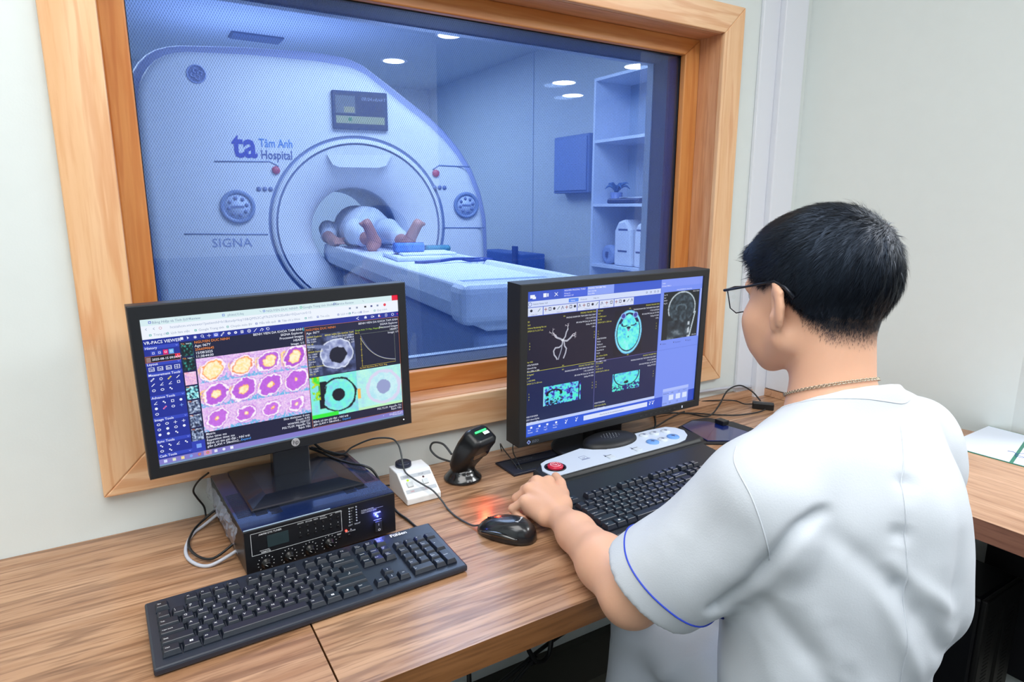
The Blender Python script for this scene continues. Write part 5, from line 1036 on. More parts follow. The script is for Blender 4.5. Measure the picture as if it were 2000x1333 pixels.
hb = empty('usb_hub', 'small black plug block at the end of the cables in the desk corner', 'plug block', R=TR((1.575, 1.165, .7502)) @ RZ(-.9))
MB().use(blk).bbox(-.030, .030, -.011, .011, 0, .020, .003).build('housing', hb); MB().use(mat('hub_port', (90, 94, 100), .4)).box(-.0302, -.0296, -.006, .006, .006, .014).build('port', hb)
for k, (P, s_) in enumerate(((([(1.30, 1.275, .80), (1.40, 1.272, .775), (1.471, 1.268, .765), (1.51, 1.262, .762), (1.545, 1.24, .760), (1.55, 1.212, .757), (1.568, 1.20, .757), (1.578, 1.185, .757)]), 'wavy thin black cable nearest the splashback'),
        (([(1.235, 1.25, .775), (1.30, 1.255, .760), (1.34, 1.235, .756), (1.372, 1.190, .756), (1.430, 1.205, .772), (1.50, 1.235, .800), (1.56, 1.24, .806), (1.585, 1.215, .79), (1.588, 1.185, .768)]), 'black cable arching highest above the desk corner'),
        (([(1.20, 1.262, .77), (1.345, 1.245, .754), (1.406, 1.190, .754), (1.455, 1.157, .754), (1.522, 1.145, .754), (1.556, 1.142, .758)]), 'black cable lying flattest on the desk, nearest the man'),
        (([(1.01, 1.215, .80), (1.05, 1.20, .765), (1.10, 1.19, .757), (1.18, 1.20, .756), (1.26, 1.23, .756), (1.34, 1.25, .758)]), 'black cable behind the console under the right monitor'),
        (([(1.135, 1.19, .84), (1.15, 1.175, .80), (1.14, 1.165, .765), (1.09, 1.17, .755), (1.02, 1.19, .756)]), 'short black lead hanging down from the right monitor'))):
    cable('desk_cable', P, (.0019, .0022, .0020, .0022, .0026)[k], cab, s_)
for k, P in enumerate(([(1.30, WY - .012, .800), (1.45, WY - .012, .797), (1.58, WY - .024, .793), (1.645, WY - .02, .783)],)):
    cable('wall_cable', P, .005, cabw, 'white cable along the foot of the wall above the splashback')
# papers on the return
fo = empty('document_folder', 'sheets of paper in a clear green-edged sleeve on the side desk', 'papers', R=TR((1.84, .62, .7502)))
Lf = TR((-1.84, -.62, 0)); FP = [(1.715, .735), (1.735, .30), (1.972, .30), (1.972, .745)]
MB().use(mat('green_sleeve_edge', (20, 120, 96), .3)).xf(Lf).prism([(p[0] - (.003 if p[0] < 1.8 else 0), p[1]) for p in FP], 0, .0012).build('green_sleeve', fo)
pm = mat('paper_bluish', (222, 230, 244), .6)
for k, P in enumerate(([(1.716, .735), (1.721, .60), (1.965, .655), (1.968, .745)], [(1.7215, .592), (1.735, .302), (1.970, .302), (1.965, .647)])):
    MB().use(pm).xf(Lf).prism(P, .0013, .0020 + k * .0004).build('paper_sheet', fo)
b = MB().use(mat('blue_biro', (70, 96, 180), .6)).xf(Lf); rr_ = random.Random(5)
for k in range(14):
    x, y = 1.775 + rr_.random() * .06, .48 + rr_.random() * .12; b.tube([(x + rr_.uniform(-.012, .012), y + j * .010, .0026) for j in range(5)], .0006, 4)
o = b.build('handwriting', fo); o['kind'] = 'stuff'
# computer case under the return
pc = empty('computer_case', 'black computer tower standing under the side desk', 'computer', R=TR((1.61, .557, 0)))
MB().use(mat('tower_black', (15, 17, 24), .32)).bbox(0, .19, .012, .40, .012, .45, .008).build('case', pc)
MB().use(mat('tower_front', (20, 21, 23), .5)).bbox(.002, .188, 0, .014, .012, .448, .004).build('front_panel', pc)
for k in range(4): MB().use(blk2).box((.02, .15)[k % 2], (.04, .17)[k % 2], (.03, .34)[k // 2], (.06, .37)[k // 2], 0, .013).build('foot', pc)
b = MB().use(vent)
for i in range(10):
    for j in range(34): b.xf(TR((.030 + i * .006 + (i > 4) * .07, -.0002, .05 + j * .0105)) @ RX(pi / 2)).lathe([(.002, 0), (.002, .0004)], 6)
o = b.build('vent_holes', pc); o['kind'] = 'stuff'
MB().use(vent).box(.085, .105, -.0006, .0, .06, .42).build('front_slot', pc)
# cables hanging under the desk
for k, (P, s_) in enumerate(((([(.60, 1.20, .70), (.59, 1.19, .40), (.585, 1.15, .28), (.56, 1.12, .22), (.50, 1.10, .16), (.42, 1.10, .10)]), 'black cable hanging under the desk, leftmost'),
        (([(.74, 1.16, .70), (.735, 1.15, .36), (.755, 1.14, .262), (.79, 1.14, .245), (.815, 1.15, .28), (.835, 1.17, .42), (.84, 1.19, .70)]), 'black cable hanging under the desk in a short U loop'),
        (([(.56, 1.16, .17), (.70, 1.15, .235), (.80, 1.16, .262), (.92, 1.17, .28), (1.02, 1.16, .30), (1.10, 1.10, .34), (1.15, 1.05, .42)]), 'long black cable sagging sideways under the desk'),
        (([(.77, 1.15, .255), (.68, 1.14, .20), (.60, 1.13, .14), (.52, 1.12, .06), (.48, 1.10, .01)]), 'black cable slanting to the floor under the desk'),
        (([(1.075, 1.18, .70), (1.07, 1.17, .50), (1.05, 1.14, .36), (1.06, 1.12, .30), (1.10, 1.12, .32), (1.13, 1.15, .46), (1.14, 1.18, .70)]), 'black cable bundle hanging by the knee of the seated man'))):
    cable('hanging_cable', P, (.006, .006, .005, .005, .004)[k], cab, s_)
# power adapter bag under the desk
ad = empty('power_strip_bag', 'black power block hanging in shadow under the desk near the knee', 'power block', R=TR((1.14, 1.10, .22)))
MB().use(blk2).bbox(-.05, .10, -.04, .04, .10, .22, .02, 3).build('housing', ad); MB().use(cab).tube(smooth_path([(0, 0, .16), (-.01, .03, .3), (.0, .05, .488)], 5), .004, 6).build('lead', ad)
# ================================================================ scanner-room things: shelf, boxes, patient
sh = empty('storage_shelf', 'tall open white shelf at the right of the scanner room', 'shelf', (3.16, 3.53, -.1))
shw = mat('shelf_white', (206, 218, 240), .4); IS_ = TR((-3.16, -3.53, .1))
Y0s, Y1s, Xf, Xb = 3.235, 3.815, 3.0, 3.33
for y in (Y0s, Y1s - .02): MB().use(shw).xf(IS_).box(Xf, Xb, y, y + .02, -.1, 2.225).build('side_panel', sh)
for z in (-.06, .47, .905, 1.34, 1.785, 2.205): MB().use(shw).xf(IS_).box(Xf, Xb, Y0s + .02, Y1s - .02, z, z + .02).build('shelf_board', sh)
MB().use(mat('shelf_back_blue', (170, 188, 210), .5)).xf(IS_).box(Xb - .008, Xb, Y0s + .02, Y1s - .02, -.1, 2.205).build('back_panel', sh)
cw = mat('coil_white', (222, 228, 244), .35); cd = mat('coil_dark', (70, 84, 130), .5)
for k, (y, w_, h, s_) in enumerate(((3.50, .19, .33, 'white arched coil housing on the lower shelf, the left and fuller one'), (3.335, .10, .31, 'white arched coil housing on the lower shelf, half hidden at the right'))):
    t = empty('head_coil', s_, 'medical coil', (3.14, y, .925)); P = [(-w_ / 2, 0), (w_ / 2, 0), (w_ / 2, h * .75), (w_ * .3, h * .95), (-w_ * .1, h), (-w_ * .42, h * .78)]
    b = MB().use(cw); b.add([(-.1, y_, z_) for y_, z_ in P] + [(.1, y_, z_) for y_, z_ in P], [tuple(range(6))[::-1], tuple(range(6, 12))] + [(i, (i + 1) % 6, (i + 1) % 6 + 6, i + 6) for i in range(6)]); b.build('shell', t, bevel=.02)
    for z in (.10, .25): MB().use(cd).box(-.1015, -.099, -w_ * .25, w_ * .25, z, z + .012).build('slot', t)
t = empty('positioning_pad', 'small pale round pad at the far end of the lower shelf', 'pad', (3.12, 3.70, .925)); MB().use(mat('pad_blue_grey', (140, 160, 205), .6)).xf(RY(pi / 2) @ TR((-.07, 0, -.05))).lathe([(.05, 0), (.07, .01), (.07, .09), (.05, .1)], 24).build('cushion', t); MB().use(cd).box(-.06, -.045, -.01, .01, .05, .09).build('strap', t)
t = empty('document_tray', 'dark tray holding white papers on the middle shelf', 'tray', (3.12, 3.47, 1.3605)); MB().use(mat('tray_dark', (40, 56, 100), .4)).bbox(-.12, .12, -.16, .17, 0, .035, .01).build('tray', t)
for k in range(3): MB().use(mat('paper_bluish', (222, 230, 244), .6)).xf(TR((0, -.03, .036 + k * .003)) @ RZ(.1 * k)).box(-.09, .09, -.12, .10, 0, .002).build('paper_sheet', t)
t = empty('wall_calendar', 'calendar sheet with a blue grid behind the middle shelf', 'calendar', (3.318, 3.50, 1.40))  # tray, calendar and plant: reflections in the glass, built as solid objects here
MB().use(mat('calendar_pale', (196, 212, 222), .6)).box(-.004, 0, -.26, .03, 0, .33).build('sheet', t); MB().use(mat('calendar_blue', (86, 142, 206), .6)).box(-.006, -.004, -.22, -.02, .26, .30).build('heading', t)
for i in range(4):
    for j in range(3): MB().use(mat('calendar_blue', (86, 142, 206), .6)).box(-.006, -.004, -.22 + j * .07, -.16 + j * .07, .03 + i * .052, .07 + i * .052).build('day_block', t)
t = empty('potted_plant', 'blue-green arching plant in a pot on the middle shelf', 'plant', (3.13, 3.69, 1.3605)); MB().use(mat('pot_blue', (120, 140, 200), .4)).lathe([(.035, 0), (.045, .08), (.04, .08), (.036, .07)], 20, cap=False).build('pot', t)
for k in range(9):
    a = k * 2.4; R0 = .05 + .012 * (k % 3); P = [Vector((cos(a) * R0 * s_ * 1.1, sin(a) * R0 * s_ * 1.6, .07 + .19 * s_ - .12 * s_ * s_ * (1 + .3 * (k % 2)))) for s_ in [i / 6 for i in range(7)]]
    MB().use(mat('leaf_teal', (70, 112, 170), .5)).tube(P, [.004, .008, .011, .011, .009, .006, .002], 5).build('leaf', t)
t = empty('reflected_wall_box', 'blue wall box standing in for a dark reflection in the glass, left of the shelf', 'wall box', (3.37, 4.42, 1.45)); MB().use(mat('wall_box_blue', (120, 142, 192), .5)).bbox(-.12, 0, -.24, .24, 0, .46, .01).build('body', t)  # solid box in place of a dark reflection in the glass
MB().use(mat('wall_box_door', (128, 150, 200), .5)).bbox(-.13, -.119, -.22, .22, .02, .44, .004).build('door', t); MB().use(mat('wall_box_dark', (90, 110, 165), .5)).bbox(-.10, -.02, .24, .262, .21, .28, .004).build('side_knob', t)
t = empty('low_cart', 'dark blue low cart against the right wall of the scanner room', 'cart', (3.2, 5.30, -.1)); cb_ = mat('cart_blue', (52, 92, 168), .5); MB().use(cb_).bbox(-.12, .12, -.42, .42, .12, 1.02, .01).build('body', t); MB().use(mat('cart_dark', (40, 70, 140), .5)).bbox(-.14, -.11, -.33, -.26, .2, 1.09, .006).build('upright', t)
for k in range(4): MB().use(cd).xf(TR((((-.08, .08)[k % 2]), (-.36, .36)[k // 2], .06)) @ RY(pi / 2)).lathe([(.06, -.015), (.06, .015)], 16).build('wheel', t)
# ---------------------------------------------------------------- implicit surfaces -> one smooth mesh
class Field:
    def __init__(s, lo, hi, h):
        s.lo = np.array(lo, float); s.h = h; s.n = np.ceil((np.array(hi) - s.lo) / h).astype(int) + 1; s.F = np.full(tuple(s.n), 1.0, np.float32)
    def sub(s, lo, hi, pad):
        a = np.maximum(((np.array(lo) - pad - s.lo) / s.h).astype(int), 0); b = np.minimum(((np.array(hi) + pad - s.lo) / s.h).astype(int) + 2, s.n)
        if (b <= a).any(): return None
        ax = [np.float32(s.lo[i]) + np.arange(a[i], b[i], dtype=np.float32) * np.float32(s.h) for i in range(3)]
        return tuple(slice(a[i], b[i]) for i in range(3)), (ax[0][:, None, None], ax[1][None, :, None], ax[2][None, None, :])
    def op(s, lo, hi, fn, k, mode):
        r = s.sub(lo, hi, k + 4 * s.h)
        if r is None: return
        sl, (x, y, z) = r; d = fn(x, y, z); f = s.F[sl]
        if mode == 'u':
            hh = np.clip(.5 + .5 * (f - d) / k, 0, 1); s.F[sl] = f + (d - f) * hh - k * hh * (1 - hh)
        elif mode == 's':
            hh = np.clip(.5 - .5 * (f + d) / k, 0, 1); s.F[sl] = f + (-d - f) * hh + k * hh * (1 - hh)
        return s
    def cap(s, a, b, ra, rb=None, k=.01, mode='u', sq=(1, 1, 1)):
        rb = ra if rb is None else rb; a = np.array(a, float); b = np.array(b, float); R = max(ra, rb); ab = b - a; L2 = max(ab @ ab, 1e-9)
        def fn(x, y, z):
            px, py, pz = x - a[0], y - a[1], z - a[2]; t = np.clip((px * ab[0] + py * ab[1] + pz * ab[2]) / L2, 0, 1)
            return np.sqrt((px - t * ab[0]) ** 2 + (py - t * ab[1]) ** 2 + (pz - t * ab[2]) ** 2) - (ra + (rb - ra) * t)
        s.op(np.minimum(a, b) - R, np.maximum(a, b) + R, fn, k, mode); return s
    def ell(s, c, r, k=.01, mode='u', M=None):
        c = np.array(c, float); r = np.array(r, float); Mi = np.eye(3) if M is None else np.array(M.to_3x3().inverted()); R = r.max()
        def fn(x, y, z):
            px, py, pz = x - c[0], y - c[1], z - c[2]; q = [Mi[i][0] * px + Mi[i][1] * py + Mi[i][2] * pz for i in range(3)]
            k0 = np.sqrt((q[0] / r[0]) ** 2 + (q[1] / r[1]) ** 2 + (q[2] / r[2]) ** 2); k1 = np.sqrt((q[0] / r[0] ** 2) ** 2 + (q[1] / r[1] ** 2) ** 2 + (q[2] / r[2] ** 2) ** 2)
            return k0 * (k0 - 1) / np.maximum(k1, 1e-6)
        s.op(c - R, c + R, fn, k, mode); return s
    def cut(s, p, n_, k=.004):           # remove the side the normal points to
        p = np.array(p, float); n_ = np.array(n_, float) / np.linalg.norm(n_)
        ax = [np.float32(s.lo[i]) + np.arange(s.n[i], dtype=np.float32) * np.float32(s.h) for i in range(3)]
        d = (ax[0][:, None, None] - p[0]) * n_[0] + (ax[1][None, :, None] - p[1]) * n_[1] + (ax[2][None, None, :] - p[2]) * n_[2]
        s.F = np.maximum(s.F, d.astype(np.float32)); return s
    def mesh(s, name, smooth_it=0):
        F = s.F; I = F < 0; nx, ny, nz = F.shape
        cnt = np.zeros((nx - 1, ny - 1, nz - 1), np.int8)
        for dx in (0, 1):
            for dy in (0, 1):
                for dz in (0, 1): cnt += I[dx:nx - 1 + dx, dy:ny - 1 + dy, dz:nz - 1 + dz]
        act = (cnt > 0) & (cnt < 8); C_ = np.argwhere(act); idx = -np.ones(act.shape, np.int32); idx[act] = np.arange(len(C_))
        V = np.zeros((len(C_), 3)); W = np.zeros(len(C_)); cs = [(a, b, c) for a in (0, 1) for b in (0, 1) for c in (0, 1)]
        val = {c: F[C_[:, 0] + c[0], C_[:, 1] + c[1], C_[:, 2] + c[2]].astype(float) for c in cs}
        for a in cs:
            for ax in range(3):
                if a[ax]: continue
                b = list(a); b[ax] = 1; b = tuple(b); va, vb = val[a], val[b]; m = (va < 0) != (vb < 0); t = np.where(m, va / np.where(m, va - vb, 1), 0)
                P = np.array(a, float)[None] + t[:, None] * np.eye(3)[ax]; V[m] += P[m]; W[m] += 1
        V = (V / W[:, None] + C_) * s.h + s.lo; quads = []
        for ax in range(3):
            o1, o2 = [(1, 2), (2, 0), (0, 1)][ax]; sl0 = [slice(None)] * 3; sl1 = [slice(None)] * 3; sl0[ax] = slice(0, -1); sl1[ax] = slice(1, None)
            A, B = I[tuple(sl0)], I[tuple(sl1)]; E = np.argwhere(A != B); E = E[(E[:, o1] > 0) & (E[:, o2] > 0) & (E[:, o1] < F.shape[o1] - 1) & (E[:, o2] < F.shape[o2] - 1)]
            ins = A[E[:, 0], E[:, 1], E[:, 2]]; q = []
            for d1, d2 in ((-1, -1), (0, -1), (0, 0), (-1, 0)):
                c = E.copy(); c[:, o1] += d1; c[:, o2] += d2; q.append(idx[c[:, 0], c[:, 1], c[:, 2]])
            q = np.stack(q, 1); q[~ins] = q[~ins][:, ::-1]; quads.append(q)
        Q = np.concatenate(quads); Q = Q[(Q >= 0).all(1)]
        for _ in range(smooth_it):
            S_ = np.zeros_like(V); N_ = np.zeros(len(V))
            for i in range(4): a, b = Q[:, i], Q[:, (i + 1) % 4]; np.add.at(S_, a, V[b]); np.add.at(S_, b, V[a]); np.add.at(N_, a, 1); np.add.at(N_, b, 1)
            V = V * .5 + .5 * S_ / np.maximum(N_, 1)[:, None]
        return V, Q
def np_mesh(name, V, Q, m, parent=None):
    me = bpy.data.meshes.new(name); me.vertices.add(len(V)); me.vertices.foreach_set('co', V.astype(np.float32).ravel()); me.loops.add(Q.size); me.loops.foreach_set('vertex_index', Q.astype(np.int32).ravel())
    me.polygons.add(len(Q)); me.polygons.foreach_set('loop_start', np.arange(0, Q.size, Q.shape[1], dtype=np.int32)); me.update(calc_edges=True); me.polygons.foreach_set('use_smooth', np.ones(len(Q), bool)); me.materials.append(m); me.validate()
    o = bpy.data.objects.new(name, me); COL.objects.link(o)
    if parent is not None: o.parent = parent; o.matrix_parent_inverse = parent.matrix_world.inverted()
    return o
# ---- patient on the table (local: scanner frame)
def gp(a, n_, z): return GR @ Vector((a, n_, z - 1.179))
pat = empty('person', 'patient in pale gown lying on the table, bare feet out of the bore', 'person', tuple(gp(.1, .2, 1.06)))
bpy.context.view_layer.update()
skin_p = mat('patient_skin', (186, 134, 122), .5, sss=.05)
f = Field((1.0, 3.35, .98), (2.15, 5.65, 1.50), .008)
def C2(a, b, r1, r2, k=.02): f.cap(gp(*a), gp(*b), r1, r2, k)
C2((.05, .95, 1.16), (.06, .55, 1.17), .10, .12, .05); C2((.06, .5, 1.17), (.08, .25, 1.17), .13, .13, .05)
for s_, ft in ((-1, (.035, -.36)), (1, (.205, -.50))):
    C2((.08 + s_ * .08, .22, 1.16), (.07 + s_ * .10, -.10, 1.165), .075, .055); C2((.07 + s_ * .10, -.1, 1.165), (ft[0], ft[1], 1.125), .05, .034)
    C2((ft[0], ft[1], 1.125), (ft[0] + s_ * .02, ft[1] - .03, 1.10), .036, .034, .02); C2((ft[0], ft[1] - .02, 1.125), (ft[0] + s_ * .05, ft[1] - .07, 1.235), .036, .030, .02)
    for q_ in range(5): C2((ft[0] + s_ * (.03 + .011 * q_), ft[1] - .065, 1.225), (ft[0] + s_ * (.045 + .012 * q_), ft[1] - .075, 1.262 - .006 * q_), .009, .008, .006)
C2((-.13, .62, 1.18), (-.17, .30, 1.13), .045, .038); C2((-.17, .30, 1.13), (-.165, .08, 1.12), .036, .028); C2((-.165, .08, 1.12), (-.15, -.02, 1.115), .034, .03, .02)
for q_ in range(4): C2((-.17 + q_ * .018, -.02, 1.118), (-.165 + q_ * .018, -.085, 1.105), .0095, .008, .004)
C2((-.135, .03, 1.125), (-.105, -.035, 1.135), .012, .009, .006)
C2((.28, .62, 1.18), (.30, .20, 1.13), .045, .03); f.ell(tuple(gp(.05, 1.2, 1.17)), (.08, .10, .085), .03); C2((.05, 1.05, 1.16), (.05, 1.15, 1.165), .05, .05, .03)
np_mesh('body', *f.mesh('body'), skin_p, pat)
f = Field((1.0, 3.45, .98), (2.15, 5.65, 1.50), .008)
C2((.05, 1.0, 1.17), (.06, .6, 1.19), .11, .14, .05); C2((.06, .6, 1.19), (.08, .22, 1.19), .145, .15, .05); C2((-.14, .62, 1.18), (-.16, .36, 1.14), .06, .055)
for s_, e in ((-1, (-.005, -.20)), (1, (.19, -.34))): C2((.08 + s_ * .085, .22, 1.175), (.07 + s_ * .10, -.08, 1.18), .09, .075, .05); C2((.07 + s_ * .1, -.08, 1.18), (e[0], e[1], 1.15), .072, .056, .04)
V, Q = f.mesh('gown'); V += np.array([[noise.noise(Vector(v) * 14) * .006 for _ in (0, 1, 2)] for v in V]); np_mesh('gown', V, Q, mat('patient_gown', (214, 222, 240), .7), pat)
# things lying on the table
def tl(name, label, cat, a, n_, z=1.0735, rz=0): return empty(name, label, cat, R=TR(gp(a, n_, z)) @ RZ(-radians(10) + rz))
t = tl('folded_sheet', 'white folded sheet on the table beyond the feet', 'sheet', .16, -1.02); MB().use(mat('sheet_white', (222, 230, 248), .8)).bbox(-.16, .12, -.20, .20, 0, .022, .008).bbox(-.12, .16, -.14, .10, .022, .034, .006).build('cloth', t)
t = tl('blue_sponge', 'blue block sponge lying on the white sheet', 'sponge', .10, -1.02, 1.108); MB().use(mat('sponge_blue', (96, 142, 214), .8)).bbox(-.075, .075, -.05, .05, 0, .045, .01).build('block', t); MB().use(mat('sponge_band', (70, 104, 176), .6)).box(-.077, .077, -.012, .012, 0, .0465).build('band', t)
t = tl('green_pad', 'small green-blue pad at the far edge of the table', 'pad', .33, -.72, 1.090); MB().use(mat('pad_green', (70, 140, 160), .6)).bbox(-.07, .07, -.05, .05, 0, .03, .012).build('cushion', t); MB().use(cd).bbox(-.072, .072, -.006, .006, .0, .0312, .002).build('band', t)
t = tl('safety_strap', 'dark strap with a buckle lying across the table', 'strap', .22, -1.36); MB().use(mat('strap_dark', (44, 66, 140), .6)).tube(smooth_path([(-.16, .02, .004), (-.06, -.03, .012), (.03, .0, .018), (.12, -.03, .018)], 5), .008, 6).build('webbing', t); MB().use(mat('strap_dark', (44, 66, 140), .6)).tube([(.08, -.07, .012), (.20, -.05, .014), (.19, .03, .014), (.07, .01, .014)], .007, 6, closed=True).build('buckle', t)
# ================================================================ the man at the desk
man = empty('person', 'seated man in white tunic with dark hair and glasses, seen from behind', 'person', (.78, .42, .46))
bpy.context.view_layer.update()
skin = mat('skin', (224, 174, 145), .48, bump=.06, bscale=260, var=.05, sss=.12)
HM = TR((.812, .532, 1.214)) @ RZ(-radians(8)) @ RX(-radians(9))
def hp_(x, y, z): return tuple(HM @ Vector((x, y, z)))
f = Field((.50, .27, .60), (1.22, 1.03, 1.36), .0026)
def hcap(a, b, r1, r2=None, k=.012, mode='u'): f.cap(hp_(*a), hp_(*b), r1, r2, k, mode)
def hell(c, r, k=.012, mode='u', M=None): f.ell(hp_(*c), r, k, mode, HM if M is None else HM @ M)
# skull, jaw and face
hell((0, -.014, .022), (.0735, .092, .088), .02); hell((0, .030, -.028), (.059, .060, .074), .03); hell((0, .045, .035), (.056, .042, .050), .02)
for s_ in (-1, 1):
    hcap((s_ * .055, .000, -.056), (s_ * .020, .064, -.090), .021, .018, .022); hell((s_ * .040, .058, -.034), (.027, .030, .030), .02); hcap((s_ * .012, .086, .018), (s_ * .046, .072, .018), .009, .008, .012)
    hell((s_ * .031, .093, .004), (.016, .013, .010), .008, 's')
    # ear: thin flange, rim, lobe and hollow
    Me = RZ(s_ * .50) @ RX(-.16)
    hell((s_ * .0800, -.010, -.010), (.0065, .0165, .0310), .006, 'u', Me); hcap((s_ * .0745, .000, -.038), (s_ * .0760, -.002, -.026), .0075, .008, .005)
    hcap((s_ * .0840, -.020, .006), (s_ * .0775, -.004, .020), .0038, .0042, .003); hcap((s_ * .0850, -.022, -.012), (s_ * .0840, -.020, .006), .0036, .0038, .003); hcap((s_ * .0785, -.012, -.034), (s_ * .0850, -.022, -.012), .0040, .0036, .003)
    hell((s_ * .0865, -.004, -.008), (.0060, .0090, .0150), .003, 's', Me)
hell((0, .077, -.086), (.020, .016, .015), .014)
for s_ in (-1, 1): hell((s_ * .029, .062, -.062), (.027, .026, .028), .018)
hcap((0, .088, .012), (0, .104, -.022), .0075, .0105, .008); hell((-.010, .096, -.028), (.008, .008, .007), .005); hell((.010, .096, -.028), (.008, .008, .007), .005)
hell((0, .0865, -.054), (.023, .009, .0050), .004); hell((0, .0850, -.064), (.020, .009, .0060), .004); hcap((-.016, .0945, -.0588), (.016, .0945, -.0588), .0010, .0010, .002, 's')
# neck, trunk under the tunic, shoulders
f.cap(hp_(-.004, -.032, -.050), (.792, .478, 1.070), .049, .051, .018); f.cap(hp_(.002, -.004, -.070), (.800, .500, 1.055), .036, .038, .018); f.cap((.793, .478, 1.060), (.79, .465, .99), .052, .085, .025)
f.ell((.79, .45, .90), (.155, .10, .17), .05); f.ell((.785, .44, .72), (.140, .10, .16), .05)
for s_, S0, E0 in ((-1, (.625, .462, .985), (.560, .600, .802)), (1, (.955, .458, .982), (1.040, .560, .800))):
    f.cap((.79 + s_ * .03, .455, 1.02), S0, .042, .048, .03); f.cap(S0, E0, .048, .040, .02)
Wl, Wr = (.627, .862, .786), (1.15, .72, .80)
f.cap((.560, .600, .802), (.585, .690, .799), .0410, .0400, .02); f.cap((.585, .690, .799), (.614, .800, .790), .0400, .0305, .02); f.cap((.614, .800, .790), Wl, .0305, .0245, .02)
f.cap((1.040, .560, .800), (1.09, .63, .803), .040, .037, .015); f.cap((1.09, .63, .803), Wr, .036, .024, .012)
# left hand, closed beside the console
def hand(W, mcp, pip, dip, tip, th, palm):
    for q_ in palm: f.cap(*q_)
    for i in range(4):
        r = (.0105, .0108, .0102, .0090)[i]
        f.cap(W, mcp[i], .0165, r * 1.05, .010); f.cap(mcp[i], pip[i], r, r * .94, .0035); f.cap(pip[i], dip[i], r * .94, r * .84, .003); f.cap(dip[i], tip[i], r * .84, r * .74, .003)
        f.ell(mcp[i], (r * 1.15,) * 3, .005)
    f.cap(th[0], th[1], .0165, .0128, .012); f.cap(th[1], th[2], .0122, .0108, .004); f.cap(th[2], th[3], .0108, .0090, .003)
mcp = [(.664, .955, .811), (.642, .963, .813), (.619, .955, .807), (.599, .938, .795)]; pip = [(.654, .994, .796), (.631, .988, .789), (.605, .976, .783), (.583, .955, .776)]
dip = [(.653, .992, .772), (.633, .978, .767), (.609, .966, .765), (.588, .947, .764)]; tip = [(.656, .972, .762), (.638, .957, .760), (.615, .947, .760), (.595, .932, .760)]
th = [(.648, .890, .790), (.674, .922, .797), (.690, .952, .803), (.697, .978, .806)]
hand((.630, .874, .788), mcp, pip, dip, tip, th, [((.612, .888, .783), (.608, .932, .783), .020, .017, .012), ((.652, .894, .792), (.658, .940, .792), .019, .016, .012), ((.632, .884, .793), (.632, .944, .795), .021, .018, .012)])
# right hand resting open on the desk, hidden beyond the trunk
R0 = Vector((1.16, .735, .800)); mr = [R0 + Vector((x, .088 + y, z)) for x, y, z in ((-.028, 0, .0), (-.008, .006, .002), (.012, .002, .0), (.030, -.010, -.004))]
pr_ = [p + Vector((dx, .040, -.008)) for p, dx in zip(mr, (-.003, 0, .002, .006))]; dr = [p + Vector((dx, .022, -.012)) for p, dx in zip(pr_, (-.001, 0, .001, .003))]; tr_ = [p + Vector((0, .017, -.006)) for p in dr]
hand((1.155, .735, .800), [tuple(p) for p in mr], [tuple(p) for p in pr_], [tuple(p) for p in dr], [tuple(p) for p in tr_], [(1.135, .75, .797), (1.110, .78, .790), (1.098, .81, .786), (1.092, .833, .783)], [((1.145, .755, .799), (1.14, .80, .799), .018, .015, .012), ((1.175, .755, .797), (1.18, .795, .797), .018, .015, .012)])
Vb, Qb = f.mesh('body', 1); body = np_mesh('body', Vb, Qb, skin, man)
HI0 = np.array(HM.inverted()); Lb = Vb @ HI0[:3, :3].T + HI0[:3, 3]
hl_ = np.interp(Lb[:, 1], [-.13, -.095, -.06, -.028, -.012, .008, .024, .040, .056, .075, .11], [-.052, -.048, -.040, -.012, .024, .026, .016, .020, .040, .056, .054])
lim_ = np.interp(Lb[:, 1], [-.1, -.03, .03, .06], [.030, .026, .012, .004]); fd_ = np.clip(1 - (hl_ - Lb[:, 2]) / lim_, 0, 1) * (np.abs(Lb[:, 0]) > .03) + np.clip(1 - (hl_ - Lb[:, 2]) / lim_, 0, 1) * (np.abs(Lb[:, 0]) <= .03) * (Lb[:, 1] < 0)
fd_ *= (Lb[:, 2] > -.10) & ~((np.abs(Lb[:, 0]) > .0775) & (Lb[:, 1] > -.03) & (Lb[:, 2] < .03)); ca_ = body.data.color_attributes.new('scalp', 'FLOAT_COLOR', 'POINT'); cc_ = np.ones((len(Vb), 4), np.float32); cc_[:, :3] = (fd_ ** 1.2)[:, None]; ca_.data.foreach_set('color', cc_.ravel())
nt = skin.node_tree; bs_ = nt.nodes['Principled BSDF']; src_ = bs_.inputs['Base Color'].links[0].from_socket; va_ = nt.nodes.new('ShaderNodeVertexColor'); va_.layer_name = 'scalp'; mx_ = nt.nodes.new('ShaderNodeMix'); mx_.data_type = 'RGBA'
nt.links.new(va_.outputs[0], mx_.inputs[0]); nt.links.new(src_, mx_.inputs[6]); mx_.inputs[7].default_value = (*s2l((58, 44, 40)), 1); nt.links.new(mx_.outputs[2], bs_.inputs['Base Color'])
bvh_body = BVHTree.FromPolygons([Vector(v) for v in Vb], [tuple(q) for q in Qb])
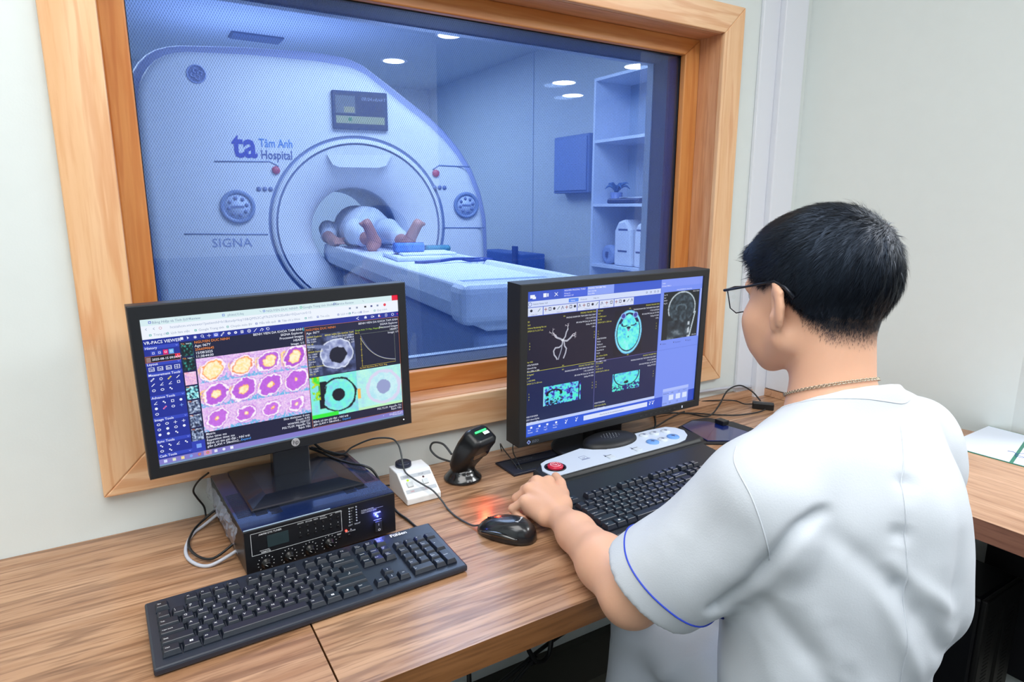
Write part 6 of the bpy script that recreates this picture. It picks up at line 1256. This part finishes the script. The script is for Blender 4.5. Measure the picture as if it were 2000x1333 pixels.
# ---- tunic
f = Field((.42, .18, .50), (1.22, .76, 1.13), .0040)
f.ell((.778, .450, .915), (.168, .126, .175), .05); f.ell((.760, .440, .74), (.148, .122, .20), .06); f.ell((.766, .42, .58), (.158, .134, .14), .06)
f.cap((.75, .452, 1.040), (.632, .460, 1.003), .058, .064, .04); f.cap((.84, .448, 1.048), (.952, .455, 1.004), .056, .060, .04); f.cap((.795, .460, 1.00), (.787, .460, 1.092), .073, .060, .035); f.cap((.79, .40, .96), (.79, .395, .86), .09, .095, .05)
SL0, SL1 = np.array((.628, .462, .985)), np.array((.566, .590, .815)); SR0, SR1 = np.array((.966, .458, .984)), np.array((1.042, .545, .812))
f.cap(SL0, SL1, .066, .070, .022); f.cap(SL0 + (0, -.02, -.03), SL1 + (.012, -.020, -.004), .055, .058, .02); f.cap(SR0, SR1, .068, .072, .025); f.cap(SR0 + (.0, -.02, -.03), SR1 + (.0, -.02, -.004), .055, .058, .02)
aL = (SL1 - SL0) / np.linalg.norm(SL1 - SL0); aR = (SR1 - SR0) / np.linalg.norm(SR1 - SR0); HL = SL0 + (SL1 - SL0) * .80; HR = SR0 + (SR1 - SR0) * .82
# folds: creases pressed in, ridges raised
def crease(a, b, r, k=.012): f.cap(a, b, r, r * .5, k, 's')
def ridge(a, b, r, k=.02): f.cap(a, b, r, r * .6, k)
# cut sleeves and hem, hollow them, open the neck
def cutlocal(p, n_, rad):
    p = np.array(p); r = f.sub(p - rad, p + rad, 0); sl, (x, y, z) = r; d = (x - p[0]) * n_[0] + (y - p[1]) * n_[1] + (z - p[2]) * n_[2]; c = p + np.array(n_) * rad * .5
    reg = np.sqrt((x - c[0]) ** 2 + (y - c[1]) ** 2 + (z - c[2]) ** 2) < rad; f.F[sl] = np.where(reg & (d > 0), np.maximum(f.F[sl], d), f.F[sl])
nL = aL + np.array((-.10, .05, -.25)); nL /= np.linalg.norm(nL)
cutlocal(HL + aL * .022, nL, .125); cutlocal(HR + aR * .02, aR, .125)
f.cap(HL - aL * .03, HL + aL * .10, .050, .060, .006, 's'); f.cap(HR - aR * .03, HR + aR * .10, .056, .064, .006, 's')
cutlocal(np.array((.79, .47, 1.090)), np.array((.05, .42, .905)), .16)
f.cap((.794, .482, 1.066), (.806, .500, 1.15), .0545, .062, .004, 's')
f.cut((0, 0, .515), (0, 0, -1)); f.ell((.78, .42, .50), (.150, .118, .05), .01, 's')
Vt, Qt = f.mesh('tunic', 3)
# soft cloth relief: broad noise plus directional folds
def fold(P, a, b, amp_, w_):
    a, b = np.array(a), np.array(b); ab = b - a; t = np.clip(((P - a) @ ab) / (ab @ ab), -.15, 1.15); d = np.linalg.norm(P - (a + t[:, None] * ab), axis=1); fade = np.clip(1 - np.abs(t - .5) * 1.3, 0, 1) ** .7
    return amp_ * np.exp(-(d / w_) ** 2) * fade
def normals(V, Q):
    n_ = np.cross(V[Q[:, 2]] - V[Q[:, 0]], V[Q[:, 3]] - V[Q[:, 1]]); N = np.zeros_like(V)
    for i in range(4): np.add.at(N, Q[:, i], n_)
    return N / np.maximum(np.linalg.norm(N, axis=1), 1e-9)[:, None]
N = normals(Vt, Qt); D = np.array([noise.noise(Vector(v) * 9) * .0045 + noise.noise(Vector((v[0] * 22, v[1] * 22, v[2] * 12))) * .0026 for v in Vt])
AP = [(.640, .382, 1.002), (.627, .387, .996), (.603, .390, .980), (.589, .400, .954), (.582, .431, .902), (.571, .463, .857)]
dd = np.full(len(Vt), 9.0); APs = [np.array(p) for p in smooth_path(AP, 4)]
for a_, b_ in zip(APs, APs[1:]): t_ = np.clip(((Vt - a_) @ (b_ - a_)) / ((b_ - a_) @ (b_ - a_)), 0, 1); dd = np.minimum(dd, np.linalg.norm(Vt - (a_ + t_[:, None] * (b_ - a_)), axis=1))
D = D - .012 * np.exp(-(dd / .010) ** 2) * np.clip((1.01 - Vt[:, 2]) / .02, 0, 1)
for a, b, am, w_ in (((.590, .43, .96), (.562, .49, .87), .007, .022), ((.625, .395, .94), (.612, .42, .84), .008, .020), ((.71, .335, .935), (.77, .297, .880), .007, .010), ((.70, .333, .915), (.760, .302, .845), -.010, .013), ((.69, .335, .905), (.745, .305, .790), .007, .012), ((.735, .32, .86), (.80, .295, .80), -.009, .014),
                     ((.618, .42, .87), (.66, .355, .780), -.009, .014), ((.640, .38, .87), (.69, .33, .770), .007, .016), ((.735, .350, 1.035), (.728, .345, 1.02), -.007, .012), ((.712, .335, .985), (.706, .333, .965), -.007, .013), ((.705, .333, .925), (.715, .330, .905), -.008, .010),
                     ((.76, .315, 1.0), (.745, .31, .88), .005, .016), ((.78, .30, .95), (.775, .295, .86), -.006, .012), ((.66, .365, 1.0), (.655, .365, .90), .004, .020), ((.575, .45, 1.0), (.548, .50, .90), -.0035, .016), ((.60, .45, 1.03), (.575, .43, .97), -.004, .012), ((.62, .42, .80), (.66, .36, .66), .007, .018), ((.655, .36, .84), (.70, .325, .72), -.007, .014), ((.82, .295, .90), (.86, .31, .74), .006, .016), ((.72, .30, .76), (.84, .29, .64), .006, .020), ((1.0, .45, .93), (1.03, .50, .85), -.005, .014), ((.60, .44, .98), (.585, .43, .90), .005, .012), ((.64, .375, .98), (.70, .34, .92), -.006, .014), ((.80, .30, .84), (.86, .315, .70), -.008, .014), ((.66, .355, .76), (.78, .295, .68), -.007, .016), ((.655, .36, .80), (.76, .30, .73), .006, .012), ((.85, .31, .99), (.87, .31, .88), -.005, .016), ((.545, .52, .90), (.60, .45, .86), -.004, .012), ((.55, .50, .94), (.60, .44, .91), .0035, .012)):
    D += fold(Vt, a, b, am, w_)
Vt = Vt + N * D[:, None]
cloth = mat('white_tunic_cloth', (205, 212, 221), .75, bump=.10, bscale=500)
tun = np_mesh('tunic', Vt, Qt, cloth, man); tun['label'] = 'white short-sleeved tunic with blue cuff line'
bvh_t = BVHTree.FromPolygons([Vector(v) for v in Vt], [tuple(q) for q in Qt])
def loop_on(bvh, c, ax, r0, n=72, off=.0008, a0=0, a1=2 * pi):       # a line laid around a limb on the cloth
    ax = Vector(ax).normalized(); u_ = ax.cross(Vector((0, 0, 1))).normalized(); v_ = ax.cross(u_); out = []
    for k in range(n + 1):
        a = a0 + (a1 - a0) * k / n; d = u_ * cos(a) + v_ * sin(a); h_ = bvh.ray_cast(Vector(c) + d * r0, -d, r0)
        if h_[0] is not None: out.append(h_[0] + h_[1] * off)
    return out
def child(mb, name, **k): o = mb.build(name, man, **k); o.matrix_parent_inverse = man.matrix_world.inverted(); return o
def subchild(mb, name, par): o = mb.build(name, par); o.matrix_parent_inverse = par.matrix_world.inverted(); return o
pip_m = mat('blue_piping', (40, 70, 200), .5)
o = MB().use(pip_m).tube(loop_on(bvh_t, HL - aL * .012, nL, .098), .0011, 6).build('cuff_piping', tun)
o = MB().use(pip_m).tube(loop_on(bvh_t, HR - aR * .012, aR, .095), .0011, 6).build('cuff_piping', tun)
def seam(pts, name, dirv, r=.0007, m_=None):
    out = []; P = smooth_path(pts, 8)
    for p in P:
        h_ = bvh_t.ray_cast(p - Vector(dirv) * .25, Vector(dirv), .6)
        if h_[0] is not None: out.append(h_[0] + h_[1] * .0003)
    if len(out) > 2: MB().use(m_ or cloth).tube(out, r, 5).build(name, tun)
seam([(.775, .387, 1.076), (.726, .346, 1.025), (.715, .330, .980), (.714, .325, .943), (.716, .318, .853), (.72, .31, .76)], 'back_seam', (.5, .85, -.1), .0009)
seam([(.600, .475, 1.055), (.583, .462, 1.042), (.572, .427, 1.015), (.577, .410, .975), (.586, .408, .942)], 'sleeve_seam', (.75, .55, -.25), .0009)
MB().use(cloth).tube(loop_on(bvh_t, SR0 + aR * .035, aR + np.array((.75, 0, .15)), .15), .0008, 5).build('sleeve_seam', tun)
cs_ = []
for k in range(64):
    a = 2 * pi * k / 64; h_ = bvh_t.ray_cast(Vector((.794 + .086 * cos(a), .478 + .084 * sin(a), 1.2)), Vector((0, 0, -1)), .4)
    if h_[0] is not None: cs_.append(h_[0])
MB().use(cloth).tube(cs_, .0010, 5, closed=True).build('collar_seam', tun)
# ---- trousers and shoes
f = Field((.44, .20, .02), (1.14, 1.10, .74), .007)
f.ell((.78, .40, .57), (.165, .14, .10), .04)
for s_, hip, mid, kn, an in ((-1, (.765, .37, .545), (.758, .560, .590), (.742, .740, .612), (.74, .80, .10)), (1, (.86, .39, .585), (.92, .58, .610), (.955, .76, .610), (.95, .80, .10))):
    f.cap(hip, mid, .088, .074, .03); f.cap(mid, kn, .074, .066, .02); f.cap(kn, an, .068, .062, .02)
V, Q = f.mesh('trousers', 1); N = normals(V, Q); D = np.array([noise.noise(Vector(v) * 8) * .006 + noise.noise(Vector((v[0] * 30, v[1] * 14, v[2] * 18))) * .004 for v in V])
for a, b, am, w_ in (((.700, .60, .65), (.675, .68, .55), .008, .012), ((.710, .59, .63), (.685, .66, .54), -.008, .010), ((.70, .48, .67), (.65, .62, .62), -.005, .015), ((.69, .52, .60), (.65, .60, .56), .007, .012)): D += fold(V, a, b, am, w_)
V += N * D[:, None]; tro = np_mesh('trousers', V, Q, mat('white_trouser_cloth', (204, 212, 226), .7, bump=.08, bscale=400), man)
for x in (.74, .95): child(MB().use(mat('white_shoe', (210, 212, 216), .5)).xf(TR((x, .80, 0))).bbox(-.045, .045, -.08, .19, .004, .085, .03, 3), 'shoe')
# ---- hair
WH = HM @ Vector((.018, -.080, .070))                  # the whorl on the crown
hs = mat('black_hair', (11, 12, 16), .42, spec=.45); hs.node_tree.nodes['Principled BSDF'].inputs['Specular Tint'].default_value = (.5, .68, 1, 1)
f = Field(tuple(np.array(HM.translation) - .14), tuple(np.array(HM.translation) + .15), .0032)
hell((0, -.016, .030), (.0795, .0985, .0915), .01); hell((0, .036, .052), (.060, .050, .054), .03); hell((.0, .075, .062), (.045, .028, .020), .02)
ax = [np.float32(f.lo[i]) + np.arange(f.n[i], dtype=np.float32) * np.float32(f.h) for i in range(3)]; HI = np.array(HM.inverted())
X, Y, Z = ax[0][:, None, None], ax[1][None, :, None], ax[2][None, None, :]
lx, ly, lz = [HI[i][0] * X + HI[i][1] * Y + HI[i][2] * Z + HI[i][3] for i in range(3)]
def hairline(ly): # lowest height of the hair, by position front to back (local)
    return np.interp(ly, [-.13, -.095, -.06, -.028, -.012, .008, .024, .040, .056, .075, .11], [-.052, -.048, -.040, -.012, .024, .026, .016, .020, .040, .056, .054])
cutf = hairline(ly + 0 * lz + 0 * lx) - lz
f.F = np.maximum(f.F, cutf.astype(np.float32) * .6)
V, Q = f.mesh('hair', 1); N = normals(V, Q)
loc_ = (V - np.array(WH)); ang_ = np.arctan2(loc_[:, 0], loc_[:, 1]); D = np.array([noise.noise(Vector((a * 14, v[2] * 9, 1))) * .0022 + noise.noise(Vector((a * 34, v[2] * 14, 4))) * .0012 for v, a in zip(V, ang_)]); V += N * D[:, None]
hs2 = hs.copy(); hair = np_mesh('hair', V, Q, hs2, man)
wd_ = np.linalg.norm(V - np.array(WH), axis=1) + np.array([noise.noise(Vector(v) * 220) * .006 for v in V]); ca_ = hair.data.color_attributes.new('parting', 'FLOAT_COLOR', 'POINT'); cc_ = np.ones((len(V), 4), np.float32); cc_[:, :3] = np.clip((.017 - wd_) / .012, 0, .8)[:, None]; ca_.data.foreach_set('color', cc_.ravel())
nt = hs2.node_tree; va_ = nt.nodes.new('ShaderNodeVertexColor'); va_.layer_name = 'parting'; mx_ = nt.nodes.new('ShaderNodeMix'); mx_.data_type = 'RGBA'; nt.links.new(va_.outputs[0], mx_.inputs[0]); mx_.inputs[6].default_value = (*s2l((11, 12, 16)), 1); mx_.inputs[7].default_value = (*s2l((150, 110, 96)), 1); nt.links.new(mx_.outputs[2], nt.nodes['Principled BSDF'].inputs['Base Color']); hair['label'] = 'short black hair with a crown whorl'
bvh_h = BVHTree.FromPolygons([Vector(v) for v in V], [tuple(q) for q in Q])
# strands combed away from the whorl
def strands(bvh, n, cond, length, lift, wd, seed):
    r = random.Random(seed); vs, fs = [], []; C0 = Vector(HM @ Vector((0, -.015, .01))); done = 0; HMi = HM.inverted()
    while done < n:
        d = Vector((r.gauss(0, 1), r.gauss(0, 1), r.gauss(0, 1))).normalized(); h_ = bvh.ray_cast(C0 + d * .2, -d, .3); done += 1
        if h_[0] is None: continue
        p = h_[0]; l_ = HMi @ p
        if not cond(l_, r): continue
        nn = h_[1] if h_[1].dot(d) > 0 else -h_[1]; dn = (p - WH); g = Vector((0, 0, -.35 if l_.y < .0 else -.05)); t_ = dn.normalized() + g + HM.to_3x3() @ Vector((0, .25 if l_.z > .05 else 0, 0)) + Vector((r.gauss(0, .12), r.gauss(0, .12), r.gauss(0, .12)))
        t_ = (t_ - nn * t_.dot(nn)).normalized(); side = nn.cross(t_) * wd * r.uniform(.6, 1.2); L_ = length(l_) * r.uniform(.7, 1.25); lf = lift(l_); k = len(vs)
        P = [p - nn * .001, p + t_ * L_ * .5 + nn * (lf * .8), p + t_ * L_ + nn * (lf - L_ * L_ * 3.5) + Vector((0, 0, -L_ * .08))]
        vs += [tuple(P[0] - side), tuple(P[0] + side), tuple(P[1] - side * .8), tuple(P[1] + side * .8), tuple(P[2])]; fs += [(k, k + 1, k + 3, k + 2), (k + 2, k + 3, k + 4)]
    b = MB().use(hs); b.v = vs; b.f = fs; b.m = [0] * len(fs); b.sm = [True] * len(fs); return b
o = strands(bvh_h, 42000, lambda l_, r: (HM @ l_ - WH).length > .005 + .012 * r.random(), lambda l_: .020 if l_.z > .0 else .011, lambda l_: .0014, .00028, 3).build('hair_strands', hair); o['kind'] = 'stuff'
def fade(l_, r):
    hl = float(hairline(l_.y)); dz = hl - l_.z; lim = .026 if l_.y < -.03 else (.010 if l_.y < .03 else .006)
    return -.012 < dz < lim and r.random() < (1 - max(dz, 0) / lim) ** 1.3 and abs(l_.x) > .0 and not (l_.y > .03 and abs(l_.x) < .03 and l_.z < .04) and not (abs(l_.x) > .076 and l_.z < .022 and l_.y > -.03)
o = strands(bvh_body, 90000, fade, lambda l_: .0050, lambda l_: .0008, .00016, 8).build('short_nape_hair', hair); o['kind'] = 'stuff'
# eyes, brows
for s_ in (-1, 1):
    e = child(MB().use(mat('eye_white', (235, 235, 235), .2)).sphere(hp_(s_ * .031, .0775, .004), .0112, 16, 10), 'eye')
    subchild(MB().use(mat('iris_dark', (30, 20, 16), .15)).sphere(hp_(s_ * .031, .0858, .003), .0045, 12, 8), 'iris', e)
    child(MB().use(hs).tube([hp_(s_ * (.016 + .008 * k), .096 - .0022 * k * k * .6, .022 + .002 * sin(k)) for k in range(5)], [.0015, .0026, .0026, .002, .001], 6), 'eyebrow')
# glasses
LENS = bpy.data.materials.new('lens_glass'); LENS.use_nodes = True; nt = LENS.node_tree; nt.nodes.clear()
t_ = nt.nodes.new('ShaderNodeBsdfTransparent'); t_.inputs[0].default_value = (.95, .96, 1, 1); g_ = nt.nodes.new('ShaderNodeBsdfGlossy'); g_.inputs['Roughness'].default_value = .02; g_.inputs[0].default_value = (.7, .8, 1, 1)
x_ = nt.nodes.new('ShaderNodeMixShader'); x_.inputs[0].default_value = .10; o_ = nt.nodes.new('ShaderNodeOutputMaterial'); nt.links.new(t_.outputs[0], x_.inputs[1]); nt.links.new(g_.outputs[0], x_.inputs[2]); nt.links.new(x_.outputs[0], o_.inputs[0])
gfr = mat('glasses_frame', (34, 38, 48), .3, metal=.5); G_ = empty('glasses_root', '', '', (0, 0, 0)); bpy.data.objects.remove(G_)
b = MB().use(gfr)
for s_ in (-1, 1):
    b.tube([hp_(s_ * x, .1065 - .10 * max(0, x - .03) ** 1.3, z) for x, z in ((.009, .014), (.020, .017), (.045, .0175), (.060, .014))], .0020, 6)
    b.tube([hp_(s_ * x, .1060 - .10 * max(0, x - .03) ** 1.3, z) for x, z in ((.009, .014), (.009, -.010), (.016, -.019), (.045, -.021), (.056, -.013), (.060, .014))], .0009, 6)
b.tube([hp_(-.009, .1065, .008), hp_(0, .110, .011), hp_(.009, .1065, .008)], .0014, 6)
gl_o = child(b, 'glasses'); gl_o['label'] = 'thin dark-framed glasses'
for s_ in (-1, 1):
    subchild(MB().use(gfr).tube([hp_(s_ * .060, .1035, .014), hp_(s_ * .0690, .1010, .0140), hp_(s_ * .0745, .060, .0165), hp_(s_ * .0800, .010, .0205), hp_(s_ * .0805, -.008, .0215), hp_(s_ * .0800, -.024, .0130), hp_(s_ * .0790, -.037, -.0010)], [.0020, .0021, .0016, .0018, .0022, .0026, .0030], 8), 'temple_arm', gl_o)
    P = [hp_(s_ * x, .1062 - .10 * max(0, x - .03) ** 1.3, z) for x, z in ((.009, .014), (.009, -.010), (.016, -.019), (.045, -.021), (.056, -.013), (.060, .014), (.030, .017))]
    lm = LENS; subchild(MB().use(lm).add(P, [tuple(range(len(P)))]), 'lens', gl_o)
# neck chain
def neck_ring(t_, off):
    c = Vector((.793, .484, 1.097)); axv = Vector((.10, .46, 1)).normalized(); u_ = axv.cross(Vector((1, 0, 0))).normalized(); v_ = axv.cross(u_); d = u_ * cos(t_) + v_ * sin(t_); h_ = bvh_body.ray_cast(c + d * .14, -d, .2)
    return (h_[0] + h_[1] * off) if h_[0] is not None else c + d * .07
chain = MB().use(mat('chain_silver', (196, 190, 172), .25, metal=.9)); NL = 110; RP = [neck_ring(2 * pi * k / NL, .0022) for k in range(NL)]
for k in range(NL):
    p = RP[k]; t_ = (RP[(k + 1) % NL] - RP[k - 1]).normalized(); nn = (p - Vector((.793, .484, 1.095))).normalized(); s2 = t_.cross(nn).normalized(); nn = s2.cross(t_); tw = .6 if k % 2 else -.6; a_ = s2 * cos(tw) + nn * sin(tw)
    chain.tube([p + t_ * .0024 * cos(q_) + a_ * .0019 * sin(q_) for q_ in [2 * pi * j / 8 for j in range(8)]], .00055, 4, closed=True)
o = child(chain, 'neck_chain'); o['kind'] = 'stuff'; o['label'] = 'silver curb-link neck chain'
# stool
stl = empty('office_stool', 'black office stool hidden under the seated man', 'stool', (.78, .36, 0)); MB().use(blk2).xf(TR((0, 0, .40))).lathe([(.19, 0), (.205, .02), (.205, .045), (.18, .06), (.001, .062)], 40, cap=False).build('seat', stl); MB().use(sil).lathe([(.025, .08), (.025, .40)], 20).build('column', stl)
for k in range(5):
    a = 2 * pi * k / 5; MB().use(blk2).tube([(0, 0, .09), (.26 * cos(a), .26 * sin(a), .06)], [.02, .014], 8).build('base_arm', stl); MB().use(blk2).sphere((.27 * cos(a), .27 * sin(a), .028), .027, 12, 8).build('castor', stl)
